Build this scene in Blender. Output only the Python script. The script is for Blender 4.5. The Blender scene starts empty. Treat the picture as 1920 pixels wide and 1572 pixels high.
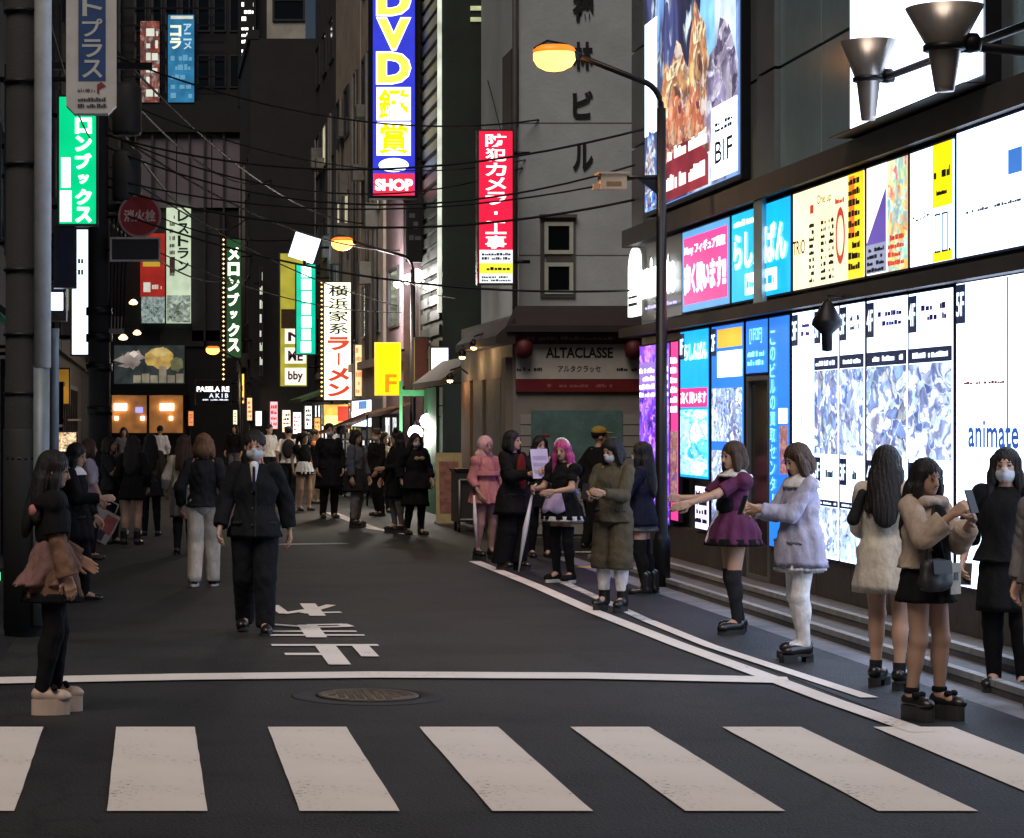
import bpy, math, random
import numpy as np
from mathutils import Vector, Matrix, Euler
random.seed(7); np.random.seed(7)
R = math.radians
scene = bpy.context.scene
COL = scene.collection
# ------------------------------------------------------------------ camera
F = 4361.0            # focal length in photo pixels
CX, CY, HC = 280.0, 785.0, 1.85
cam_d = bpy.data.cameras.new("camera"); cam = bpy.data.objects.new("camera", cam_d)
COL.objects.link(cam); scene.camera = cam
cam.location = (0, 0, HC); cam.rotation_euler = (R(90), 0, 0)
cam_d.sensor_width = 36.0; cam_d.lens = 36.0 * F / 1920.0
cam_d.shift_x = (960 - CX) / 1920.0; cam_d.shift_y = (CY - 786) / 1920.0
cam_d.clip_start = 0.2; cam_d.clip_end = 600
# ------------------------------------------------------------------ night sky, glow of the avenue behind
SUN_EL, SUN_AZ = 54.0, 205.0       # light comes from behind the camera
w = bpy.data.worlds.new("World"); scene.world = w; w.use_nodes = True
nt = w.node_tree; nt.nodes.clear()
wo = nt.nodes.new("ShaderNodeOutputWorld"); wb = nt.nodes.new("ShaderNodeBackground")
sk = nt.nodes.new("ShaderNodeTexSky"); sk.sky_type = 'NISHITA'; sk.sun_disc = False
sk.sun_elevation = R(SUN_EL); sk.sun_rotation = R(SUN_AZ)
wb.inputs["Strength"].default_value = 0.008
nt.links.new(sk.outputs[0], wb.inputs[0]); nt.links.new(wb.outputs[0], wo.inputs[0])
sd = bpy.data.lights.new("sun", 'SUN'); sun = bpy.data.objects.new("sun", sd); COL.objects.link(sun)
sd.energy = 1.3; sd.angle = R(36); sd.color = (1.0, 0.86, 0.74)
_az = R(SUN_AZ); _el = R(SUN_EL)
sdir = Vector((math.sin(_az) * math.cos(_el), math.cos(_az) * math.cos(_el), math.sin(_el)))
sun.rotation_euler = (-sdir).to_track_quat('-Z', 'Y').to_euler(); sun.location = (0, -20, 30)
vs = scene.view_settings
vs.view_transform = 'Standard'; vs.look = 'None'; vs.gamma = 1.0; vs.exposure = 0.42; vs.use_curve_mapping = False
scene.display_settings.display_device = 'sRGB'
scene.cycles.use_denoising = True
scene.cycles.max_bounces = 5; scene.cycles.diffuse_bounces = 2; scene.cycles.glossy_bounces = 3
scene.cycles.transmission_bounces = 4; scene.cycles.transparent_max_bounces = 6
scene.cycles.sample_clamp_indirect = 4.0; scene.cycles.caustics_reflective = False; scene.cycles.caustics_refractive = False

# ------------------------------------------------------------------ pixel helpers (a pixel is a direction; depth comes from what it touches)
def gx(px, Y): return (px - CX) * Y / F
def gz(py, Y): return HC - (py - CY) * Y / F
def ground(px, py):
    Y = HC * F / (py - CY); return gx(px, Y), Y
def fy(px, X): return X * F / (px - CX)        # depth of a point on a wall x = X
def c(r, g, b):
    f = lambda v: (v/255/12.92) if v/255 <= 0.04045 else ((v/255+0.055)/1.055)**2.4
    return (f(r), f(g), f(b), 1.0)

# ------------------------------------------------------------------ materials
MATS = {}
def _new(name):
    m = bpy.data.materials.new(name); m.use_nodes = True
    return m, m.node_tree, m.node_tree.nodes["Principled BSDF"]
def mat(name, col, rough=0.7, metal=0.0, var=0.25, scale=6.0, bump=0.0, bscale=40.0, stretch=(1, 1, 1), spec=0.5, trans=0.0):
    if name in MATS: return MATS[name]
    m, t, b = _new(name)
    N, L = t.nodes.new, t.links.new
    tc = N("ShaderNodeTexCoord"); mp = N("ShaderNodeMapping"); L(tc.outputs["Object"], mp.inputs[0])
    mp.inputs["Scale"].default_value = stretch
    no = N("ShaderNodeTexNoise"); no.inputs["Scale"].default_value = scale; no.inputs["Detail"].default_value = 6; no.inputs["Roughness"].default_value = 0.65
    L(mp.outputs[0], no.inputs["Vector"])
    r = N("ShaderNodeMapRange"); r.inputs["From Min"].default_value = 0.25; r.inputs["From Max"].default_value = 0.75
    r.inputs["To Min"].default_value = 1 - var; r.inputs["To Max"].default_value = 1 + var
    L(no.outputs["Fac"], r.inputs[0])
    mx = N("ShaderNodeVectorMath"); mx.operation = 'SCALE'; mx.inputs[0].default_value = col[:3]
    L(r.outputs[0], mx.inputs["Scale"]); L(mx.outputs[0], b.inputs["Base Color"])
    b.inputs["Roughness"].default_value = rough; b.inputs["Metallic"].default_value = metal
    b.inputs["Specular IOR Level"].default_value = spec
    if trans: b.inputs["Transmission Weight"].default_value = trans
    if bump:
        n2 = N("ShaderNodeTexNoise"); n2.inputs["Scale"].default_value = bscale; n2.inputs["Detail"].default_value = 5
        L(mp.outputs[0], n2.inputs["Vector"])
        bp = N("ShaderNodeBump"); bp.inputs["Strength"].default_value = bump; bp.inputs["Distance"].default_value = 0.02
        L(n2.outputs["Fac"], bp.inputs["Height"]); L(bp.outputs[0], b.inputs["Normal"])
    MATS[name] = m; return m
def cloth(name, col, rough=0.9, var=0.3):
    return mat("cloth_" + name, col, rough, 0, var, 9, 0.85, 20, (1, 1, 0.55), 0.2)
def emi(name, col, s=1.0, var=0.12, base=None):
    """light box face: gives off light, unevenly (tubes behind it)"""
    if name in MATS: return MATS[name]
    if min(col[:3]) < .5 * max(col[:3]) and s < 2: s *= .72      # printed colours pass less light than clear white
    m, t, b = _new(name); N, L = t.nodes.new, t.links.new
    tc = N("ShaderNodeTexCoord"); no = N("ShaderNodeTexNoise"); no.inputs["Scale"].default_value = 2.2; no.inputs["Detail"].default_value = 2
    L(tc.outputs["Object"], no.inputs["Vector"])
    r = N("ShaderNodeMapRange"); r.inputs["From Min"].default_value = 0.3; r.inputs["From Max"].default_value = 0.7
    r.inputs["To Min"].default_value = s * (1 - var); r.inputs["To Max"].default_value = s * (1 + var); L(no.outputs["Fac"], r.inputs[0])
    b.inputs["Base Color"].default_value = (base or col); b.inputs["Roughness"].default_value = 0.35
    b.inputs["Emission Color"].default_value = col; L(r.outputs[0], b.inputs["Emission Strength"])
    MATS[name] = m; return m
def art(name, cols, s=1.0, scale=(3, 5), seed=0.0, detail=2.0, dist=0.35, fine=0.4):
    """abstract back-lit picture: soft collage of patches of the given colours, no figure"""
    if name in MATS: return MATS[name]
    m, t, b = _new(name); N, L = t.nodes.new, t.links.new
    uv = N("ShaderNodeUVMap"); mp = N("ShaderNodeMapping"); mp.inputs["Scale"].default_value = (scale[0], scale[1], 1)
    mp.inputs["Location"].default_value = (seed, seed * 1.7, seed * 0.3); L(uv.outputs[0], mp.inputs[0])
    n0 = N("ShaderNodeTexNoise"); n0.inputs["Scale"].default_value = 1.7; n0.inputs["Detail"].default_value = 2; L(mp.outputs[0], n0.inputs["Vector"])
    ad = N("ShaderNodeVectorMath"); ad.operation = 'MULTIPLY_ADD'; ad.inputs[1].default_value = (dist * 1.6, dist * 2.4, 0)
    L(n0.outputs["Color"], ad.inputs[0]); L(mp.outputs[0], ad.inputs[2])
    def cells(sc, ramp_shift, smooth):
        vo = N("ShaderNodeTexVoronoi"); vo.feature = 'SMOOTH_F1'; vo.inputs["Scale"].default_value = sc; vo.inputs["Smoothness"].default_value = smooth
        L(ad.outputs[0], vo.inputs["Vector"]); sp = N("ShaderNodeSeparateColor"); L(vo.outputs["Color"], sp.inputs[0])
        cr = N("ShaderNodeValToRGB"); cr.color_ramp.interpolation = 'LINEAR'; e = cr.color_ramp.elements; n = len(cols)
        while len(e) < n: e.new(0.5)
        for i in range(n): e[i].position = 0.12 + 0.76 * i / max(1, n - 1); e[i].color = cols[(i + ramp_shift) % n]
        L(sp.outputs[ramp_shift % 3], cr.inputs[0]); return cr.outputs[0]
    big, small = cells(1.0, 0, .55), cells(2.9, 2, .4)
    nm = N("ShaderNodeTexNoise"); nm.inputs["Scale"].default_value = 3.1; nm.inputs["Detail"].default_value = 4; L(mp.outputs[0], nm.inputs["Vector"])
    st = N("ShaderNodeMapRange"); st.inputs["From Min"].default_value = .62 - fine * .4; st.inputs["From Max"].default_value = .70 - fine * .4; L(nm.outputs["Fac"], st.inputs[0])
    mx = N("ShaderNodeMix"); mx.data_type = 'RGBA'; L(st.outputs[0], mx.inputs[0]); L(big, mx.inputs[6]); L(small, mx.inputs[7])
    br = N("ShaderNodeMapRange"); br.inputs["From Min"].default_value = .25; br.inputs["From Max"].default_value = .75; br.inputs["To Min"].default_value = .35; br.inputs["To Max"].default_value = 1.7; nv = N("ShaderNodeTexNoise"); nv.inputs["Scale"].default_value = 1.0; nv.inputs["Detail"].default_value = 6; nv.inputs["Roughness"].default_value = .6; m3 = N("ShaderNodeMapping"); m3.inputs["Scale"].default_value = (3.2, 1.3, 1); L(ad.outputs[0], m3.inputs[0]); L(m3.outputs[0], nv.inputs["Vector"]); L(nv.outputs["Fac"], br.inputs[0])
    sc2 = N("ShaderNodeVectorMath"); sc2.operation = 'SCALE'; L(mx.outputs[2], sc2.inputs[0]); L(br.outputs[0], sc2.inputs["Scale"])
    b.inputs["Base Color"].default_value = (0.05, 0.05, 0.05, 1); b.inputs["Roughness"].default_value = 0.3
    L(sc2.outputs[0], b.inputs["Emission Color"]); b.inputs["Emission Strength"].default_value = s
    MATS[name] = m; return m

# ------------------------------------------------------------------ scene objects
ORG = {}
def tag(o, label=None, cat=None, group=None, kind=None):
    if label: o["label"] = label
    if cat: o["category"] = cat
    if group: o["group"] = group
    if kind: o["kind"] = kind
    return o
def thing(name, label, cat, loc=(0, 0, 0), group=None, rz=0.0):
    o = bpy.data.objects.new(name, None); COL.objects.link(o); o.location = loc; o.rotation_euler = (0, 0, rz)
    o.empty_display_size = 0.1
    ORG[o.name] = np.array(loc, float) if not rz else None
    return tag(o, label, cat, group)
def S_(x0, y0, z0=0.0): return lambda u, v, n: (x0 + u, y0 - n, z0 + v)       # faces the camera side
def W_(X, y0, z0=0.0): return lambda u, v, n: (X - n, y0 - u, z0 + v)         # right-hand wall, faces the street; u grows towards the camera
def E_(X, y0, z0=0.0): return lambda u, v, n: (X + n, y0 + u, z0 + v)         # left-hand wall
TXT = {}
def text_arrays(s, bold=0.0):
    key = (s, bold)
    if key in TXT: return TXT[key]
    cu = bpy.data.curves.new("glyphs", 'FONT'); cu.body = s; cu.align_x = 'CENTER'; cu.offset = bold; cu.resolution_u = 3
    cu.space_line = 0.92
    o = bpy.data.objects.new("glyphs", cu); COL.objects.link(o)
    dg = bpy.context.evaluated_depsgraph_get()
    me = bpy.data.meshes.new_from_object(o.evaluated_get(dg))
    v = np.array([q.co[:2] for q in me.vertices]) if len(me.vertices) else np.zeros((1, 2))
    f = [tuple(p.vertices) for p in me.polygons]
    bpy.data.objects.remove(o); bpy.data.curves.remove(cu); bpy.data.meshes.remove(me)
    lo, hi = v.min(0), v.max(0); v = (v - lo) / np.maximum(hi - lo, 1e-6)
    TXT[key] = (v, f); return TXT[key]
class MB:
    def __init__(s, T=None): s.v = []; s.f = []; s.uv = {}; s.T = T; s.sm = set()
    def add(s, vs, fs, uvs=None, smooth=False):
        o = len(s.v); T = s.T
        s.v += [T(*p) if T else tuple(p) for p in vs]
        for i, q in enumerate(fs):
            if uvs: s.uv[len(s.f)] = uvs[i]
            if smooth: s.sm.add(len(s.f))
            s.f.append(tuple(o + k for k in q))
        return s
    def box(s, x0, x1, y0, y1, z0, z1):
        if x0 > x1: x0, x1 = x1, x0
        if y0 > y1: y0, y1 = y1, y0
        if z0 > z1: z0, z1 = z1, z0
        return s.add([(x0, y0, z0), (x1, y0, z0), (x1, y1, z0), (x0, y1, z0), (x0, y0, z1), (x1, y0, z1), (x1, y1, z1), (x0, y1, z1)],
              [(0, 3, 2, 1), (4, 5, 6, 7), (0, 1, 5, 4), (1, 2, 6, 5), (2, 3, 7, 6), (3, 0, 4, 7)])
    def slab(s, u0, u1, v0, v1, n0, n1):            # in wall coordinates: face towards +n gets a full 0..1 UV
        U = [(0, 0), (1, 0), (1, 1), (0, 1)]
        return s.add([(u0, v0, n0), (u1, v0, n0), (u1, v1, n0), (u0, v1, n0), (u0, v0, n1), (u1, v0, n1), (u1, v1, n1), (u0, v1, n1)],
              [(0, 3, 2, 1), (4, 5, 6, 7), (0, 1, 5, 4), (1, 2, 6, 5), (2, 3, 7, 6), (3, 0, 4, 7)],
              [U, U, [(0, 0)] * 4, [(1, 0)] * 4, [(0, 1)] * 4, [(0, 0)] * 4])
    def frame(s, u0, u1, v0, v1, n0, n1, wd):
        s.slab(u0, u1, v0, v0 + wd, n0, n1); s.slab(u0, u1, v1 - wd, v1, n0, n1)
        s.slab(u0, u0 + wd, v0 + wd, v1 - wd, n0, n1 - 0.002); s.slab(u1 - wd, u1, v0 + wd, v1 - wd, n0, n1 - 0.002); return s
    def poly(s, pts, n0, n1):                       # outline in (u,v) extruded along n
        k = len(pts)
        vs = [(a, b, n0) for a, b in pts] + [(a, b, n1) for a, b in pts]
        return s.add(vs, [tuple(range(k))[::-1], tuple(range(k, 2 * k))] + [(i, (i + 1) % k, k + (i + 1) % k, k + i) for i in range(k)])
    def text(s, st, u0, u1, v0, v1, n, vertical=False, bold=0.0):
        if vertical:
            k = len(st); dv = (v1 - v0) / k
            for i, ch in enumerate(st):
                a = v1 - (i + 1) * dv
                if ch == '・': s.slab((u0+u1)/2 - dv*.1, (u0+u1)/2 + dv*.1, a + dv*.4, a + dv*.6, n - .004, n); continue
                if ch in ('ー',):
                    s.slab((u0+u1)/2 - dv*.07, (u0+u1)/2 + dv*.07, a + dv*.1, a + dv*.9, n - .004, n); continue
                sm = ch in 'ッャュョ'
                V, fc = text_arrays(ch, bold); q = 0.18 if sm else 0.0
                s.add([(u0 + (u1-u0) * (q + x * (1-2*q)), a + dv * (0.06 + q + y * (0.88 - 2*q)), n) for x, y in V], fc)
        else:
            V, fc = text_arrays(st, bold)
            s.add([(u0 + x * (u1 - u0), v0 + y * (v1 - v0), n) for x, y in V], fc)
        return s
    def tube(s, pts, r, seg=8, caps=True, smooth=True):
        pts = [Vector(p) for p in pts]; k = len(pts)
        rr = r if isinstance(r, (list, tuple)) else [r] * k
        vs = []; up = Vector((0, 0, 1))
        prev = None
        for i, p in enumerate(pts):
            d = (pts[min(i + 1, k - 1)] - pts[max(i - 1, 0)]).normalized()
            a = d.cross(up) if abs(d.z) < 0.95 else d.cross(Vector((0, 1, 0)))
            a.normalize()
            if prev is not None and a.dot(prev) < 0: a = -a
            prev = a; b = d.cross(a)
            for j in range(seg):
                t = 2 * math.pi * j / seg; vs.append(tuple(p + (a * math.cos(t) + b * math.sin(t)) * rr[i]))
        fs = [(i * seg + j, i * seg + (j + 1) % seg, (i + 1) * seg + (j + 1) % seg, (i + 1) * seg + j) for i in range(k - 1) for j in range(seg)]
        if caps: fs += [tuple(range(seg))[::-1], tuple(range((k - 1) * seg, k * seg))]
        return s.add(vs, fs, smooth=smooth)
    def lathe(s, prof, cx=0, cy=0, seg=16, smooth=True):
        k = len(prof)
        vs = [(cx + r * math.cos(2 * math.pi * j / seg), cy + r * math.sin(2 * math.pi * j / seg), z) for r, z in prof for j in range(seg)]
        fs = [(i * seg + j, i * seg + (j + 1) % seg, (i + 1) * seg + (j + 1) % seg, (i + 1) * seg + j) for i in range(k - 1) for j in range(seg)]
        fs += [tuple(range(seg))[::-1], tuple(range((k - 1) * seg, k * seg))]
        return s.add(vs, fs, smooth=smooth)
    def build(s, name, m, parent=None, local=False):
        V = np.array(s.v, float)
        o = bpy.data.objects.new(name, bpy.data.meshes.new(name)); COL.objects.link(o)
        if parent is not None:
            o.parent = parent; org = ORG.get(parent.name)
            if org is None or local: org = np.zeros(3); ORG[o.name] = None
            else: ORG[o.name] = org
            V = V - org
        else:
            lo, hi = V.min(0), V.max(0); base = np.array([(lo[0]+hi[0])/2, (lo[1]+hi[1])/2, lo[2]])
            o.location = base; V = V - base; ORG[o.name] = base
        me = o.data; me.from_pydata([tuple(p) for p in V], [], s.f)
        if s.uv:
            ul = me.uv_layers.new(name="UVMap")
            for p in me.polygons:
                q = s.uv.get(p.index)
                if q:
                    for j, li in enumerate(p.loop_indices): ul.data[li].uv = q[j]
        if s.sm: me.polygons.foreach_set("use_smooth", [i in s.sm for i in range(len(me.polygons))])
        me.update()
        if m: me.materials.append(m)
        return o
def struct(o): o["kind"] = "structure"; return o

# ------------------------------------------------------------------ common materials
M_dark = mat("dark_metal", c(30, 30, 33), 0.45, 0.6, 0.2)
M_black = mat("black_paint", c(18, 18, 20), 0.5, 0, 0.2)
M_frame = mat("sign_frame", c(70, 70, 74), 0.45, 0.5, 0.15)
M_conc = mat("concrete", c(125, 120, 114), 0.9, 0, 0.25, 5, 0.3, 60)
M_glass = mat("dark_glass", c(14, 18, 22), 0.08, 0, 0.1)
M_alu = mat("aluminium", c(150, 150, 150), 0.4, 0.8, 0.15)
M_rub = mat("cable_black", c(10, 10, 11), 0.6, 0, 0.1)
E_white = emi("white_lightbox", (0.60, 0.74, 1.0, 1), 3.0, 0.12)
E_cool = emi("cool_white_lightbox", (0.72, 0.88, 1.0, 1), 1.8, 0.1)
E_dim = emi("dim_lightbox", (0.8, 0.85, 0.75, 1), 0.45, 0.2)
M_ink = mat("black_ink", c(16, 16, 18), 0.6, 0, 0.05)
M_inkb = mat("navy_ink", c(14, 24, 58), 0.6, 0, 0.05)
E_letter = emi("white_letter", (1, 1, 1, 1), 1.7, 0.03)
# ================================================================== ground and road
def asphalt(name, a, b, rough=0.86):
    m, t, bs = _new(name); N, L = t.nodes.new, t.links.new
    tc = N("ShaderNodeTexCoord")
    n1 = N("ShaderNodeTexNoise"); n1.inputs["Scale"].default_value = 38; n1.inputs["Detail"].default_value = 7; n1.inputs["Roughness"].default_value = 0.8
    n2 = N("ShaderNodeTexNoise"); n2.inputs["Scale"].default_value = 0.55; n2.inputs["Detail"].default_value = 6; n2.inputs["Roughness"].default_value = 0.6
    n3 = N("ShaderNodeTexVoronoi"); n3.inputs["Scale"].default_value = 55
    for q in (n1, n2, n3): L(tc.outputs["Object"], q.inputs["Vector"])
    cr = N("ShaderNodeValToRGB"); cr.color_ramp.elements[0].color = a; cr.color_ramp.elements[1].color = b
    cr.color_ramp.elements[0].position = 0.32; cr.color_ramp.elements[1].position = 0.68; L(n2.outputs["Fac"], cr.inputs[0])
    mr = N("ShaderNodeMapRange"); mr.inputs["From Min"].default_value = 0.3; mr.inputs["From Max"].default_value = 0.7; mr.inputs["To Min"].default_value = 0.12; mr.inputs["To Max"].default_value = 2.0; L(n1.outputs["Fac"], mr.inputs[0])
    sc = N("ShaderNodeVectorMath"); sc.operation = 'SCALE'; L(cr.outputs[0], sc.inputs[0]); L(mr.outputs[0], sc.inputs["Scale"])
    nd = N("ShaderNodeTexNoise"); nd.inputs["Scale"].default_value = 1.1; nd.inputs["Detail"].default_value = 5; L(tc.outputs["Object"], nd.inputs["Vector"])
    wv = N("ShaderNodeVectorMath"); wv.operation = 'MULTIPLY_ADD'; wv.inputs[1].default_value = (1.4, 1.4, 0); L(nd.outputs["Color"], wv.inputs[0]); L(tc.outputs["Object"], wv.inputs[2])
    ck = N("ShaderNodeTexVoronoi"); ck.feature = 'DISTANCE_TO_EDGE'; ck.inputs["Scale"].default_value = 0.42; L(wv.outputs[0], ck.inputs["Vector"])
    cm = N("ShaderNodeMapRange"); cm.inputs["From Max"].default_value = 0.012; cm.inputs["To Min"].default_value = 0.45; L(ck.outputs["Distance"], cm.inputs[0])
    stn = N("ShaderNodeMapRange"); stn.inputs["From Min"].default_value = 0.34; stn.inputs["From Max"].default_value = 0.5; stn.inputs["To Min"].default_value = 0.6; L(nd.outputs["Fac"], stn.inputs[0])
    pm = N("ShaderNodeMath"); pm.operation = 'MULTIPLY'; L(cm.outputs[0], pm.inputs[0]); L(stn.outputs[0], pm.inputs[1])
    s9 = N("ShaderNodeVectorMath"); s9.operation = 'SCALE'; L(sc.outputs[0], s9.inputs[0]); L(pm.outputs[0], s9.inputs["Scale"])
    L(s9.outputs[0], bs.inputs["Base Color"]); bs.inputs["Roughness"].default_value = rough; bs.inputs["Specular IOR Level"].default_value = 0.4
    bp = N("ShaderNodeBump"); bp.inputs["Strength"].default_value = 0.5; bp.inputs["Distance"].default_value = 0.01
    L(n3.outputs["Distance"], bp.inputs["Height"]); L(bp.outputs[0], bs.inputs["Normal"])
    return m
def paint(name, col, wear=0.42):
    """road paint: worn through to the asphalt in specks"""
    m, t, bs = _new(name); N, L = t.nodes.new, t.links.new
    tc = N("ShaderNodeTexCoord")
    n1 = N("ShaderNodeTexNoise"); n1.inputs["Scale"].default_value = 26; n1.inputs["Detail"].default_value = 8; n1.inputs["Roughness"].default_value = 0.75
    n2 = N("ShaderNodeTexNoise"); n2.inputs["Scale"].default_value = 1.6; n2.inputs["Detail"].default_value = 4
    for q in (n1, n2): L(tc.outputs["Object"], q.inputs["Vector"])
    ad = N("ShaderNodeMath"); ad.operation = 'MULTIPLY_ADD'; ad.inputs[1].default_value = 0.45; L(n2.outputs["Fac"], ad.inputs[0]); L(n1.outputs["Fac"], ad.inputs[2])
    cr = N("ShaderNodeValToRGB"); e = cr.color_ramp.elements
    e[0].position = wear; e[0].color = c(70, 66, 64); e[1].position = wear + 0.12; e[1].color = col
    L(ad.outputs[0], cr.inputs[0]); 
    mr = N("ShaderNodeMapRange"); mr.inputs["To Min"].default_value = 0.86; mr.inputs["To Max"].default_value = 1.08; L(n2.outputs["Fac"], mr.inputs[0])
    sc = N("ShaderNodeVectorMath"); sc.operation = 'SCALE'; L(cr.outputs[0], sc.inputs[0]); L(mr.outputs[0], sc.inputs["Scale"])
    L(sc.outputs[0], bs.inputs["Base Color"]); bs.inputs["Roughness"].default_value = 0.7
    return m
A_road = asphalt("asphalt", (0.0105, 0.0102, 0.010, 1), (0.022, 0.0212, 0.0208, 1), 0.70)
A_old = asphalt("old_asphalt", (0.0085, 0.009, 0.011, 1), (0.016, 0.0165, 0.020, 1), 0.62)
P_white = paint("road_paint_white", (0.80, 0.73, 0.67, 1), 0.51)
P_worn = paint("road_paint_worn", (0.60, 0.58, 0.56, 1), 0.62)
P_yel = paint("road_paint_yellow", (0.62, 0.42, 0.10, 1), 0.56)
struct(MB().box(-250, 250, -120, 300, -0.5, 0.0).build("ground", A_road))
# footway asphalt on the right between edge line and step, and left edge strip
def sheet(name, pts, z, m):
    b = MB(); b.add([(x, y, z) for x, y in pts], [tuple(range(len(pts)))]); return b.build(name, m)
struct(sheet("footway", [(4.72, 6), (5.36, 6), (5.36, 31), (4.55, 31), (4.5, 22)], 0.004, A_old))
struct(sheet("gutter", [(5.36, 6), (5.645, 6), (5.645, 31), (5.36, 31)], 0.006, mat("gutter_concrete", c(118, 120, 128), 0.85, 0, 0.3, 4, 0.3, 50)))
struct(sheet("road_shoulder", [(-1.72, 10), (-1.15, 10), (-1.05, 60), (-1.72, 60)], 0.004, A_old))
MARK = "road markings"
def line(label, pts, w, z=0.008, m=P_white, name="road_line"):
    b = MB(); L_ = []; R_ = []
    for i, p in enumerate(pts):
        a = Vector(pts[max(i-1, 0)]); d = (Vector(pts[min(i+1, len(pts)-1)]) - a).normalized(); n = Vector((-d.y, d.x))
        L_.append(Vector(p) + n * w/2); R_.append(Vector(p) - n * w/2)
    k = len(pts); b.add([(q.x, q.y, z) for q in L_ + R_], [(i, k+i, k+i+1, i+1) for i in range(k-1)])
    return tag(b.build(name, m), label, "road marking", kind="structure")
for i in range(-1, 9):                              # zebra crossing stripes 0.45 m wide
    x0 = gx(218, 13.92) + i * 0.905
    b = MB()
    ys = np.linspace(10.92, 13.9, 14)
    lf = [(x0 + random.uniform(-.002, .002), y, 0.008) for y in ys]; rt = [(x0 + 0.47 + random.uniform(-.002, .002), y, 0.008) for y in ys]
    b.add(lf + rt, [(j, 14 + j, 15 + j, j + 1) for j in range(13)])
    tag(b.build("crosswalk_stripe", P_white), "white painted stripe of the zebra crossing", "road marking", MARK + " of the crossing", "structure")
line("white stop line across the road before the crossing", [(gx(-60, 16.45), 16.4), ground(0, 1279), ground(350, 1272), ground(700, 1268), ground(1100, 1270), (gx(1475, 16.4), 16.35)], 0.40, z=0.0125, name="stop_line")
line("thick white edge line along the footway", [ground(890, 1054), ground(1000, 1098), ground(1110, 1147), ground(1270, 1210), ground(1440, 1272), ground(1560, 1317), ground(1730, 1376)], 0.16, z=0.0105)
line("broken thin white line beside the footway", [ground(1035, 1084), ground(1120, 1122), ground(1215, 1166)], 0.11, z=0.0095, m=P_worn)
line("thin white line between footway and edge line", [ground(1215, 1166), ground(1330, 1213), ground(1480, 1262), ground(1630, 1311)], 0.12, z=0.0115)
line("worn yellow line at the side street mouth", [ground(1098, 1066), ground(1128, 1064), ground(1200, 1050)], 0.35, m=P_yel)
line("worn cream line across the side street", [ground(1040, 1037), ground(1240, 1034)], 0.3, m=P_worn)
line("faint white line across the far road", [ground(520, 1022), ground(650, 1020)], 0.3, m=P_worn)
line("pale line at the far right road edge", [ground(620, 962), ground(700, 992), ground(770, 1003)], 0.22, m=P_white)
# stop characters, written for traffic coming towards the crossing
def strokes(name, label, sts, x0, x1, y0, y1):
    b = MB(); q = 0
    for st in sts:
        pts, wx, wy = st
        for (a, e) in zip(pts[:-1], pts[1:]):
            a = Vector(a); e = Vector(e); d = (e - a); n = Vector((-d.y, d.x)).normalized() if d.length else Vector((0, 1))
            ext = d.normalized() * 0.02
            w_ = Vector((n.x * wx * .92, n.y * wy * .78))
            P = [a - ext + w_, a - ext - w_, e + ext - w_, e + ext + w_]
            q += 1
            # rotated half a turn: u=1 is the left side seen from here
            b.add([(x1 - p.x * (x1 - x0), y1 - p.y * (y1 - y0), 0.008 + q * 0.0004) for p in P], [(0, 1, 2, 3)])
    # upward normals
    return tag(b.build(name, P_white), label, "road marking", kind="structure")
X0, X1 = gx(522, 18.2), gx(722, 18.2)
strokes("stop_character", "white painted stop character nearest the stop line", [([(.5, 1), (.5, .1)], .11, .1), ([(.5, .52), (.92, .52)], .1, .07), ([(.16, .62), (.16, .1)], .09, .1), ([(0, .06), (1, .06)], .1, .06)], X0, X1, 17.45, 19.0)
strokes("stop_character", "white painted stop character between the other two", [([(.06, .86), (.94, .86)], .1, .055), ([(.1, .6), (.9, .6)], .1, .055), ([(.52, 1), (.52, .16)], .11, .1),
        ([(.5, .14), (.16, .1), (.12, .26), (.5, .32), (.9, .1)], .07, .055)], X0 - .02, X1 + .02, 19.6, 20.95)
strokes("stop_character", "white painted stop character farthest from the stop line", [([(.3, 1), (.3, .04)], .1, .08), ([(.02, .74), (.42, .8), (.04, .16)], .07, .06), ([(.36, .56), (.66, .84), (.72, .2), (.98, .24)], .07, .06)], X0 - .02, X1 - .02, 21.75, 23.2)
# manhole
mx_, my_ = ground(690, 1306)
mh = thing("manhole_cover", "round iron manhole cover in a worn concrete collar on the road", "manhole", (mx_, my_, 0))
mx2, my2 = mx_, my_
MB().lathe([(0.35, 0.001), (0.35, 0.004), (0.50, 0.004), (0.515, 0.001)], mx2, my2, 36).build("collar", mat("collar_asphalt", (0.026, 0.024, 0.0235, 1), 0.9, 0, 0.4, 8, 0.3, 60), mh)
MB().lathe([(0.34, 0.004), (0.335, 0.013), (0.30, 0.014), (0.295, 0.010), (0.0, 0.010)], mx2, my2, 32).build("lid", mat("rusty_iron", c(84, 72, 60), 0.55, 0.4, 0.5, 14, 0.3, 80), mh)
b = MB()
for i in range(-4, 5):
    for j in range(-4, 5):
        if i*i + j*j < 17: b.box(mx2 + i*.06 - .02, mx2 + i*.06 + .02, my2 + j*.06 - .02, my2 + j*.06 + .02, .0102, .0145)
b.build("tread_studs", MATS["rusty_iron"], mh)

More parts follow.
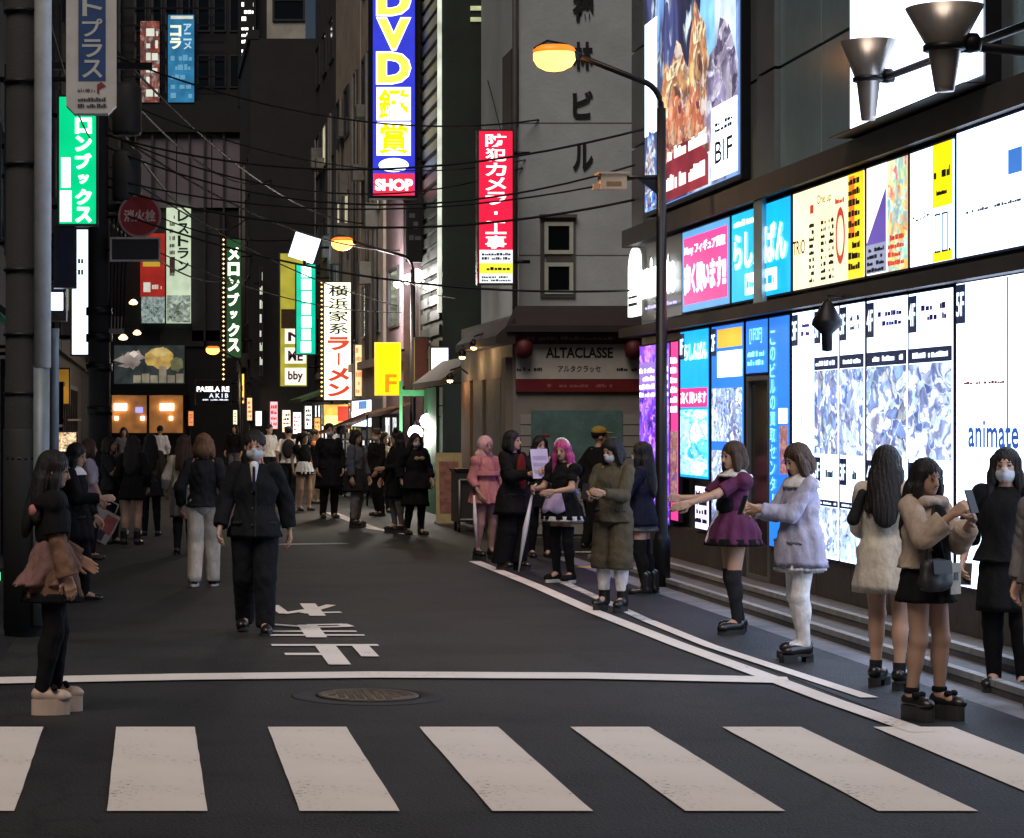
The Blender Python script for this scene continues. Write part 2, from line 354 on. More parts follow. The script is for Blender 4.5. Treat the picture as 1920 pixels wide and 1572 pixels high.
# ================================================================== right: shop building with back-lit panels
XF = 6.30; YN, YFAR = 9.0, fy(1183, XF)
M_clad = mat("grey_cladding", c(150, 178, 186), 0.22, 0.15, 0.15, 1.5)
M_clad2 = mat("brown_grey_cladding", c(112, 120, 124), 0.34, 0.15, 0.2, 2)
M_plinth = mat("brown_stone_plinth", c(74, 66, 60), 0.55, 0, 0.3, 5, 0.2, 40)
M_step = mat("stone_step", c(96, 92, 90), 0.75, 0, 0.3, 6, 0.3, 50)
M_nose = mat("step_nosing", c(150, 148, 146), 0.7, 0, 0.25, 9)
bld = thing("shop_building", "dark grey corner shop building covered with back-lit posters and screens", "building", (XF + 6, 20, 0))
T = W_(XF, YFAR)
LEN = YFAR - YN
MB().box(XF + 0.12, XF + 14, YN, YFAR - 0.1, 0, 16).build("wall", M_clad2, bld)
MB(T).slab(0, LEN, 0.0, 0.56, -0.12, 0.02).build("plinth", M_plinth, bld)
for k in range(20):                                      # stone slabs of the plinth
    MB(T).slab(k * LEN/20 + .014, (k+1) * LEN/20 - .014, 0.19, 0.545, 0.02, 0.032).build("plinth_slab", M_plinth, bld)
MB().box(5.95, XF - .02, YN, YFAR - .6, 0, 0.185).build("step", M_step, bld)
MB().box(5.65, 5.95, YN, YFAR - .4, 0, 0.095).build("step", M_step, bld)
for (xa, z) in ((5.95, 0.185), (5.65, 0.095)):
    n = 16; L0 = (YFAR - .5 - YN) / n
    for k in range(n): MB().box(xa - .006, xa + .07, YN + k*L0 + .012, YN + (k+1)*L0 - .012, z - .04, z + .006).build("step_nosing", M_nose, bld)
b = MB(T)
b.slab(0, LEN, 2.90, 3.02, -.12, 0.16); b.build("lower_ledge", mat("ledge_brown", c(70, 62, 58), 0.6, 0.1, 0.3, 3), bld)
MB(T).slab(0, LEN, 4.08, 4.30, -.12, 0.12).build("upper_ledge", MATS["ledge_brown"], bld)
# cladding panels above, each its own piece with open joints
u_cuts = [YFAR - fy(p, XF) for p in (1184, 1206)] + [YFAR - fy(p, XF) for p in (1392, 1428, 1462, 1540, 1592, 1845, 1900, 1990, 2120, 2300)]
for i in range(len(u_cuts) - 1):
    for (v0, v1) in ((4.32, 5.35), (5.37, 6.6), (6.62, 7.9), (7.92, 9.4)):
        if i == 1 or i == 6: MB(T).slab(u_cuts[i] + .012, u_cuts[i+1] - .012, v0, v1, -.12, -.02).build("cladding_panel", M_clad2, bld)
        else: MB(T).slab(u_cuts[i] + .012, u_cuts[i+1] - .012, v0 + .006, v1 - .006, -.12, 0.05 if i in (3,) else 0.0).build("cladding_panel", M_clad if i in (4, 5, 8) else M_clad2, bld)
# thin pipe column wrapping the cyan sign
def U(px): return YFAR - fy(px, XF)
# ------------ helper for a light box on this wall
def panel(px0, px1, z0, z1, m, label, cat="sign", n=0.05, name="poster_lightbox", fr=0.02, group=None):
    u0, u1 = U(px0), U(px1)
    t = thing(name, label, cat, (XF, YFAR - (u0+u1)/2, z0), group)
    b = MB(T); b.slab(u0, u1, z0, z1, 0.0, n); b.build("box", M_inkb, t)
    MB(T).slab(u0 + fr, u1 - fr, z0 + fr, z1 - fr, n, n + .006).build("face", m, t)
    return t, u0, u1
def sub(t, u0, u1, v0, v1, m, nm="picture", n=0.058):
    return MB(T).slab(u0, u1, v0, v1, n, n + .004).build(nm, m, t)
def letter(t, st, u0, u1, v0, v1, m, vertical=False, bold=0.0, n=0.066, nm="lettering"):
    return MB(T).text(st, u0, u1, v0, v1, n, vertical, bold).build(nm, m, t)
def dashes(t, u0, u1, v0, v1, rows, m, seed=0, n=0.066, nm="small_print", Tn=None, cols=8):
    r_ = random.Random(seed); b = MB(Tn or T); dv = (v1 - v0) / rows
    for i in range(rows):
        x = u0; 
        while x < u1 - 1e-3:
            wd = (u1 - u0) / cols * r_.uniform(.35, .95)
            if r_.random() < .82: b.slab(x, min(u1, x + wd * .8), v0 + i*dv + dv*.2, v0 + i*dv + dv*(.55 + r_.random()*.3), n - .003, n)
            x += wd
    if not b.v: b.slab(u0, u1, v0, v0 + dv*.3, n-.003, n)
    o_ = b.build(nm, m, t); o_["kind"] = "stuff"; return o_
def floor_tag(t, u, v, st, h=0.3):
    sub(t, u, u + .2, v - h, v, emi("navy_tag", (.01, .025, .10, 1), .5), "floor_tag", .06)
    letter(t, st, u + .02, u + .18, v - h*.82, v - h*.2, E_cool, n=.068, bold=.01, nm="floor_number")
ZL0, ZL1 = 0.55, 2.88
I_blue = [(0.4,0.6,.9,1), (.8,.92,1,1), (.08,.14,.4,1), (.6,.75,1,1), (.12,.14,.3,1), (.25,.35,.7,1), (.9,.96,1,1)]
I_mix = [(.4,.62,.95,1), (.08,.11,.3,1), (.75,.9,1,1), (.12,.1,.26,1), (.22,.36,.75,1), (.04,.05,.13,1), (.85,.93,1,1)]
I_pur = [(.03,.01,.2,1), (.12,.04,.75,1), (.35,.12,.95,1), (.05,.02,.4,1), (.5,.25,1,1), (.25,.02,.55,1)]
# purple screens at the corner
for (p0, p1, sd_) in ((1207, 1238, 3.1), (1241, 1264, 8.2)):
    t, u0, u1 = panel(p0, p1, ZL0, ZL1 - .1, art("purple_art%d" % p0, I_pur, 1.5, (2, 7), sd_), "purple and violet glowing screen " + ("at the far corner of the shop front" if p0 == 1207 else "beside the magenta strip on the shop front"), "screen")
    sub(t, u0 + .03, u1 - .03, 2.2, 2.55, emi("lilac_light", (.42, .26, .9, 1), .9), "caption_field")
    dashes(t, u0 + .06, u1 - .06, 2.1, 2.5, 4, E_letter, p0)
t, u0, u1 = panel(1266, 1280, 0.62, ZL1 - .1, emi("magenta_light", (1, .05, .3, 1), 1.3), "narrow magenta light strip with red lettering blocks", "sign")
sub(t, u0 + .02, u1 - .02, .95, 1.7, art("brown_art", [(.3,.1,.1,1), (.6,.3,.25,1), (.2,.1,.3,1)], .8, (2, 6), 4.), "picture")
dashes(t, u0 + .04, u1 - .04, 1.9, 2.6, 6, E_letter, 5)
# cyan / pink panel
t, u0, u1 = panel(1284, 1338, 1.15, ZL1, emi("cyan_light", (.0, .42, .95, 1), 1.35), "cyan and pink poster light box marked 1F", "sign")
floor_tag(t, u0 + .03, ZL1 - .04, "1F"); letter(t, "らしんばん", u0 + .26, u1 - .06, 2.52, 2.72, E_letter, bold=.02)
sub(t, u0 + .04, u1 - .04, 1.98, 2.2, emi("pink_light", (1, .04, .26, 1), 1.3), "pink_field"); letter(t, "高く買います", u0 + .08, u1 - .08, 2.02, 2.16, E_letter, bold=.02)
sub(t, u0 + .04, u1 - .04, 1.2, 1.95, art("cyan_art", [(.1,.7,1,1), (.0,.4,.9,1), (.7,.95,1,1), (.0,.55,1,1), (.9,1,1,1)], 1.4, (2, 4), 2.2, fine=.2), "picture")
t, u0, u1 = panel(1312, 1338, .58, 1.1, emi("violet_white", (.75, .7, 1, 1), 1.3), "small pale violet light box under the 1F poster", "sign"); dashes(t, u0+.05, u1-.05, .65, 1.05, 4, M_inkb, 9)
# 2F panel
t, u0, u1 = panel(1343, 1404, ZL0, ZL1, emi("royal_light", (.02, .2, .9, 1), 1.3), "royal blue poster light box marked 2F with pale pictures", "sign")
floor_tag(t, u0 + .03, ZL1 - .04, "2F"); sub(t, u0 + .3, u1 - .06, 2.62, 2.82, emi("orange_light", (1, .55, .05, 1), 1.2), "orange_badge")
sub(t, u0 + .3, u1 - .06, 2.3, 2.58, E_white, "white_field")
um = (u0 + u1) / 2
sub(t, u0 + .05, um - .01, 1.6, 2.18, art("pic_2a", I_blue, 1.2, (2, 3), 1.), "picture"); sub(t, um + .01, u1 - .05, 1.6, 2.18, art("pic_2b", I_mix, 1.2, (2, 3), 5.), "picture")
sub(t, u0 + .05, um - .01, .75, 1.5, art("pic_2c", I_blue, 1.2, (2, 3), 9.), "picture"); sub(t, um + .01, u1 - .05, .75, 1.5, art("pic_2d", I_blue, 1.2, (2, 3), 12.), "picture")
# door opening with blue header
t, u0, u1 = panel(1408, 1450, 2.30, ZL1, MATS["royal_light"], "blue light box header with opening hours above the dark doorway", "sign")
letter(t, "[1F/2F]", u0 + .2, u1 - .2, 2.62, 2.78, emi("cyan_letter", (.3, .9, 1, 1), 1.6), bold=.01); dashes(t, u0 + .12, u1 - .12, 2.38, 2.56, 2, MATS["cyan_letter"], 3)
dr = thing("doorway", "dark recessed doorway between blue light boxes", "door", (XF, YFAR - (u0+u1)/2, .19))
MB(T).slab(u0, u1, .19, 2.28, -.1, 0.005).build("opening", M_black, dr); MB(T).frame(u0, u1, .19, 2.29, 0.005, 0.05, .05).build("frame", M_alu, dr)
MB(T).slab(u0 + .06, u1 - .06, .2, 2.2, .006, .012).build("glass", M_glass, dr)
t, u0, u1 = panel(1452, 1491, ZL0, ZL1, MATS["royal_light"], "tall blue light box with a column of cyan characters", "sign")
letter(t, "このビルの買取センター", u0 + .08, u0 + .27, .95, 2.74, MATS["cyan_letter"], True, .01)
sub(t, u0 + .42, u1 - .06, 1.3, 1.78, MATS["brown_art"], "picture"); sub(t, u0 + .38, u1 - .08, 1.8, 1.95, E_white, "white_field")
# white floor directory panels
def directory(p0, p1, lab, fl, seed, pics=True, low=True, group=None):
    t, u0, u1 = panel(p0, p1, ZL0, ZL1, E_white, lab, "sign", fr=.012)
    floor_tag(t, u0 + .02, ZL1 - .03, fl)
    dashes(t, u0 + .34, u1 - .12, 2.62, 2.78, 2, mat("violet_ink", c(120, 90, 170), .6, 0, .2), seed, cols=5)
    if pics:
        sub(t, u0 + .012, u1 - .012, 2.3, 2.42, MATS["navy_tag"], "caption_bar"); dashes(t, u0 + .08, u1 - .1, 2.325, 2.395, 1, E_cool, seed + 1, cols=10)
        sub(t, u0 + .015, u1 - .015, 1.52, 2.295, art("pic_%d" % seed, I_mix if seed % 2 else I_blue, 1.2, (2.0, 2.4), seed * 1.37, fine=.5), "picture")
        floor_tag(t, u0 + .02, 1.49, fl, .24)
        dashes(t, u0 + .32, u1 - .15, 1.28, 1.42, 1, mat("grey_green_ink", c(90, 120, 120), .6, 0, .3), seed + 2, cols=4)
        sub(t, u0 + .012, u1 - .012, 1.04, 1.1, MATS["navy_tag"], "caption_bar"); dashes(t, u0 + .06, u1 - .06, 1.055, 1.085, 1, E_cool, seed + 3, cols=10)
        sub(t, u0 + .015, u1 - .015, .58, 1.035, art("picl_%d" % seed, I_blue, 1.25, (2.0, 1.8), seed * 2.1 + 3, fine=.45), "picture")
    return t, u0, u1
t, u0, u1 = directory(1496, 1537, "narrow white poster light box with a faint grey drawing", "3F", 20, False)
sub(t, u0 + .14, u0 + .42, 1.6, 2.3, art("faint_art", [(.95,.93,.9,1), (.8,.75,.7,1), (.96,.94,.93,1), (.5,.45,.48,1), (.97,.97,.97,1)], 1.5, (1.5, 4), 7.), "picture")
floor_tag(t, u0 + .02, 1.55, "3F", .26)
directory(1538, 1584, "white 3F directory light box with bluish picture, nearer the faint drawing", "3F", 21)
directory(1586, 1633, "white 3F directory light box with bluish picture, beside the 4F one", "3F", 22)
directory(1637, 1714, "white 4F directory light box with a dark diagonal in its picture", "4F", 23)
directory(1716, 1800, "white 4F directory light box showing blue pillars in its picture", "4F", 24)
t, u0, u1 = panel(1806, 1990, ZL0, ZL1 + .02, E_white, "large plain white 5F light box with blue store name", "sign", fr=.012)
floor_tag(t, u0 + .02, ZL1, "5F"); letter(t, "animate", u0 + .3, U(1928), 1.63, 1.84, emi("blue_ink", (.03, .12, .55, 1), .8), bold=.02, n=.068)
dashes(t, u0 + .2, U(1900), 2.1, 2.14, 1, mat("orange_ink", c(200, 120, 70), .6, 0, .1), 4, cols=12)
MB(T).slab(U(1905) - .006, U(1905) + .006, ZL0, ZL1, .056, .064).build("joint", M_frame, t)
t, u0, u1 = panel(2000, 2250, ZL0, ZL1 + .02, E_white, "plain white light box past the large 5F one", "sign", fr=.012)
sub(t, u0 + .2, u0 + 1.2, 1.1, 2.3, art("pic_40", I_blue, 1.2, (2, 3), 40.), "picture")
# ------------ upper row
ZU0, ZU1 = 3.07, 4.04
t = thing("logo_sign", "white glowing arch logo beside the white store name", "sign", (XF, YFAR - .4, 3.2))
b = MB(T); u0, u1 = U(1186), U(1205); n = 12
b.poly([(u0, ZU0 + .1), (u1, ZU0 + .1)] + [(u1 - (u1-u0) * .5 * (1 - math.cos(math.pi * k / n)), 3.75 + .3 * math.sin(math.pi * k / n)) for k in range(n + 1)], .0, .06); b.build("arch", E_letter, t)
MB(T).slab(u0 + .05, u1 - .05, 3.3, 3.34, .061, .066).build("stripe", M_ink, t); MB(T).slab(u0 + .05, u1 - .05, 3.4, 3.43, .061, .066).build("stripe", M_ink, t)
t = thing("store_name_sign", "white glowing store name on the dark upper wall", "sign", (XF, YFAR - 1.5, 3.2))
MB(T).slab(U(1207), U(1283), ZU0, ZU1, 0, .03).build("backing", M_clad2, t)
MB(T).text("animate", U(1210), U(1278), 3.35, 3.85, .07, bold=.06).build("lettering", E_letter, t)
dashes(t, U(1212), U(1278), 3.2, 3.28, 1, emi("violet_letter", (.5, .45, .8, 1), .9), 6, n=.06)
t, u0, u1 = panel(1288, 1378, ZU0, ZU1, emi("sky_frame_light", (.1, .4, .85, 1), 1.0), "pink buy-in sign with white Japanese lettering and blue border", "sign")
sub(t, u0 + .1, u1 - .1, ZU0 + .1, ZU1 - .1, MATS["pink_light"], "pink_field", .056)
letter(t, "Navy フィギュア買取", u0 + .16, u1 - .16, 3.72, 3.86, E_letter, bold=.025); letter(t, "高く買います!!", u0 + .16, u1 - .14, 3.28, 3.64, E_letter, bold=.035)
t, u0, u1 = panel(1381, 1493, ZU0, ZU1, emi("azure_light", (.0, .45, .95, 1), 1.25), "azure sign with large white hiragana lettering", "sign")
letter(t, "らしんばん", u0 + .14, u1 - .12, 3.42, 3.82, E_letter, bold=.03); dashes(t, u0 + .14, u0 + 1.2, 3.86, 3.96, 1, E_letter, 77, cols=7)
sub(t, u0 + .6, u1 - .5, 3.14, 3.36, E_white, "white_field"); dashes(t, u0 + .66, u1 - .56, 3.18, 3.32, 1, MATS["azure_light"], 7, cols=5)
MB(T).slab(U(1431), U(1447), 3.02, 4.08, .05, .1).build("column_cover", M_clad, bld)
t, u0, u1 = panel(1497, 1633, ZU0, ZU1, emi("cream_light", (1, .86, .5, 1), 1.1), "cream and yellow sign with red ring and TRIO lettering", "sign")
letter(t, "TRIO", u0 + .05, u0 + .46, 3.42, 3.56, M_ink, bold=.01); letter(t, "One up", U(1545), U(1572), 3.82, 3.93, M_ink)
sub(t, U(1603), u1 - .02, ZU0 + .02, ZU1 - .02, emi("yellow_light", (1, .72, .02, 1), 1.25), "yellow_field")
dashes(t, U(1605), u1 - .1, 3.15, 4.0, 9, M_ink, 17, cols=3, n=.07); sub(t, U(1606), U(1616), 3.45, 4.0, emi("orange_red", (1, .22, .02, 1), 1.1), "orange_field", .064)
b = MB(T)
for k in range(20):
    a0, a1 = 2*math.pi*k/20, 2*math.pi*(k+1)/20; cu_, cv_ = U(1590), 3.5
    pr = lambda a, r: (cu_ + r*.72*math.cos(a), cv_ + r*1.3*math.sin(a))
    b.add([(*pr(a0, .2), .07), (*pr(a0, .14), .07), (*pr(a1, .14), .07), (*pr(a1, .2), .07)], [(0, 3, 2, 1)])
b.build("red_ring", emi("red_print", (.75, .06, .03, 1), .8), t)
for i, px in enumerate((1530, 1552, 1567)): dashes(t, U(px), U(px + 9), 3.12, 3.7, 9, M_ink, 30 + i, cols=3)
sub(t, U(1531), U(1537), 3.78, 3.86, MATS["red_print"], "red_mark"); dashes(t, U(1575), U(1596), 3.78, 3.86, 1, MATS["red_print"], 40, cols=3)
t, u0, u1 = panel(1637, 1715, ZU0, ZU1, art("colour_art", [(.1,.45,.6,1), (.9,.45,.1,1), (.75,.15,.2,1), (.95,.75,.2,1), (.1,.5,.5,1), (.9,.85,.5,1)], 1.1, (2.4, 3), 3.3), "multicoloured poster light box with violet and orange fields", "sign")
um = U(1676); sub(t, u0 + .02, um, ZU0 + .02, ZU1 - .02, emi("cream2", (1, .95, .8, 1), 1.2), "cream_field")
MB(T).poly([(u0 + .02, 3.35), (um - .01, 3.3), (um - .01, 3.8)], .063, .067).build("violet_field", emi("violet_print", (.16, .1, .5, 1), .9), t)
sub(t, u0 + .02, um, ZU0 + .03, 3.35, emi("greyblue_print", (.3, .34, .5, 1), .8), "grey_field", .064); dashes(t, u0 + .06, um - .05, 3.1, 3.33, 4, M_ink, 60, n=.072, cols=5)
dashes(t, um + .06, u1 - .06, 3.12, 3.4, 4, MATS["red_print"], 61, n=.072, cols=4)
t, u0, u1 = panel(1718, 1803, ZU0, ZU1, E_white, "white and yellow sign with black and blue lettering", "sign")
um = U(1763); sub(t, um, u1 - .03, 3.52, ZU1 - .02, emi("yellow2", (1, .85, .0, 1), 1.3), "yellow_field"); sub(t, um, u1 - .03, ZU0 + .02, ZU0 + .1, MATS["yellow2"], "yellow_field")
letter(t, "カードラボ", u0 + .1, um - .06, 3.4, 3.52, M_ink, bold=.01); dashes(t, um + .04, u1 - .08, 3.72, 3.86, 1, M_ink, 71, cols=3); dashes(t, um + .1, u1 - .15, 3.6, 3.66, 1, M_ink, 72, cols=5)
for k in range(2): MB(T).frame(um + .06 + k*.17, um + .19 + k*.17, 3.16, 3.47, .062, .068, .015).build("blue_frame", mat("blue_print", c(70, 110, 190), .6, 0, .1), t)
dashes(t, um + .42, u1 - .1, 3.16, 3.47, 4, M_ink, 75, cols=2)
t, u0, u1 = panel(1806, 2080, ZU0, ZU1 + .03, E_white, "wide white sign with a small blue mark above the 5F box", "sign")
sub(t, U(1906), U(1932), 3.62, 3.8, emi("blue_mark", (.06, .25, .8, 1), .9), "blue_mark"); dashes(t, u0 + .25, U(1960), 3.4, 3.44, 1, mat("pale_ink", c(150, 150, 155), .6, 0, .1), 81, cols=14)
panel(2090, 2350, ZU0, ZU1 + .03, E_white, "plain white sign at the near end of the upper row", "sign")
# ------------ big screens above
def big(px0, px1, z0, z1, n, m, label, cat):
    XS = XF - n; u0, u1 = YFAR - fy(px0, XS), YFAR - fy(px1, XS)
    t = thing("led_screen", label, cat, (XS, YFAR - (u0+u1)/2, z0))
    MB(T).slab(u0 - .05, u1 + .05, z0 - .06, z1 + .06, 0.0, n - .02).build("cabinet", M_dark, t)
    MB(T).slab(u0, u1, z0, z1, n - .02, n).build("display", m, t); return t, u0, u1
led = art("led_art", [(.02,.02,.06,1), (.08,.1,.3,1), (.03,.02,.05,1), (.2,.4,.85,1), (.05,.05,.14,1), (.75,.9,1,1)], 1.0, (5, 1.3), 6.4, fine=.2, dist=.2)
gold = art("led_gold", [(.3,.12,.05,1), (.85,.5,.2,1), (.12,.05,.05,1), (.95,.8,.5,1), (.5,.2,.08,1), (.2,.08,.1,1), (.6,.5,.45,1)], 1.0, (1.8, 2.6), 2.1, fine=.45)
t, u0, u1 = big(1209, 1384, 4.42, 7.1, .12, led, "tall LED screen showing a colourful abstract poster with gold and blue", "screen")
def field(nm, u, v, w_, hgt, m_, n0, jag, seed):
    r2 = random.Random(seed); k = 9; top = [(u + w_ * (1 - i / k), v + hgt * (.55 + .45 * math.sin(math.pi * (1 - i / k)) + r2.uniform(-jag, jag))) for i in range(k + 1)]
    bq = MB(T); pts = [(u, v), (u + w_, v)] + top
    o_ = len(bq.v); bq.add([(a_, b2, n0) for a_, b2 in pts], [tuple(range(len(pts)))], [[((a_ - u) / w_, (b2 - v) / hgt) for a_, b2 in pts]]); return bq.build(nm, m_, t)
W5 = u1 - u0
field("blue_beam", u0 + W5*.62, 5.2, W5*.16, 1.9, emi("beam_cyan", (.25, .6, 1, 1), 1.0, .5), .1215, .02, 1); field("blue_beam", u0 + W5*.84, 5.2, W5*.14, 1.9, emi("beam_pale", (.6, .75, 1, 1), 1.0, .4), .122, .02, 2)
field("rear_shape", u0 + W5*.16, 4.8, W5*.4, 1.45, gold, .1225, .12, 3); field("rear_shape", u0 + W5*.5, 4.8, W5*.24, 1.75, gold, .123, .1, 4); field("rear_shape", u0 + W5*.7, 4.9, W5*.3, 1.2, art("led_violet", [(.2,.15,.3,1), (.5,.45,.55,1), (.1,.08,.15,1), (.35,.3,.5,1), (.8,.8,.9,1)], .8, (1.8, 2.4), 7., fine=.45), .1232, .1, 5)
field("front_shape", u0 + W5*.26, 4.75, W5*.2, 1.0, art("led_red", [(.35,.06,.04,1), (.7,.25,.12,1), (.2,.04,.05,1), (.9,.6,.4,1)], .9, (1.8, 2.4), 5., fine=.4), .1238, .12, 6); field("front_shape", u0 + W5*.44, 4.75, W5*.22, .9, MATS["led_red"], .1242, .12, 7)
field("title_field", u0 + W5*.2, 4.44, W5*.52, .62, emi("led_maroon", (.28, .03, .05, 1), .8, .5), .1246, .03, 8)
MB(T).slab(u0 + .02, u0 + W5*.15, 5.35, 6.75, .12, .1248).build("white_field", E_cool, t); field("blue_swirl", u0 + .04, 4.46, W5*.14, .95, art("led_blue", [(.02,.06,.3,1), (.1,.3,.8,1), (.8,.9,1,1), (.3,.2,.2,1)], .9, (2, 4), 3.), .1249, .05, 9)
MB(T).slab(u1 - W5*.25, u1 - .03, 4.46, 5.25, .12, .1252).build("credits_field", E_white, t); letter(t, "BIF", u1 - W5*.21, u1 - .2, 4.62, 4.86, M_ink, n=.13, bold=.01); dashes(t, u1 - W5*.21, u1 - .2, 4.95, 5.08, 2, M_ink, 14, n=.13, cols=4)
for k, (a, b_) in enumerate(((4.86, 5.1), (4.5, 4.78))): dashes(t, u0 + W5*.22, u0 + W5*.7, a, b_, 1, emi("rose_white", (1, .85, .85, 1), 1.4), 90 + k, n=.13, nm="title_lettering", cols=13)
t, u0, u1 = big(1594, 1838, 4.40, 6.4, .14, E_white, "huge blank white LED screen above the ledge", "screen")
MB(T).slab(u0 - .1, u1 + .1, 4.12 + .2, 4.4 - .07, .0, .3).build("sill", M_dark, t)
# bullet spotlight under the ledge
t = thing("projector_lamp", "small dark conical spotlight hanging in front of the 3F panels", "lamp", (XF - .3, fy(1578, XF), 2.6))
Yp = fy(1578, XF - .35); MB().lathe([(.02, 2.9), (.04, 2.88), (.13, 2.72), (.135, 2.68), (.05, 2.6), (.045, 2.45), (.0, 2.44)][::-1], XF - .3, Yp + .6, 14).build("hood", M_dark, t)
MB().tube([(XF - .3, Yp + .6, 2.88), (XF - .3, Yp + .6, 2.93), (XF + .02, Yp + .6, 2.94)], .015, 6).build("bracket", M_dark, t)
# ================================================================== other buildings
def wins(t, T, ulist, vlist, wu, wv, lit=None, seed=0, m_fr=None):
    r_ = random.Random(seed)
    for u in ulist:
        for v in vlist:
            fr = MB(T).frame(u, u + wu, v, v + wv, 0.0, 0.05, .05).build("window", m_fr or M_frame, t)
            p = M_glass
            if lit and r_.random() < lit: p = emi("lit_window", (.9, .8, .55, 1), .35, .4)
            MB(T).slab(u + .05, u + wu - .05, v + .05, v + wv - .05, .002, .012).build("pane", p, fr)
def ac_unit(T, u, v, n0, lab, grp):
    t = thing("air_conditioner", lab, "air conditioner", T(u, v, n0), grp)
    MB(T).slab(u, u + .75, v, v + .55, n0, n0 + .28).build("case", mat("ac_case", c(120, 118, 112), .6, .1, .2), t)
    b = MB(lambda a, d, e: T(u + .3 + a, v + .28 + d, n0 + .281 + e)); k = 16
    b.add([(.2*math.cos(2*math.pi*i/k), .2*math.sin(2*math.pi*i/k), .004) for i in range(k)], [tuple(range(k))]); b.build("fan_grille", M_dark, t)
W_col = {}
def wall(name, rgb, rough=.8, var=.3): return mat("wall_" + name, c(*rgb), rough, 0, var, 1.2, .25, 18)
# ---- right: low corner shop past the side street
YA = 36.0; PX = YA / F
t = thing("corner_shop", "closed low corner shop with white shutters and dark brown awning", "building", (7.5, 40, 0))
x0, x1 = 5.62, 9.6
T2 = S_(0, YA)
MB().box(x0, x1, YA, 41.9, 0, 3.45).build("wall", wall("shop_grey", (128, 124, 118)), t)
for k in range(11):                                      # shutter slats
    z = 0.06 + k * .17
    MB(T2).slab(x0 + .12, x1 - .2, z, z + .155, 0.0, .03).build("shutter_slat", mat("shutter", c(158, 156, 150), .5, .2, .15, 2), t)
MB(T2).slab(gx(995, YA), gx(1166, YA), 1.05, gz(770, YA), .03, .05).build("teal_panel", mat("teal_panel", c(88, 118, 118), .5, 0, .4, 4), t)
MB(T2).slab(x0 + .05, x1, gz(735, YA), gz(712, YA), .0, .06).build("red_band", mat("red_band", c(110, 24, 30), .5, 0, .15), t)
dashes(t, gx(1025, YA), gx(1150, YA), gz(729, YA), gz(718, YA), 1, mat("pink_ink", c(150, 80, 84), .6), 15, n=.064, Tn=T2, cols=14)
MB(T2).slab(x0 + .05, x1, gz(711, YA), gz(646, YA), .0, .05).build("name_board", mat("board_white", c(190, 187, 180), .5, 0, .1), t)
MB(T2).text("ALTACLASSE", gx(1022, YA), gx(1148, YA), gz(672, YA), gz(652, YA), .054, bold=.03).build("name_lettering", M_ink, t)
MB(T2).text("アルタクラッセ", gx(1045, YA), gx(1125, YA), gz(698, YA), gz(686, YA), .054, bold=.01).build("name_lettering", M_ink, t)
dashes(t, gx(968, YA), gx(1015, YA), gz(698, YA), gz(688, YA), 1, M_ink, 3, n=.054, Tn=T2, cols=6); dashes(t, gx(1155, YA), gx(1200, YA), gz(698, YA), gz(688, YA), 1, M_ink, 4, n=.054, Tn=T2, cols=6)
MB(T2).slab(x0, x1, gz(645, YA), gz(622, YA), 0, .09).build("header", mat("maroon", c(70, 30, 32), .6, 0, .2), t)
dashes(t, gx(975, YA), gx(1150, YA), gz(640, YA), gz(630, YA), 1, mat("pale_pink", c(150, 120, 118), .6), 5, n=.095, Tn=T2, cols=14)
b = MB(); zt, zb = gz(572, YA), gz(612, YA)
b.add([(x0 - .15, YA - .35, zb), (x1, YA - .35, zb), (x1, YA + .3, zt), (x0 + .1, YA + .3, zt), (x0 - .15, YA - .35, zb - .1), (x1, YA - .35, zb - .1), (x1, YA + .3, zb - .1), (x0 + .1, YA + .3, zb - .1)],
      [(0, 1, 2, 3), (7, 6, 5, 4), (0, 4, 5, 1), (1, 5, 6, 2), (2, 6, 7, 3), (3, 7, 4, 0)])
b.build("awning", mat("awning_brown", c(46, 37, 37), .75, 0, .3, 3), t)
b = MB(); b.add([(x0 - .3, YA - .3, 3.12), (x0 - .3, 40.4, 3.12), (x0, 40.4, 3.4), (x0, YA - .3, 3.4), (x0 - .3, YA - .3, 3.0), (x0 - .3, 40.4, 3.0), (x0, 40.4, 3.0), (x0, YA - .3, 3.0)],
      [(3, 2, 1, 0), (4, 5, 6, 7), (0, 1, 5, 4), (1, 2, 6, 5), (2, 3, 7, 6), (3, 0, 4, 7)]); b.build("side_awning", MATS["awning_brown"], t)
TW = W_(x0, 41.8)
for k, (a, d_) in enumerate(((.3, 1.4), (1.8, 2.9), (3.4, 4.9))):
    MB(TW).slab(a, d_, 0.05, 2.5, 0.0, .05).build("side_panel", mat("side_timber%d" % k, [c(112, 84, 62), c(92, 90, 84), c(100, 96, 88)][k], .75, 0, .35, 4), t)
MB(TW).slab(5.3, 5.75, 0, 2.8, 0, .1).build("pillar", wall("pillar_stone", (120, 110, 98)), t)
for i, (px, py) in enumerate(((978, 655), (1182, 657))):          # red lanterns
    lt = thing("paper_lantern", "dark red paper lantern on the white name board, " + ("beside the pillar" if i == 0 else "towards the big shop building"), "lantern", (gx(px, YA), YA - .2, gz(py, YA) - .14))
    MB().lathe([(.05, gz(py, YA) - .15), (.12, gz(py, YA) - .1), (.14, gz(py, YA)), (.12, gz(py, YA) + .1), (.05, gz(py, YA) + .15)], gx(px, YA), YA - .22, 14).build("shade", mat("lantern_red", c(84, 18, 26), .6, 0, .2), lt)
    MB().tube([(gx(px, YA), YA - .22, gz(py, YA) + .14), (gx(px, YA), YA - .02, gz(py, YA) + .2)], .01, 5).build("cord", M_black, lt)
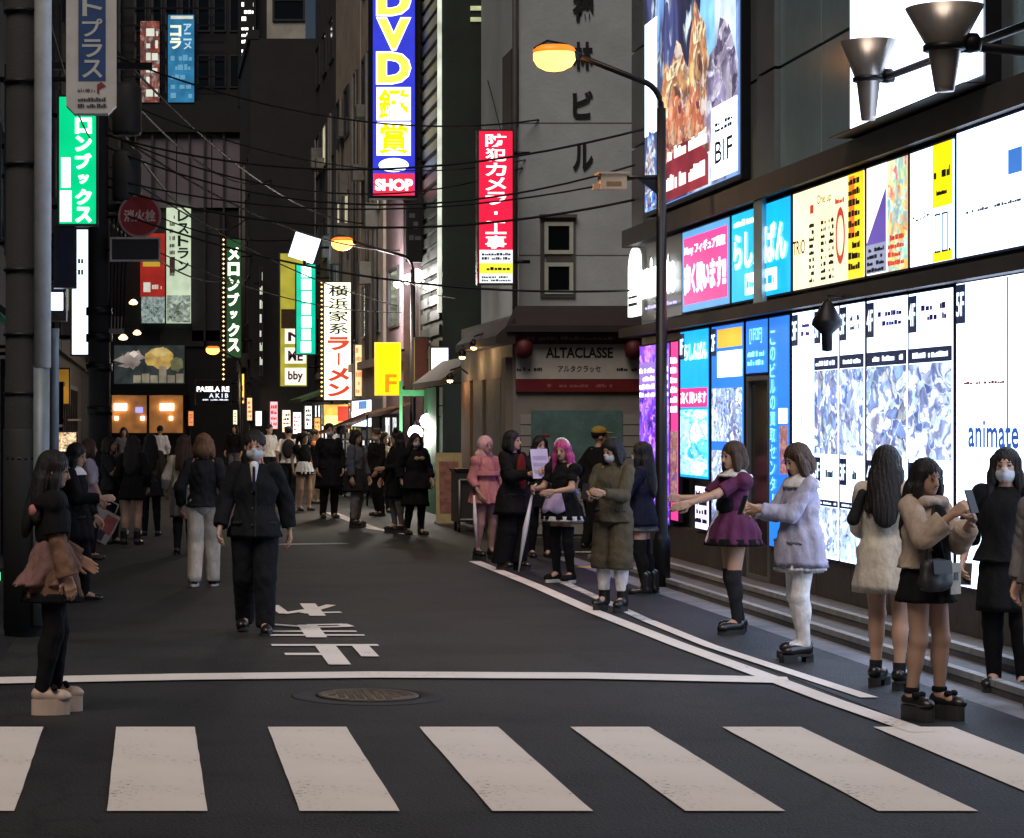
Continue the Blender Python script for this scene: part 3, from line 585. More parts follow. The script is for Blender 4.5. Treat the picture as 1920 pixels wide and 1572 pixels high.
# wall lamps on the side
def wall_lamp(x, y, z, lab, e=6.0):
    t = thing("wall_lamp", lab, "lamp", (x, y, z))
    MB().tube([(x + .32, y, z + .1), (x + .16, y, z + .22), (x, y, z + .16)], .015, 6).build("arm", M_dark, t)
    MB().lathe([(.0, z - .02), (.05, z - .02), (.07, z + .02), (.07, z + .06), (.02, z + .12), (.0, z + .12)], x, y, 12).build("shade", M_dark, t)
    MB().lathe([(.0, z - .06), (.045, z - .045), (.055, z - .01), (.05, z - .018)], x, y, 10).build("bulb", emi("warm_bulb", (1, .6, .25, 1), e), t)
    l = bpy.data.lights.new("glow", 'POINT'); l.energy = 6; l.color = (1, .62, .3); l.shadow_soft_size = .06
    o = bpy.data.objects.new("glow", l); COL.objects.link(o); o.location = (x - .02, y - .02, z - .12)
wall_lamp(5.30, 38.0, gz(650, 38), "warm wall lamp under the brown side awning, nearer the pillar")
wall_lamp(5.30, 39.4, gz(668, 39.4), "warm wall lamp on the shop side, next to the timber panel")
wall_lamp(5.30, 41.0, gz(712, 41), "dim gooseneck wall lamp low on the shop side")
# ---- grey building with black characters
YB = 42.2
xb = gx(973, YB)
t = thing("office_building", "plain grey office block with black Japanese characters down its front", "building", (8.5, 46, 0))
MB().box(xb, 13, YB, 47.0, 0, 17).build("wall", wall("office_grey", (168, 176, 180), .75, .16), t)
T3 = S_(0, YB)
for k, (py, ch) in enumerate(((15, "神"), (105, "林"), (197, "ビ"), (295, "ル"))):
    MB(T3).text(ch, gx(1073, YB), gx(1112, YB), gz(py + 26, YB), gz(py - 26, YB), .03, bold=.04).build("character", M_ink, t)
for (pa, pb) in ((417, 477), (493, 552)):
    wf = MB(T3).frame(gx(1020, YB), gx(1074, YB), gz(pb, YB), gz(pa, YB), 0, .06, .07).build("window", mat("window_white", c(190, 195, 185), .5, .1, .1), t)
    MB(T3).slab(gx(1026, YB), gx(1071, YB), gz(pb - 4, YB), gz(pa + 5, YB), .0, .02).build("pane", M_glass, wf)
MB(T3).frame(gx(1013, YB), gx(1078, YB), gz(558, YB), gz(409, YB), 0, .045, .07).build("window_surround", wall("surround", (84, 82, 80)), t)
MB(T3).slab(gx(1024, YB), gx(1072, YB), gz(493, YB), gz(477, YB), 0, .03).build("window_spandrel", wall("surround", (84, 82, 80)), t)
MB(T3).slab(gx(1011, YB), gx(1080, YB), gz(409, YB), gz(403, YB), 0, .12).build("window_hood", wall("hood", (90, 88, 86)), t)
b = MB(T3)
for k in range(1, 7): b.slab(xb, 13, k * 2.4, k * 2.4 + .02, 0, .004)
b.build("wall_joint", wall("joint_grey", (90, 92, 92)), t)
MB().box(xb - .12, xb, YB + .1, YB + 1.2, gz(240, YB), gz(90, YB)).build("side_sign_board", mat("rust_board", c(52, 38, 34), .7, 0, .3), t)
MB().tube([(xb - .08, YB - .05, 0), (xb - .08, YB - .05, 15)], .05, 8).build("drain_pipe", mat("pipe_grey", c(80, 80, 80), .6), t)
# ---- right row farther on
ROW = []
BLD = {}
def row_block(name, label, x, y0, y1, h, rgb, seed, depth=9, face='W', win=True, lit=.06, floors=None):
    t = BLD[name] = thing("row_building", label, "building", ((x + depth/2) if face == 'W' else (x - depth/2), (y0+y1)/2, 0))
    m = wall(name, rgb)
    if face == 'W': MB().box(x, x + depth, y0, y1, 0, h).build("wall", m, t); T = W_(x, y1)
    else: MB().box(x - depth, x, y0, y1, 0, h).build("wall", m, t); T = E_(x, y0)
    L_ = y1 - y0; r_ = random.Random(seed)
    if win:
        nu = max(1, int(L_ / 2.1)); pit = L_ / nu
        wins(t, T, [pit * i + pit * .22 for i in range(nu)], [3.9 + 2.9 * k for k in range(int((h - 4.5) / 2.9))], pit * .56, 1.35, lit, seed)
    MB(T).slab(0, L_, 3.1, 3.3, 0, .12).build("string_course", m, t)
    MB(T).slab(-.02, L_ + .02, h - .02, h + .3, -.3, .08).build("parapet", m, t)
    return t, T, L_
row_block("green_dark", "dark green louvred building behind the red camera sign", 5.95, 47.2, 50.6, 16, (34, 44, 40), 1, win=False)
TG = W_(5.95, 50.6)
gt = bpy.data.objects[[o.name for o in COL.objects if o.name.startswith("row_building")][-1]]
for k in range(40):
    z = 2.6 + k * .32
    MB(TG).slab(.1, 3.3, z, z + .2, 0, .06).build("louvre", mat("louvre_green", c(26, 40, 34), .5, .3, .2), gt)
for k, (p_, q_) in enumerate(((12, 20), (33, 41))): MB(S_(0, 47.2)).slab(gx(882, 47.2), gx(920, 47.2), gz(q_, 47.2), gz(p_, 47.2), 0, .03).build("lit_window", emi("dim_green_light", (.5, .55, .3, 1), .5, .6), gt)
MB(TG).slab(3.36, 3.44, 4, 13, 0.02, .1).build("light_strip", emi("strip_light", (.75, .85, .7, 1), .5, .5), gt)
row_block("mauve_clad", "mauve metal clad narrow building past the louvred one", 5.55, 50.8, 54.5, 13, (112, 92, 98), 2, lit=.0)
row_block("dark_brown", "tall brown grey building behind the vertical DVD sign", 5.5, 54.7, 60.5, 19, (170, 156, 146), 3)
row_block("beige_grey", "beige grey building with the yellow F sign", 5.5, 60.7, 68.5, 15, (165, 152, 140), 4, lit=.12)
row_block("slate", "slate grey building behind the green neon sign", 5.5, 68.7, 77, 17, (60, 60, 64), 5, lit=.1)
row_block("charcoal_right", "charcoal building past the melon book sign", 3.5, 80.5, 90, 15, (36, 36, 40), 6, lit=.05)
# ---- left row
row_block("left_near", "dark narrow shop building beside the near utility pole", -1.75, 20.0, 30.5, 14, (52, 46, 42), 11, face='E', lit=.1)
row_block("left_two", "dark left hand building with blue projecting sign", -1.75, 30.7, 43, 15, (46, 44, 44), 12, face='E')
row_block("left_three", "brown left hand building with lit shop front", -1.75, 43.2, 60, 14, (70, 56, 44), 13, face='E', lit=.15)
row_block("left_four", "tall left hand block with stacked signs high up", -1.75, 60.2, 86, 18, (48, 48, 50), 14, face='E', lit=.08)
# ---- end of the street
YE = 92.0
e = thing("street_end_building", "dark building closing the street with mural and lit entrance", "building", (0, 97, 0))
TE = S_(0, YE)
MB().box(-9, 6, YE, YE + 12, 0, 24).build("wall", wall("end_dark", (32, 32, 36)), e)
for i, (a, b_) in enumerate(((255, 330), (332, 396), (398, 460), (462, 560), (562, 640))):
    MB(TE).slab(gx(a, YE), gx(b_, YE), gz(390, YE), gz(252, YE), 0, .1).build("wall_panel", wall("lilac_panel", (116, 108, 120), .7, .12), e)
MB(TE).slab(gx(240, YE), gx(690, YE), gz(250, YE), gz(192, YE), 0, .35).build("dark_band", wall("band_dark", (28, 28, 32)), e)
for (a, b_, p, q) in ((360, 412, 400, 640), (462, 520, 395, 640), (300, 420, 620, 650)):
    MB(TE).slab(gx(a, YE), gx(b_, YE), gz(q, YE), gz(p, YE), 0, .06).build("wall_panel", wall("end_panel", (50, 48, 54), .6), e)
MB(TE).slab(gx(500, YE), gx(572, YE), gz(192, YE), gz(-120, YE), 0, .2).build("pale_bay", wall("pale_bay", (176, 174, 164)), e)
TEb = S_(0, YE - .2)
for (p, q) in ((-60, -20), (0, 42), (95, 138)):
    wf = MB(TEb).frame(gx(510, YE), gx(571, YE), gz(q, YE), gz(p, YE), 0, .08, .08).build("window", M_frame, e); MB(TEb).slab(gx(514, YE), gx(567, YE), gz(q - 3, YE), gz(p + 3, YE), 0.001, .03).build("pane", M_glass, wf)
for k in range(4): MB(TEb).slab(gx(500, YE), gx(571, YE), gz(160 + k*9, YE), gz(156 + k*9, YE), 0, .06).build("sill_rail", M_alu, e)
r_ = random.Random(5)
wins(e, TE, [gx(250 + 30 * i, YE) for i in range(7)], [gz(165, YE), gz(60, YE), gz(-40, YE)], .5, 1.3, .0, 9)
# scaffold-like balcony rails high up on the left
for k in range(6): MB(TE).slab(gx(225, YE), gx(420, YE), gz(20 + k * 32, YE), gz(17 + k * 32, YE), .3, .36).build("balcony_rail", M_dark, e)
# lit entrance
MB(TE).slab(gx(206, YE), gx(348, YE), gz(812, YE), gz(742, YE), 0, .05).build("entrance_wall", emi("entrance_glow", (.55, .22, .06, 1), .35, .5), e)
MB(TE).slab(gx(196, YE), gx(352, YE), gz(742, YE), gz(722, YE), 0, 1.2).build("canopy", M_dark, e)
for (a, b_) in ((214, 238), (300, 326)): MB(TE).slab(gx(a, YE), gx(b_, YE), gz(770, YE), gz(757, YE), .06, .2).build("ceiling_light", emi("entrance_lamp", (1, .85, .6, 1), 3.5), e)
MB(TE).slab(gx(254, YE), gx(268, YE), gz(774, YE), gz(764, YE), .06, .15).build("blue_light", emi("blue_lamp", (.3, .3, 1, 1), 1.6), e)
for px in (215, 264, 317): MB(TE).slab(gx(px, YE), gx(px + 7, YE), gz(788, YE), gz(781, YE), .06, .15).build("small_light", MATS["entrance_lamp"], e)
for px in (205, 275, 343): MB(TE).slab(gx(px, YE), gx(px + 5, YE), gz(880, YE), gz(742, YE), .05, .3).build("entrance_post", mat("wood_post", c(96, 62, 40), .7), e)

# ================================================================== signs
def vsign(px0, px1, py0, py1, Y, m_face, label, name="projecting_sign", d=.22, fr=.03, m_box=None, bracket=None, group=None, both=True):
    """projecting light box whose face looks down the street"""
    T = S_(0, Y); x0, x1, z1, z0 = gx(px0, Y), gx(px1, Y), gz(py0, Y), gz(py1, Y)
    t = thing(name, label, "sign", ((x0+x1)/2, Y, z0), group)
    MB(T).slab(x0, x1, z0, z1, -d, 0).build("box", m_box or M_frame, t)
    MB(T).slab(x0 + fr, x1 - fr, z0 + fr, z1 - fr, 0, .008).build("face", m_face, t)
    if bracket is not None:
        for z in (z0 + (z1-z0)*.15, z0 + (z1-z0)*.85): MB().tube([((x1 if bracket > x1 else x0), Y + d/2, z), (bracket, Y + d/2, z)], .035, 6).build("bracket", M_dark, t)
    return t, T, x0, x1, z0, z1
def L3(t, T, st, Y, px0, px1, py0, py1, m, vertical=False, bold=0.0, n=.016, nm="lettering"):
    return MB(T).text(st, gx(px0, Y), gx(px1, Y), gz(py1, Y), gz(py0, Y), n, vertical, bold).build(nm, m, t)
def P3(t, T, Y, px0, px1, py0, py1, m, n0=.008, n1=.014, nm="colour_field"):
    return MB(T).slab(gx(px0, Y), gx(px1, Y), gz(py1, Y), gz(py0, Y), n0, n1).build(nm, m, t)
# DVD tower sign
Y = 50.3
t, T, *_ = vsign(694, 783, -140, 372, Y, emi("dvd_blue", (.03, .04, .55, 1), 1.1), "tall blue light box sign with yellow DVD lettering", bracket=5.98, d=.45, m_box=M_dark, fr=.06)
Wl, Yl = E_letter, emi("dvd_yellow", (1, .88, .08, 1), 1.5); Ym = emi("dvd_yellow_deep", (1, .8, .0, 1), 1.15)
for (ch, a, b_, m2) in (("D", -25, 30, Yl), ("V", 34, 94, Yl), ("D", 98, 158, Yl), ("鑑", 164, 226, Ym), ("賞", 229, 292, Ym)):
    kj = ch not in "DV"
    if kj: P3(t, T, Y, 706, 770, a, b_, Wl, nm="white_block"); L3(t, T, ch, Y, 709, 767, a + 3, b_ - 3, m2, bold=.03, n=.024)
    else: L3(t, T, ch, Y, 705, 771, a - 1, b_ + 1, Wl, bold=.07, n=.016); L3(t, T, ch, Y, 708, 768, a + 2, b_ - 2, m2, bold=.045, n=.024)
b = MB(T); b.poly([(gx(738 + 28*math.cos(k*math.pi/10), Y), gz(310 - 13*math.sin(k*math.pi/10), Y)) for k in range(20)], .01, .018); b.build("white_oval", E_white, t)
P3(t, T, Y, 700, 777, 326, 367, emi("dvd_red", (.9, .03, .08, 1), 1.0)); L3(t, T, "SHOP", Y, 703, 774, 336, 358, E_letter, bold=.05, n=.022)
# red camera sign
Y = 41.0
t, T, *_ = vsign(895, 964, 243, 534, Y, emi("camera_red", (.85, .015, .06, 1), .95), "red light box sign with white security camera lettering", bracket=gx(973, 42.2) + .02)
L3(t, T, "防犯カメラ・工事", Y, 910, 949, 250, 468, E_letter, True, .018, n=.018)
P3(t, T, Y, 899, 961, 469, 531, emi("sign_foot", (.75, .8, .85, 1), .9)); P3(t, T, Y, 899, 961, 494, 513, emi("sign_yellow", (.9, .85, .05, 1), 1.0), .014, .02)
dashes(t, gx(903, Y), gx(957, Y), gz(489, Y), gz(473, Y), 2, M_inkb, 5, n=.022, Tn=T); dashes(t, gx(903, Y), gx(957, Y), gz(509, Y), gz(499, Y), 1, M_ink, 6, n=.026, Tn=T, cols=5); dashes(t, gx(903, Y), gx(957, Y), gz(529, Y), gz(517, Y), 2, mat("green_ink", c(30, 90, 60), .6), 7, n=.022, Tn=T)
# ramen sign
Y = 63.0
t, T, *_ = vsign(606, 661, 528, 752, Y, emi("ramen_white", (.95, .95, .72, 1), 1.15), "tall cream ramen sign with black and red brushed characters and bulb edging", bracket=5.52)
L3(t, T, "横浜家系", Y, 616, 653, 534, 628, M_ink, True, .014); L3(t, T, "ラーメン", Y, 614, 656, 630, 746, emi("ramen_red", (.7, .05, .02, 1), .75), True, .055)
b = MB()
for k in range(26):
    z = gz(530 + k * 8.5, Y); b.lathe([(0, z - .03), (.035, z), (0, z + .03)], gx(603, Y), Y - .03, 6)
b.build("bulb_strip", emi("amber_bulb", (1, .6, .2, 1), 2.2, .2), t)["kind"] = "stuff"
t, T, *_ = vsign(664, 682, 645, 745, 60.3, emi("orange_pale", (1, .6, .3, 1), 1.2), "small pale orange light box beside the ramen sign", bracket=5.52)
dashes(t, gx(667, 60.3), gx(680, 60.3), gz(740, 60.3), gz(650, 60.3), 6, emi("orange_p2", (1, .3, .1, 1), .9), 3, n=.016, Tn=T, cols=2)
t, T, *_ = vsign(605, 655, 757, 800, 63.2, emi("flame_art", (1, .45, .08, 1), 1.3, .8), "orange and red lit food board under the ramen sign", bracket=5.52)
P3(t, T, 63.2, 633, 653, 762, 790, emi("food_red", (.6, .06, .04, 1), .8)); P3(t, T, 63.2, 609, 633, 780, 798, emi("food_yellow", (1, .8, .25, 1), 1.8))
# green neon sign + tilted white cube
Y = 70.0
t, T, *_ = vsign(554, 593, 495, 666, Y, emi("neon_green", (.0, .55, .33, 1), 1.1), "bright green vertical light box with glowing white column", bracket=5.52)
for k in range(7): P3(t, T, Y, 565 + random.uniform(-1, 1), 583 + random.uniform(-1, 1), 500 + k*23.5, 500 + k*23.5 + 20, emi("neon_white", (.8, 1, .95, 1), 2.4), nm="glowing_character")
t = thing("cube_sign", "tilted white glowing cube sign above the green light box", "sign", (gx(571, Y), Y, gz(490, Y)))
b = MB(); cx_, cz_ = gx(571, Y), gz(464, Y); a = R(-18); s_ = .38
b.add([(cx_ + (u*math.cos(a) - v*math.sin(a)) * s_, Y + n * .3, cz_ + (u*math.sin(a) + v*math.cos(a)) * s_) for n in (-1, 1) for u, v in ((-1, -1), (1, -1), (1, 1), (-1, 1))],
      [(0, 1, 2, 3), (7, 6, 5, 4), (0, 4, 5, 1), (1, 5, 6, 2), (2, 6, 7, 3), (3, 7, 4, 0)]); b.build("cube", E_cool, t)
MB().tube([(cx_, Y, cz_ - .3), (cx_, Y, gz(496, Y))], .05, 6).build("stem", M_dark, t); MB().tube([(cx_, Y + .1, cz_), (5.55, Y + .1, cz_)], .04, 6).build("bracket", M_dark, t)
# yellow board with purple lettering
Y = 75.0
t, T, *_ = vsign(524, 577, 474, 726, Y, emi("board_olive", (.55, .5, .05, 1), .55, .3), "olive yellow sign board with white fields and purple lettering", bracket=5.52)
P3(t, T, Y, 527, 577, 580, 616, mat("board_brown", c(90, 70, 40), .7)); 
for (p, q, s2) in ((617, 645, "N"), (652, 682, "ME"), (690, 722, "bby")):
    P3(t, T, Y, 534, 574, p, q, emi("board_white_e", (.9, .88, .75, 1), .8)); L3(t, T, s2, Y, 540, 568, p + 6, q - 5, mat("purple_ink", c(110, 40, 90), .6), bold=.03, n=.02)
# melon book sign
Y = 80.3
t, T, *_ = vsign(424, 453, 447, 672, Y, emi("melon_green", (.02, .09, .03, 1), .6), "dark green vertical sign with glowing katakana and bulb edging", bracket=3.55)
L3(t, T, "メロンブックス", Y, 427, 449, 462, 662, emi("melon_letter", (.9, 1, .75, 1), 1.5), True, .05)
b = MB()
for k in range(30):
    z = gz(450 + k * 9, Y); b.lathe([(0, z - .045), (.05, z), (0, z + .045)], gx(419, Y), Y - .02, 6)
b.build("bulb_strip", emi("cream_bulb", (1, .75, .35, 1), 1.5, .2), t)["kind"] = "stuff"; MB().tube([(gx(419, Y), Y + .03, gz(715, Y)), (gx(419, Y), Y + .03, gz(447, Y))], .05, 6).build("bulb_post", M_dark, t)
t, T, *_ = vsign(447, 459, 700, 758, 80.0, emi("hot_yellow", (1, .6, .08, 1), 1.5), "narrow glowing yellow sign under the green melon sign", bracket=3.55)
dashes(t, gx(449, 80), gx(457, 80), gz(755, 80), gz(703, 80), 3, mat("brown_ink", c(80, 40, 10), .6), 3, n=.016, Tn=T, cols=1)
t, T, *_ = vsign(486, 493, 500, 705, 79.8, M_black, "thin black sign with small white characters at the dark corner", bracket=3.6)
dashes(t, gx(487, 79.8), gx(492, 79.8), gz(690, 79.8), gz(505, 79.8), 7, emi("dim_letter", (.7, .75, .6, 1), .6), 13, n=.016, Tn=T, cols=1)
# PASELA board on the end building's corner
Y = 88.0
t, T, *_ = vsign(366, 434, 712, 760, Y, M_black, "black sign with white PASELA lettering at the street end", bracket=3.6, d=.3)
L3(t, T, "PASELA RE", Y, 369, 430, 725, 735, E_letter, bold=.03); L3(t, T, "A K I B", Y, 392, 428, 738, 746, emi("soft_letter", (.8, .85, 1, 1), 1.0), bold=.02); dashes(t, gx(380, Y), gx(428, Y), gz(752, Y), gz(748, Y), 1, MATS["soft_letter"], 5, n=.016, Tn=T, cols=9)
# banners on the end building
def banner(px0, px1, py0, py1, m, label, Y=91.6):
    T = S_(0, Y); t = thing("banner", label, "banner", (gx(px0, Y), Y, gz(py1, Y)))
    MB(T).slab(gx(px0, Y), gx(px1, Y), gz(py1, Y), gz(py0, Y), -.3, 0).build("cloth", m, t); return t, T
Y = 91.6
t, T = banner(312, 358, 390, 606, emi("banner_pale", (.62, .75, .55, 1), .55, .2), "pale green lit restaurant banner with black katakana")
L3(t, T, "レストラン", Y, 333, 354, 394, 510, M_ink, True, .03); dashes(t, gx(318, Y), gx(328, Y), gz(520, Y), gz(400, Y), 9, mat("grey_ink", c(110, 115, 105), .6), 7, n=.012, Tn=T, cols=2)
P3(t, T, Y, 318, 328, 482, 512, mat("seal_red", c(140, 90, 80), .6), .002, .01); P3(t, T, Y, 313, 357, 554, 605, art("banner_art", [(.5,.62,.5,1), (.08,.1,.08,1), (.6,.7,.58,1), (.2,.25,.2,1)], .5, (2, 3), 4.), .002, .008, "picture")
t, T = banner(263, 309, 438, 556, emi("banner_red", (.5, .03, .02, 1), .5, .3), "red lit banner with yellow emblem beside the restaurant banner")
P3(t, T, Y, 268, 300, 476, 500, emi("emblem_yellow", (.8, .5, .05, 1), .5), .002, .012, "emblem"); P3(t, T, Y, 269, 282, 530, 548, E_dim, .002, .012, "pale_seal"); dashes(t, gx(285, Y), gx(303, Y), gz(545, Y), gz(532, Y), 1, E_dim, 5, n=.014, Tn=T, cols=3)
t, T = banner(265, 309, 557, 606, art("banner_art2", [(.4,.55,.5,1), (.1,.12,.1,1), (.5,.65,.6,1), (.3,.35,.35,1)], .45, (3, 3), 8.), "pale banner with dark figures under the red banner")
t, T = banner(214, 346, 648, 720, emi("mural_base", (.03, .04, .04, 1), .5, .6), "wide painted mural board in gold and grey above the entrance")
def blot(nm, px, py, w_, h_, m_, n_, seed, k=16, jag=.25):
    r2 = random.Random(seed); return MB(T).poly([(gx(px + w_ * (1 + r2.uniform(-jag, jag)) * math.cos(2*math.pi*i/k), Y), gz(py - h_ * (1 + r2.uniform(-jag, jag)) * math.sin(2*math.pi*i/k), Y)) for i in range(k)], .0, n_).build(nm, m_, t)
G1, G2, G3 = emi("mural_gold", (.75, .5, .14, 1), .45, .7), emi("mural_grey", (.4, .33, .3, 1), .4, .6), emi("mural_stone", (.32, .28, .2, 1), .4, .5)
blot("grey_patch", 246, 676, 24, 18, G2, .006, 1, 18, .5); blot("pale_patch", 251, 664, 7, 6, emi("mural_pale", (.8, .7, .6, 1), .5, .3), .011, 2); blot("gold_patch", 300, 672, 28, 20, G1, .008, 3, 18, .2); blot("gold_patch", 300, 660, 15, 9, emi("mural_gold2", (.85, .65, .25, 1), .5, .4), .013, 4); blot("olive_patch", 330, 684, 12, 14, emi("mural_olive", (.2, .2, .1, 1), .4, .5), .009, 5)
for i in range(6): P3(t, T, Y, 250 + i*16, 264 + i*16, 704 - (i % 2)*3 - (14 if i == 3 else 0), 718, G3, .001, .012 + .001*i, "stone_block")
t, T = banner(263, 299, 40, 192, art("red_old", [(.25,.04,.02,1), (.1,.05,.05,1), (.35,.06,.03,1), (.4,.35,.32,1), (.15,.05,.04,1)], .5, (2, 6), 3.), "faded red banner with pale characters high up")
dashes(t, gx(274, Y), gx(296, Y), gz(186, Y), gz(50, Y), 6, E_dim, 5, n=.01, Tn=T, cols=1)
t, T = banner(315, 364, 28, 192, emi("blue_banner", (.03, .2, .4, 1), .6, .4), "blue banner with pale katakana high up")
L3(t, T, "コラ", Y, 319, 340, 46, 94, emi("pale_yel", (.75, .8, .6, 1), .8), True, .05); L3(t, T, "アニメ", Y, 344, 359, 44, 94, emi("pale_cy", (.4, .6, .7, 1), .7), True, .03)
P3(t, T, Y, 320, 362, 30, 36, E_dim, .002, .01); dashes(t, gx(320, Y), gx(360, Y), gz(188, Y), gz(100, Y), 5, emi("pale_cy2", (.15, .4, .6, 1), .6), 15, n=.012, Tn=T, cols=3)
t, T = banner(446, 480, -60, 200, M_black, "black vertical sign with stacked glowing white characters high up")
for (p, q) in ((-40, -4), (2, 42), (47, 84), (89, 126), (129, 152), (155, 168), (174, 197)): 
    dashes(t, gx(453, Y), gx(475, Y), gz(q, Y), gz(p, Y), 3, E_letter, int(p) + 50, n=.012, Tn=T, cols=2, nm="glowing_character")
# yellow F sign and white shop sign on right facades
Y = 50.62
t, T, *_ = vsign(703, 752, 642, 742, Y, emi("f_yellow", (1, .62, .0, 1), 1.3), "bright yellow light box sign with letter F", bracket=5.56, d=.12, m_box=emi("f_edge", (1, .7, .1, 1), .8))
L3(t, T, "F", Y, 722, 744, 702, 736, emi("f_deep", (.7, .3, .0, 1), .7), bold=.02)
TWs = W_(5.5, 60.4)
t = thing("shop_sign", "white glowing shop sign with blue mark over the stall awnings", "sign", (5.5, 57.5, 1.65))
MB(TWs).slab(0.2, 5.4, 1.62, 2.33, 0, .25).build("box", M_frame, t); MB(TWs).slab(0.25, 5.35, 1.66, 2.29, .25, .26).build("face", E_white, t); MB(TWs).slab(2.2, 4.4, 2.08, 2.28, .262, .268).build("blue_mark", emi("blue_mark2", (.12, .3, .8, 1), .9), t)
# awnings, bulbs and lit stalls along the right row
def stall_awning(y0, y1, z, m, lab, x=5.5, out=1.0):
    t = thing("stall_awning", lab, "awning", (x, (y0+y1)/2, z - .3))
    b = MB(); b.add([(x, y0, z), (x - out, y0, z - .45), (x - out, y1, z - .45), (x, y1, z), (x, y0, z - .06), (x - out, y0, z - .55), (x - out, y1, z - .55), (x, y1, z - .06)],
        [(0, 1, 2, 3), (7, 6, 5, 4), (0, 4, 5, 1), (1, 5, 6, 2), (2, 6, 7, 3), (3, 7, 4, 0)]); b.build("canopy", m, t)
    for yy in (y0 + .1, y1 - .1): MB().tube([(x, yy, z - .5), (x - out + .05, yy, z - .5)], .02, 5).build("arm", M_dark, t)
t = thing("stall_awning", "tan stall awning slanting down towards the far stalls", "awning", (5.1, 56, 1.6))
b = MB(); b.add([(x_, y_, z_ + dz) for dz in (0, -.06) for x_, y_, z_ in ((4.55, 49.0, 1.98), (5.5, 49.0, 2.2), (5.5, 64.0, 1.62), (4.55, 64.0, 1.45))], [(0, 1, 2, 3), (7, 6, 5, 4), (0, 4, 5, 1), (1, 5, 6, 2), (2, 6, 7, 3), (3, 7, 4, 0)]); b.build("canopy", mat("awning_tan", c(120, 84, 62), .8, 0, .3), t)
for yy in (49.1, 56, 63.9): MB().tube([(4.6, yy, 0), (4.6, yy, 1.95 - (yy - 49) * .034)], .02, 6).build("post", M_dark, t)
stall_awning(64.5, 70.0, 2.85, mat("awning_green", c(70, 96, 60), .8, 0, .3), "green sloping awning past the ramen sign", out=1.3)
stall_awning(42.3, 46.8, 3.0, mat("awning_timber", c(70, 58, 46), .8, 0, .4), "weathered timber canopy beside the dark green shelter", 5.9, .6)
MB_ = MB(); t = thing("green_shelter", "dark green shelter screen under the timber canopy", "shelter", (5.6, 45.5, 0))
MB().box(5.5, 5.56, 44.6, 46.6, .0, 2.45).build("screen", mat("green_sheet", c(22, 84, 52), .6, 0, .3), t); MB().box(5.0, 5.06, 46.5, 46.56, 0, 2.6).build("post", mat("green_post", c(80, 170, 110), .5), t); MB().box(5.06, 5.5, 46.5, 46.56, 2.3, 2.42).build("rail", mat("green_post", c(80, 170, 110)), t)
def shopfront(par, Tm, u0, u1, z0, z1, cols, s, seed, shelves=3):
    t = MB(Tm).slab(u0, u1, z0, z1, 0, .04).build("shop_front", art("front_%d" % seed, cols, s, (max(2, (u1-u0) * 1.5), 4), seed * 1.1, fine=.6), BLD[par])
    MB(Tm).frame(u0 - .05, u1 + .05, z0 - .05, z1 + .05, 0, .12, .08).build("frame", M_dark, t)
    n = max(1, int((u1-u0)/1.4))
    for k in range(1, n): MB(Tm).slab(u0 + k*(u1-u0)/n - .03, u0 + k*(u1-u0)/n + .03, z0, z1, .04, .1).build("mullion", M_dark, t)
    for k in range(1, shelves): MB(Tm).slab(u0, u1, z0 + k*(z1-z0)/shelves, z0 + k*(z1-z0)/shelves + .04, .04, .2).build("shelf", mat("shelf_wood", c(130, 110, 90), .7), t)
WARM = [(.9,.6,.3,1), (.25,.12,.06,1), (1,.85,.6,1), (.4,.25,.15,1), (.9,.5,.2,1), (.1,.08,.07,1)]
COLD = [(.9,.95,1,1), (.3,.32,.35,1), (1,1,.95,1), (.2,.2,.22,1), (.8,.8,.7,1), (.5,.45,.4,1)]
shopfront("mauve_clad", W_(5.55, 54.4), .1, 3.3, .4, 1.9, COLD, 1.2, 1)
shopfront("dark_brown", W_(5.5, 60.3), .2, 5.4, .4, 1.5, COLD, 1.4, 2)
shopfront("beige_grey", W_(5.5, 68.3), .2, 7.2, .3, 2.3, WARM, 1.9, 3)
shopfront("slate", W_(5.5, 76.8), .2, 7.6, .3, 2.3, COLD, 1.8, 4)
shopfront("left_three", E_(-1.75, 44), .3, 9, .4, 2.5, WARM, .7, 5)
shopfront("left_near", E_(-1.75, 27.2), .2, 3.0, .3, 2.5, [(.2,.14,.08,1), (.35,.26,.14,1), (.1,.08,.05,1), (.5,.48,.4,1), (.12,.1,.06,1)], .5, 6)
shopfront("left_two", E_(-1.75, 31), 1.0, 10.5, .3, 2.4, COLD, .35, 7)
def bulb(x, y, z, lab, e=14, r=.15, wall_x=None, pw=40, col=(1, .95, .88)):
    t = thing("bare_bulb", lab, "lamp", (x, y, z - r))
    MB().lathe([(r*math.sin(math.pi*q/10), z - r*math.cos(math.pi*q/10)) for q in range(11)], x, y, 12).build("globe", emi("bulb_%d" % int(e*10), (*col, 1), e, .02), t)
    MB().lathe([(0, z + r*.9), (.035, z + r*.9), (.03, z + r*1.55), (0, z + r*1.6)], x, y, 8).build("socket", M_black, t)
    MB().tube([(x, y, z + r*1.5), (x + (.25 if wall_x is None else (wall_x - x)), y, z + r*1.5 + .12)], .012, 5).build("flex", M_black, t)
    l = bpy.data.lights.new("bulb_glow", 'POINT'); l.energy = pw; l.color = col; l.shadow_soft_size = r * 1.2
    o = bpy.data.objects.new("bulb_glow", l); COL.objects.link(o); o.location = (x - r*1.6, y - r*1.6, z - r*1.3)
bulb(gx(802, 46), 46, gz(790, 46), "glowing white bulb nearest the green shelter", wall_x=5.9)
bulb(gx(757, 52.5), 52.5, gz(822, 52.5), "glowing white bulb under the tan awning by the goods", wall_x=5.55, r=.12)
bulb(gx(700, 58), 58, gz(838, 58), "glowing white bulb deeper under the tan awning", wall_x=5.5, r=.12)
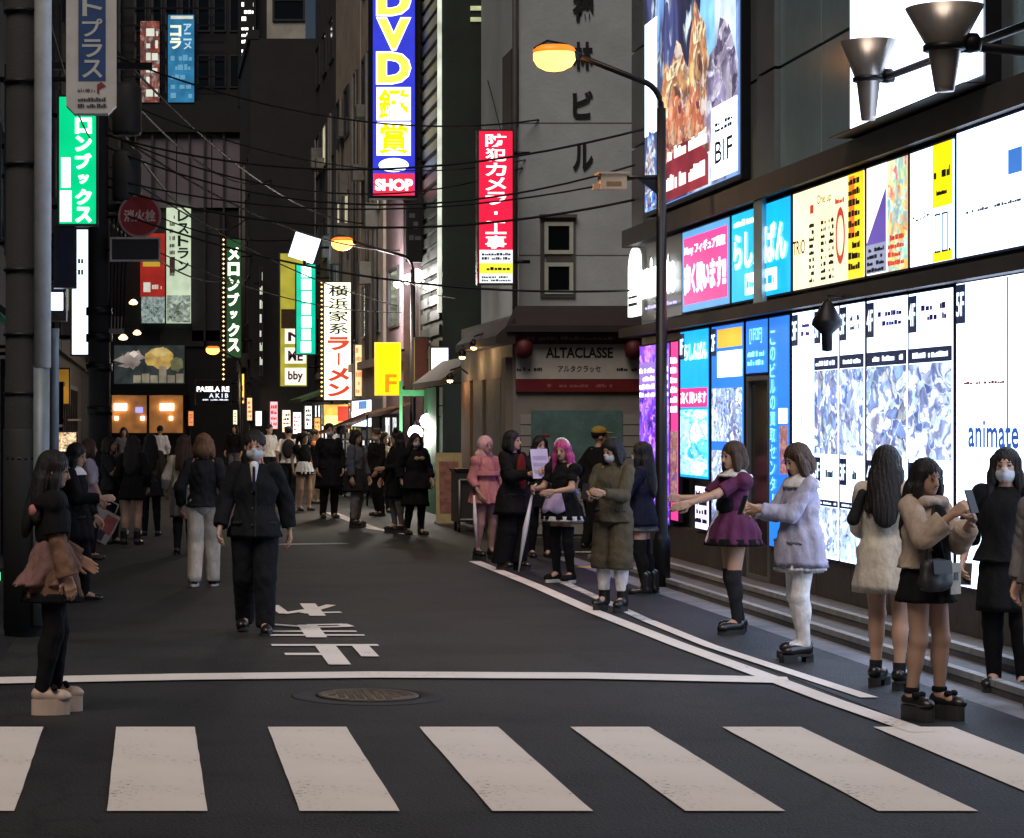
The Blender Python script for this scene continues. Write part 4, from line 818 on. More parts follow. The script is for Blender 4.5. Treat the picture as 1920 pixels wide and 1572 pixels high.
bulb(gx(779, 47.4), 47.4, gz(812, 47.4), "glowing white bulb lower down by the tan awning", wall_x=5.96)
# flood lamps and glittering hanging sheets above
t = thing("flood_lamp_bar", "white flood lamp bar blazing above hanging silver sheets", "lamp", (5.3, 50.5, gz(540, 50.5)))
Y = 50.5
for i, (px, py, r) in enumerate(((745, 533, .09), (764, 524, .12), (782, 518, .17), (800, 520, .16), (812, 528, .1))):
    x, z = gx(px, Y), gz(py, Y); MB().lathe([(0, z - r), (r*.8, z - r*.5), (r, z), (r*.8, z + r*.5), (0, z + r)], x, Y, 12).build("lamp_head", emi("flood", (1, 1, .95, 1), 9, .05), t)
MB().tube([(gx(742, Y), Y + .15, gz(530, Y)), (gx(815, Y), Y + .15, gz(518, Y)), (5.97, Y + .15, gz(515, Y))], .03, 6).build("bar", M_dark, t)
l = bpy.data.lights.new("flood_glow", 'POINT'); l.energy = 320; l.color = (1, .95, .88); l.shadow_soft_size = .3
o = bpy.data.objects.new("flood_glow", l); COL.objects.link(o); o.location = (4.7, Y + .6, gz(540, Y))
t = thing("hanging_sheet", "silver pink sheet hanging below the flood lamps", "sheet", (gx(792, Y), Y, gz(640, Y)))
b = MB(); n = 14; xs = np.linspace(gx(776, Y), gx(812, Y), n); vs_ = []
for z in (gz(530, Y), gz(632, Y)):
    vs_ += [(x, Y + .25 + .05 * math.sin(i * 2.1), z) for i, x in enumerate(xs)]
b.add(vs_, [(i, i+1, n+i+1, n+i) for i in range(n-1)], smooth=True); b.build("sheet", mat("silver_sheet", c(190, 178, 180), .35, .4, .3, 3, .1, 10, (6, 6, .4)), t); MB().tube([(xs[0], Y + .25, gz(529, Y)), (5.97, Y + .25, gz(529, Y))], .02, 5).build("rod", M_dark, t)
t, T, *_ = vsign(806, 843, 650, 708, 47.15, emi("white_lamp_panel", (.8, .88, 1, 1), 1.2, .4), "bluish white light box between the timber canopy and mauve wall", bracket=5.98)
t, T, *_ = vsign(778, 804, 632, 745, 49.0, mat("red_brown_board", c(96, 46, 36), .7, 0, .2), "red brown vertical board beside the bluish light box", bracket=5.98)
t, T, *_ = vsign(761, 795, 385, 492, 50.2, M_black, "black vertical sign with dim grey characters near the DVD sign", bracket=5.98)
dashes(t, gx(767, 50.2), gx(789, 50.2), gz(455, 50.2), gz(392, 50.2), 3, mat("dim_grey_letter", c(84, 84, 90), .6), 3, n=.016, Tn=T, cols=1)
# low signs and lit boards crowding the far pavement
for i, (p0, p1, q0, q1, Yq, col_, s_, lab) in enumerate((
    (505, 522, 752, 806, 78, (.9, .45, .5), 1.0, "pale pink lit board at the corner by the dark building"), (528, 546, 768, 812, 77, (1, .85, .6), 1.4, "warm white lit board under the green awning"),
    (548, 566, 772, 815, 74, (.85, .95, 1), 1.6, "cold white lit board under the green awning"), (570, 586, 760, 806, 72, (.9, .9, .8), 1.3, "cream lit board beside the food board"),
    (588, 602, 782, 826, 69, (1, .55, .15), 1.4, "amber lit board beside the food board"), (656, 671, 770, 828, 60.2, (.55, .45, .12), .9, "olive and black vertical board before the white shop sign"),
    (462, 474, 745, 790, 80, (1, .6, .3), 1.2, "small orange lit board at the far lamp"), (478, 492, 770, 800, 79.5, (1, .9, .7), 1.8, "small warm white board under the thin black sign"),
    (352, 364, 770, 800, 90, (.9, .35, .12), .9, "small red orange lamp board by the lit entrance"), (436, 446, 768, 798, 84, (.9, .8, .5), 1.2, "small yellowish board under the black sign"))):
    t, T, *_ = vsign(p0, p1, q0, q1, Yq, emi("low_board%d" % i, (*col_, 1), s_, .3), lab, name="lit_board", d=.12)
    zb = gz(q1, Yq); MB().tube([(gx((p0+p1)/2, Yq), Yq + .06, 0), (gx((p0+p1)/2, Yq), Yq + .06, zb + .02)], .03, 6).build("stand", M_dark, t)
    dashes(t, gx(p0 + 3, Yq), gx(p1 - 3, Yq), gz(q1 - 6, Yq), gz(q0 + 6, Yq), 4, M_ink if i % 2 else MATS.get("ramen_red", M_ink), 200 + i, n=.016, Tn=T, cols=2)
# left side signs
Y = 32.0
t, T, *_ = vsign(107, 184, 178, 424, Y, emi("left_green", (.0, .6, .22, 1), 1.15), "bright green vertical light box with white katakana on the left row", bracket=-1.74)
L3(t, T, "メロンブックス", Y, 141, 172, 186, 420, E_letter, True, .05); P3(t, T, Y, 115, 132, 296, 352, E_letter, nm="white_block"); P3(t, T, Y, 113, 134, 358, 416, E_letter, nm="white_block")
Y = 40.0
t, T, *_ = vsign(132, 168, 428, 668, Y, E_cool, "tall glaring white light box below the green left sign", bracket=-1.74)
dashes(t, gx(146, Y), gx(158, Y), gz(520, Y), gz(478, Y), 2, mat("teal_ink", c(120, 190, 180), .6), 4, n=.014, Tn=T, cols=1)
t, T, *_ = vsign(92, 122, 545, 586, 34.0, E_white, "small white light box low on the left row", bracket=-1.74)
t, T, *_ = vsign(100, 143, 425, 540, 33.2, mat("navy_panel", c(40, 46, 66), .5), "unlit navy sign box with grey frame on the left row", bracket=-1.74, d=.3, fr=.05)
t, T, *_ = vsign(8, 29, 120, 300, 27.0, emi("blue_dim", (.03, .06, .2, 1), .4), "dim blue vertical sign with white characters, upper one", bracket=-1.74); dashes(t, gx(15, 27), gx(27, 27), gz(260, 27), gz(150, 27), 4, E_dim, 6, n=.014, Tn=T, cols=1)
t, T, *_ = vsign(8, 29, 302, 480, 27.0, MATS["blue_dim"], "dim blue vertical sign with white characters, lower one", bracket=-1.74); dashes(t, gx(14, 27), gx(26, 27), gz(470, 27), gz(308, 27), 6, E_dim, 8, n=.014, Tn=T, cols=1)
t, T, *_ = vsign(104, 132, 690, 760, 45.0, emi("amber_board", (.6, .3, .03, 1), .4, .3), "amber board on the left row", bracket=-1.74)
t, T, *_ = vsign(104, 146, 808, 850, 42.0, art("warm_board", WARM, 1.1, (3, 3), 2.), "orange and red lit price board by the left row", name="price_board", bracket=-1.74)
stall_awning(24.2, 27.0, 3.1, mat("awning_teal", c(44, 110, 84), .7, 0, .2), "green awning edge on the near left building", -1.75 , -.55)
t, T, *_ = vsign(-8, 6, 1068, 1120, 26.5, emi("green_floor", (.2, .8, .45, 1), 1.1), "small green glowing box low on the left wall", bracket=-1.74)
# ================================================================== poles, lamps, wires
M_pole = mat("pole_concrete", c(40, 40, 40), .85, 0, .25, 3, .3, 40)
M_galv = mat("galvanised_pipe", c(216, 216, 212), .5, 0.0, .2, 5)
px_, py_ = ground(44, 1192); PY = py_
t = thing("utility_pole", "thick dark concrete utility pole with pale conduit pipes at the road edge", "utility pole", (px_, py_, 0))
MB().lathe([(.165, 0), (.16, 2.2), (.155, 2.21), (.12, 12.5), (0, 12.5)], px_, py_, 20).build("post", M_pole, t)
MB().lathe([(.172, .05), (.172, 1.75), (.168, 1.76), (.168, .05)], px_, py_, 20).build("sheath", mat("rubber_sheath", c(36, 36, 37), .7), t)
MB().tube([(px_ + .165, py_ - .12, 2.28), (px_ + .185, py_ - .12, 12)], .075, 14).build("conduit", M_galv, t)
MB().tube([(px_ + .255, py_ + .06, 0.1), (px_ + .255, py_ + .06, 2.5), (px_ + .26, py_ + .06, 2.62)], .045, 10).build("conduit", mat("pipe_dark_grey", c(116, 126, 132), .5, .2, .2), t)
MB().tube([(px_ + .15, py_ - .12, .1), (px_ + .16, py_ - .12, 2.3)], .07, 14).build("conduit", MATS["pipe_dark_grey"], t)
for z in (1.5, 2.05, 2.55, 3.1, 4.0, 4.7, 5.3): MB().lathe([(.172, z), (.172, z + .025), (.12, z + .026), (.12, z)], px_, py_, 18).build("strap", M_dark, t)
# pole advert sign
Y = py_ - .05
t, T, x0, x1, z0, z1 = None, S_(0, Y), gx(124, Y), gx(218, Y), gz(213, Y), gz(-190, Y)
t = thing("pole_sign", "unlit grey pole sign box with blue field and white katakana", "sign", ((x0+x1)/2, Y, z0))
ch = .07
MB(T).poly([(x0, z0 + ch), (x0 + ch, z0), (x1 - ch, z0), (x1, z0 + ch), (x1, z1 - ch), (x1 - ch, z1), (x0 + ch, z1), (x0, z1 - ch)], -.16, 0).build("case", mat("sign_case", c(186, 180, 172), .5, 0, .15), t)
MB(T).slab(gx(147, Y), gx(198, Y), gz(152, Y), gz(-170, Y), 0, .006).build("blue_field", mat("sign_blue", c(40, 66, 110), .5, 0, .15), t)
L3(t, T, "アニメイトプラス", Y, 154, 192, -160, 149, mat("sign_pale", c(178, 178, 172), .6, 0, .1), True, .02, n=.01)
dashes(t, gx(146, Y), gx(178, Y), gz(175, Y), gz(165, Y), 1, mat("grey_print", c(84, 76, 74), .6), 3, n=.006, Tn=T, cols=9); dashes(t, gx(146, Y), gx(200, Y), gz(205, Y), gz(181, Y), 2, mat("dark_print", c(60, 60, 62), .6), 5, n=.006, Tn=T, cols=9)
MB(T).poly([(gx(182, Y), gz(176, Y)), (gx(186, Y), gz(176, Y)), (gx(186, Y), gz(168, Y)), (gx(199, Y), gz(162, Y)), (gx(190, Y), gz(154, Y)), (gx(182, Y), gz(160, Y))], .002, .007).build("red_mark", mat("red_mark_ink", c(120, 40, 34), .6), t)
for z in (z0 + .3, z0 + 1.2): MB().tube([(x0, Y + .08, z), (px_ + .1, Y + .06, z)], .025, 6).build("bracket", M_dark, t)
# second utility pole with hydrant sign
x2, y2 = gx(186, 35.0), 35.0
t = thing("utility_pole", "second dark utility pole carrying transformers and bands", "utility pole", (x2, y2, 0))
MB().lathe([(.17, 0), (.125, 13), (0, 13)], x2, y2, 18).build("post", M_pole, t)
for z in (1.9, 2.55, 3.0, 3.4): MB().lathe([(.2, z), (.2, z + .12), (.17, z + .13), (.17, z)], x2, y2, 16).build("band", M_dark, t)
for i, (dx, z) in enumerate(((.42, 5.1), (.42, 6.1), (-.35, 5.6))):
    MB().lathe([(.0, z), (.2, z), (.22, z + .05), (.22, z + .7), (.16, z + .78), (0, z + .8)], x2 + dx, y2 - .1, 16).build("transformer", mat("transformer_grey", c(58, 60, 60), .6, .2, .2), t)
MB().box(x2 - .6, x2 + .75, y2 - .06, y2 + .06, 4.95, 5.07).build("cross_arm", M_dark, t); MB().box(x2 - .7, x2 + .8, y2 - .06, y2 + .06, 7.1, 7.2).build("cross_arm", M_dark, t)
for i in range(5): MB().tube([(x2 + .16 + .05*i, y2 - .05, 3.2), (x2 + .2 + .06*i, y2 - .1, 4.9)], .018, 5).build("feed_cable", M_rub, t)
hs = thing("hydrant_sign", "round red fire hydrant sign with empty white frame below", "sign", (gx(262, 34.7), 34.7, gz(492, 34.7)))
Y = 34.7; T = S_(0, Y); cxx, czz = gx(262, Y), gz(405, Y)
circ = lambda r, n=28: [(cxx + r*math.cos(2*math.pi*i/n), czz + r*math.sin(2*math.pi*i/n)) for i in range(n)]
MB(T).poly(circ(.325), -.03, 0).build("rim", mat("sign_rim", c(150, 120, 118), .5), hs); MB(T).poly(circ(.29), 0, .006).build("disc", mat("hydrant_red", c(132, 26, 30), .5, 0, .15), hs)
MB(T).text("消火栓", cxx - .24, cxx + .24, czz - .09, czz + .09, .012, bold=.03).build("lettering", mat("hydrant_letter", c(200, 170, 168), .6), hs)
MB(T).frame(gx(206, Y), gx(301, Y), gz(491, Y), gz(445, Y), -.02, .02, .03).build("frame", mat("frame_white", c(160, 156, 152), .5), hs)
MB(T).slab(gx(209, Y), gx(298, Y), gz(488, Y), gz(448, Y), -.015, .0).build("panel", M_black, hs)
MB().tube([(x2 + .12, y2 - .1, czz), (cxx, Y + .04, czz)], .025, 6).build("bracket", M_dark, hs); MB().tube([(x2 + .12, y2 - .1, gz(468, Y)), (gx(208, Y), Y + .01, gz(468, Y))], .02, 6).build("bracket", M_dark, hs)
# maroon slim pole and small notice
x3, y3 = gx(198, 38.0), 38.0
t = thing("slim_pole", "slim maroon painted pole with small white notices", "pole", (x3, y3, 0))
MB().tube([(x3, y3, 0), (x3, y3, 3.6)], .075, 12).build("post", mat("maroon_paint", c(74, 34, 34), .5, 0, .25), t); MB().tube([(x3 - .12, y3, 0), (x3 - .12, y3, 3.5)], .03, 8).build("pipe", mat("pinkish_pipe", c(140, 108, 100), .5), t)
MB().box(gx(206, 38), gx(233, 38), y3 - .1, y3 - .08, gz(627, 38), gz(594, 38)).build("notice", mat("notice_grey", c(150, 140, 136), .7), t); MB().box(gx(190, 38), gx(200, 38), y3 - .1, y3 - .078, gz(775, 38), gz(758, 38)).build("notice", mat("notice_white", c(190, 185, 180), .7), t)
MB().box(x3 - .1, x3 + .02, y3 - .1, y3 - .085, gz(815, 38), gz(780, 38)).build("notice", MATS["notice_grey"], t)
# white decorated stand figure on left (thin white shapes)
# ---- street lamps
def street_lamp(bx, by, hz, rx, lab, e=9.0, power=120):
    t = thing("street_lamp", lab, "street lamp", (bx, by, 0))
    MB().lathe([(.1, 0), (.1, .5), (.085, .55), (.07, .6), (.05, hz - .5), (.0, hz - .5)], bx, by, 14).build("post", mat("lamp_post_black", c(24, 24, 28), .4, .4, .15), t)
    pts = [(bx, by, hz - .55)] + [(bx - .28 * (1 - math.cos(a)), by, hz - .5 + .28 * math.sin(a) * 1.1) for a in np.linspace(0, 1.3, 8)] + [(rx + .22, by, hz + .1)]
    MB().tube(pts, .032, 8).build("arm", MATS["lamp_post_black"], t)
    b = MB(); b.tube([(rx + .3, by, hz + .07), (rx + .14, by, hz + .14), (rx - .06, by, hz + .17), (rx - .2, by, hz + .14)], [.04, .075, .085, .03], 12); b.build("housing", MATS["lamp_post_black"], t)
    k = 14; b = MB()
    prof = [(0, -.17), (.08, -.155), (.15, -.11), (.185, -.04), (.185, .03), (.13, .09), (0, .12)]
    vs_ = [(rx + .02 + 1.25 * r * math.cos(2*math.pi*j/k), by + .85 * r * math.sin(2*math.pi*j/k), hz + .07 + z) for r, z in prof for j in range(k)]
    b.add(vs_, [(i*k+j, i*k+(j+1)%k, (i+1)*k+(j+1)%k, (i+1)*k+j) for i in range(len(prof)-1) for j in range(k)], smooth=True)
    b.build("lens", emi("sodium_lens", (1, .34, .05, 1), e * .6, .02), t)
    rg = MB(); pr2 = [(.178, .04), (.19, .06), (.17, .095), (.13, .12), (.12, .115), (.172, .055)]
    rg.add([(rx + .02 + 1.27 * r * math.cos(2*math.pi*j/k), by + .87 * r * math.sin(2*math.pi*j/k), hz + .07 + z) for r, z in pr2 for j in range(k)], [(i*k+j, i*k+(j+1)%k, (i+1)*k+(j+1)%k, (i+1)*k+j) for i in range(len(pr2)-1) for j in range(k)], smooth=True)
    rg.build("glow_ring", emi("sodium_fringe_glow", (1, .23, .02, 1), 1.1, .3), t)  # orange glare fringe round the lens, put in as a glowing ring
    l = bpy.data.lights.new("sodium_glow", 'SPOT'); l.energy = power; l.color = (1, .66, .36); l.spot_size = R(160); l.spot_blend = .6; l.shadow_soft_size = .15
    o = bpy.data.objects.new("sodium_glow", l); COL.objects.link(o); o.location = (rx, by, hz - .12)
lx, ly = ground(1240, 1101)
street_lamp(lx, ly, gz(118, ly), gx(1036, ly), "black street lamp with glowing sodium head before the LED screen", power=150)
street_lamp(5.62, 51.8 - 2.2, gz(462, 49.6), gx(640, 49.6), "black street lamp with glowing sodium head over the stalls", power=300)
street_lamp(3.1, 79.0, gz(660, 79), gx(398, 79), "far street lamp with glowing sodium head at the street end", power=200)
# security camera on the near lamp post
t = thing("security_camera", "boxy cream security camera on an arm of the street lamp", "camera", (gx(1140, ly), ly, gz(358, ly)))
xa, xb_ = gx(1124, ly), gx(1172, ly); za, zb = gz(356, ly), gz(328, ly)
MB().box(xa, xb_, ly - .1, ly + .1, za, zb).build("housing", mat("camera_cream", c(178, 150, 120), .5, 0, .1), t)
b = MB(); b.box(xa - .03, xb_ + .02, ly - .13, ly + .13, zb, zb + .02); b.build("sunshield", MATS["camera_cream"], t)
MB().box(gx(1112, ly), xa, ly - .05, ly + .05, za, za + .06).build("snout", MATS["camera_cream"], t); MB().box(gx(1134, ly), gx(1162, ly), ly - .104, ly - .1, za + .03, za + .08).build("label_plate", mat("plate_brown", c(120, 90, 50), .6), t)
MB().tube([(xb_, ly, zb - .03), (lx, ly, zb - .02)], .022, 6).build("arm", M_dark, t); MB().add([(lx, ly, zb), (lx - .3, ly, zb - .01), (lx, ly, zb - .25), (lx, ly + .02, zb), (lx - .3, ly + .02, zb - .01), (lx, ly + .02, zb - .25)], [(0, 1, 2), (5, 4, 3), (0, 3, 4, 1), (1, 4, 5, 2), (2, 5, 3, 0)]).build("gusset", M_dark, t)
for i, (px, py, Yl) in enumerate(((250, 569, 66), (257, 626, 70), (231, 635, 62))):
    t = thing("eave_lamp", ("small warm lamp hanging highest over the left row", "small warm lamp above the mural board", "small warm lamp nearest the maroon pole")[i], "lamp", (gx(px, Yl), Yl, gz(py, Yl)))
    x, z = gx(px, Yl), gz(py, Yl)
    MB().lathe([(0, z - .05), (.1, z - .03), (.13, z + .02), (.06, z + .1), (0, z + .12)], x, Yl, 12).build("globe", emi("eave_glow", (1, .55, .25, 1), 3.0, .05), t)
    MB().tube([(x, Yl, z + .1), (x, Yl, z + .2), (-1.74, Yl, z + .25)], .02, 6).build("arm", M_dark, t)
# ---- cup lamps on the near pole (pole outside the picture)
px4, py4 = 5.92, 13.6
t = thing("cup_lamp_pole", "chrome pole whose arms hold funnel shaped cup lamps", "street lamp", (px4, py4, 0))
MB().lathe([(.09, 0), (.07, .6), (.06, 5.2), (0, 5.2)], px4, py4, 14).build("post", M_alu, t)
M_chrome = mat("chrome", c(170, 160, 152), .34, .75, .1)
for (cxp, cyt, cyb, Yc, rad) in ((1628, 78, 226, 17.4, .205), (1771, 14, 172, 12.6, .205)):
    x, zt, zb = gx(cxp, Yc), gz(cyt, Yc), gz(cyb, Yc); hh = zt - zb; zm = zb + hh * .52
    cp = MB().lathe([(0, zb), (.05, zb), (.055, zb + .03), (.085, zm - .02), (.095, zm), (.1, zm + .02), (rad, zt), (rad - .012, zt), (.085, zm + .04), (0, zm + .03)], x, Yc, 28).build("cup", M_chrome, t)
    MB().lathe([(.098, zm - .02), (.112, zm - .015), (.112, zm + .015), (.098, zm + .02)], x, Yc, 24).build("collar", M_dark, cp)
    MB().lathe([(.0, zm - .03), (.055, zm - .02), (.065, zm + .03), (.04, zm + .075), (0, zm + .08)], x + .14, Yc, 14).build("knuckle", M_dark, cp)
    MB().tube([(x + .12, Yc, zm + .01), (px4, py4, zm + .06)], [.026, .034], 10).build("arm", M_dark, t)
# ---- overhead cables
def cable(a, b, sag, r=.012, n=18):
    bld_ = MB(); pts = []
    for i in range(n + 1):
        s = i / n; p = Vector(a).lerp(Vector(b), s); p.z -= sag * 4 * s * (1 - s); pts.append(tuple(p))
    if a[1] < 30: lab = "black cable running between the two utility poles"
    elif b[1] < 31: lab = "black cable from the second pole across to the poster covered shop building"
    elif abs(b[1] - YB) < .1: lab = "black cable from the second pole across to the grey office block"
    elif b[1] < 61 and a[1] < 36: lab = "black cable from the second pole to the stall side of the street"
    elif a[1] < 36: lab = "black cable from the second pole to the end of the street"
    elif a[1] > 70: lab = "black cable slung between the far sign buildings"
    elif a[1] > 48: lab = "short black cable beside the far street lamp"
    else: lab = "thin black cable rising from the grey office block edge"
    return tag(bld_.tube(pts, r * .8, 5).build("overhead_cable", M_rub), lab, "cable", "overhead cables")
P1 = (px_, py_, 0)
pole2 = lambda z: (x2, y2, z)
def pp(px, py, Y): return (gx(px, Y), Y, gz(py, Y))
office = lambda px, py: (gx(px, YB), YB, gz(py, YB))
for (a, b_, s, r) in [
    (pole2(gz(95, 35)), office(1010, 225), .5, .02), (pole2(gz(170, 35)), office(985, 300), .6, .014), (pole2(gz(245, 35)), office(980, 315), .7, .018),
    (pole2(gz(250, 35)), pp(1235, 235, 29.0), .55, .02), (pole2(gz(270, 35)), pp(1190, 310, 30.0), .7, .018), (pole2(gz(330, 35)), pp(1190, 335, 30.0), .45, .016),
    (pole2(gz(345, 35)), pp(1190, 375, 30.2), .5, .022), (pole2(gz(385, 35)), pp(1186, 545, 30.2), .4, .02), (pole2(gz(230, 35)), pp(760, 470, 52), .5, .022),
    (pole2(gz(300, 35)), pp(750, 575, 52), .3, .016), (pole2(gz(420, 35)), pp(770, 585, 52), .4, .014), (pole2(gz(60, 35)), pp(690, 420, 60), .7, .025),
    (pole2(gz(120, 35)), pp(520, 330, 85), .9, .03), (pole2(gz(400, 35)), pp(440, 520, 80), .5, .025), (pole2(gz(180, 35)), pp(470, 400, 86), 1.2, .03),
    ((px_, py_, 8.2), pole2(8.0), .4, .018), ((px_, py_, 7.4), pole2(7.2), .5, .018), ((px_, py_, 6.2), pole2(5.9), .4, .014),
    (pp(285, 400, 80), pp(620, 440, 70), .5, .03), (office(940, 250), pp(870, 0, 55), -.1, .012), (pp(755, 520, 50), pp(860, 560, 45), .1, .015),
]: cable(a, b_, s, r)
# air conditioners and clutter on facades
for (T_, u, v, n_, lab) in ((W_(5.5, 68.5), 1, 6.3, 0, "air conditioner unit on the beige grey wall"), (W_(5.5, 60.5), 2, 5.2, 0, "air conditioner unit on the dark brown wall"), (E_(-1.75, 43.2), 2, 3.4, 0, "air conditioner unit on the brown left wall"), (E_(-1.75, 30.7), 3.2, 3.3, 0, "air conditioner unit on the dark left wall")):
    ac_unit(T_, u, v, n_, lab, "wall air conditioners")
r_ = random.Random(21)
for nm, x, y0, y1, sgn in (("dark_brown", 5.5, 54.9, 60.3, -1), ("beige_grey", 5.5, 60.9, 68.3, -1), ("slate", 5.5, 68.9, 76.8, -1), ("left_two", -1.75, 31, 42.8, 1), ("left_three", -1.75, 43.5, 59.6, 1), ("left_four", -1.75, 60.5, 85, 1), ("charcoal_right", 3.5, 80.8, 89.6, -1)):
    for k in range(3):
        y = r_.uniform(y0 + .3, y1 - .3); rr = r_.uniform(.035, .06); xx = x + sgn * (rr + .01)
        MB().tube([(xx, y, 3.3), (xx, y, 11)], rr, 8).build("drain_pipe", mat("pipe_dull", c(92, 90, 88), .6, .1, .3), BLD[nm])
    for k in range(4):
        y = r_.uniform(y0 + .5, y1 - .8); z = 3.4 + 1.5 * r_.randint(0, 4) + r_.uniform(0, .4); xx = x + sgn * .01
        MB().box(xx, xx + sgn * r_.uniform(.15, .35), y, y + r_.uniform(.4, .8), z, z + r_.uniform(.3, .7)).build("wall_cabinet", mat("cabinet_dull", c(104, 102, 98), .6, 0, .3), BLD[nm])
for k in range(9):                                   # duct work and rails on the dark end wall
    px = 215 + k * 34 + r_.uniform(-8, 8); MB(TE).slab(gx(px, YE), gx(px + r_.uniform(2, 5), YE), gz(640 if k > 4 else 380, YE), gz(250 if k > 4 else -60, YE), .1, .25).build("duct", mat("duct_grey", c(70, 70, 74), .5, .3, .3), e)
# cage trolley, notice boards
Y = 38.2; xx = gx(880, Y)
t = thing("trolley_bin", "dark wheeled bin trolley with pale tubular frame beside the corner shop", "trolley", (xx, Y, 0))
MB().box(xx - .26, xx + .26, Y - .25, Y + .3, .16, .98).build("bin", mat("bin_dark", c(48, 46, 46), .6, 0, .2), t); MB().box(xx - .28, xx + .28, Y - .27, Y + .32, .98, 1.03).build("lid", M_dark, t)
b = MB()
for dx in (-.2, .2): b.tube([(xx + dx, Y - .29, .16), (xx + dx, Y - .29, .85)], .018, 6)
b.tube([(xx - .2, Y - .29, .2), (xx + .2, Y - .29, .2)], .018, 6); b.tube([(xx - .2, Y - .29, .85), (xx + .2, Y - .29, .85)], .018, 6); b.build("frame", mat("frame_pale", c(150, 148, 144), .5, .3), t)
for dx in (-.2, .2):
    for dy in (-.18, .22):
        o = MB(lambda u, v, n: (xx + dx + n, Y + dy + u, .08 + v)); k = 12
        o.poly([(.08*math.cos(2*math.pi*i/k), .08*math.sin(2*math.pi*i/k)) for i in range(k)], -.02, .02); o.build("wheel", M_black, t)
Y = 40.5; xx = gx(842, Y)
t = thing("menu_board", "leaning cream poster board standing beside the trolley", "notice board", (xx, Y, 0))
TB = S_(0, Y)
MB(lambda u, v, n: (u, Y - n + v * .12, v)).slab(xx - .22, xx + .24, .02, 1.25, -.03, 0).build("board", mat("board_cream", c(176, 160, 120), .7, 0, .25, 6), t)
MB(lambda u, v, n: (u, Y - n + v * .12, v)).slab(xx - .16, xx + .18, .2, 1.1, 0, .006).build("picture", mat("board_print", c(140, 96, 86), .7, 0, .6, 7), t); MB().box(xx - .2, xx + .2, Y + .2, Y + .5, .0, .04).build("foot", M_dark, t)
MB().tube([(xx, Y + .12, 1.0), (xx, Y + .4, .02)], .015, 5).build("stay", M_dark, t)
# pale goods stand outside the stalls
Y = 44.0; xx = gx(655, 46)
t = thing("goods_rack", "small goods rack with pale packets outside the stalls", "rack", (5.0, 55, 0))
for k in range(4): MB().box(4.6, 5.3, 54.9, 55.9, .25 + k * .36, .29 + k * .36).build("shelf", mat("rack_grey", c(110, 106, 100), .6), t)
b = MB()
for dx in (4.62, 5.28):
    for dy in (54.92, 55.88): b.tube([(dx, dy, 0), (dx, dy, 1.5)], .02, 6)
b.build("upright", M_dark, t); r_ = random.Random(3)
for k in range(4):
    for i in range(5):
        MB().box(4.64 + i*.13, 4.74 + i*.13, 54.95, 55.2, .29 + k*.36, .29 + k*.36 + r_.uniform(.12, .28)).build("packet", mat("packet%d" % (i % 4), [c(190, 180, 160), c(150, 60, 50), c(200, 190, 120), c(120, 130, 150)][i % 4], .6), t)
# ================================================================== people
def nets(D, o, h):
    """surface nets: distance grid -> quads"""
    nx, ny, nz = D.shape
    acc = np.zeros((nx-1, ny-1, nz-1, 3)); cnt = np.zeros((nx-1, ny-1, nz-1))
    s = D < 0
    dims = (nx, ny, nz); edges = []
    for ax in range(3):
        sl0 = [slice(None)]*3; sl1 = [slice(None)]*3; sl0[ax] = slice(0, -1); sl1[ax] = slice(1, None)
        a, b = D[tuple(sl0)], D[tuple(sl1)]; m = s[tuple(sl0)] != s[tuple(sl1)]
        t = np.where(m, a / np.where(m, a - b, 1), 0)
        edges.append((ax, m, s[tuple(sl0)]))
        oth = [k for k in range(3) if k != ax]
        for d0 in (0, 1):
            for d1 in (0, 1):
                q = [slice(None)]*3
                q[oth[0]] = slice(d0, d0 + dims[oth[0]] - 1); q[oth[1]] = slice(d1, d1 + dims[oth[1]] - 1)
                mm = m[tuple(q)]; cnt += mm
                acc[..., ax] += np.where(mm, t[tuple(q)], 0); acc[..., oth[0]] += mm * d0; acc[..., oth[1]] += mm * d1
    act = cnt > 0; idx = -np.ones(act.shape, int); idx[act] = np.arange(act.sum())
    ijk = np.argwhere(act); V = (ijk + acc[act] / cnt[act][:, None]) * h + o
    Fs = []
    for ax, m, s0 in edges:
        oth = [k for k in range(3) if k != ax]
        P = np.argwhere(m); ok = np.ones(len(P), bool)
        for k in oth: ok &= (P[:, k] >= 1) & (P[:, k] < dims[k] - 1)
        P = P[ok]; inn = s0[tuple(P.T)]
        def at(d0, d1):
            Q = P.copy(); Q[:, oth[0]] += d0; Q[:, oth[1]] += d1; return idx[tuple(Q.T)]
        q = np.stack([at(-1, -1), at(0, -1), at(0, 0), at(-1, 0)], 1)
        flip = inn if ax != 1 else ~inn
        q[~flip] = q[~flip][:, ::-1]
        Fs.append(q)
    return V, np.concatenate(Fs)
def folds(X, Y, Z, seed, fz=1.0):
    """cloth creases: sharp-edged warped waves, about -1..1"""
    r_ = np.random.RandomState(seed); W_s = 0
    for q in range(3):
        f_ = r_.uniform(-1, 1, 3) * np.array([34, 34, 30 * fz]); g = r_.uniform(-1, 1, 3) * 14
        W_s = W_s + 1 - 2 * np.abs(np.sin(X*f_[0] + Y*f_[1] + Z*f_[2] + r_.uniform(0, 6) + 1.4*np.sin(X*g[0] + Y*g[1] + Z*g[2])))
    return W_s / 3
def strands(X, Y, Z, seed):
    r_ = np.random.RandomState(seed); a = np.arctan2(Y - .02, X)
    return .5*np.sin(a*23 + 4*np.sin(Z*9 + 1)) + .5*np.sin(a*37 + 3*np.sin(Z*13))
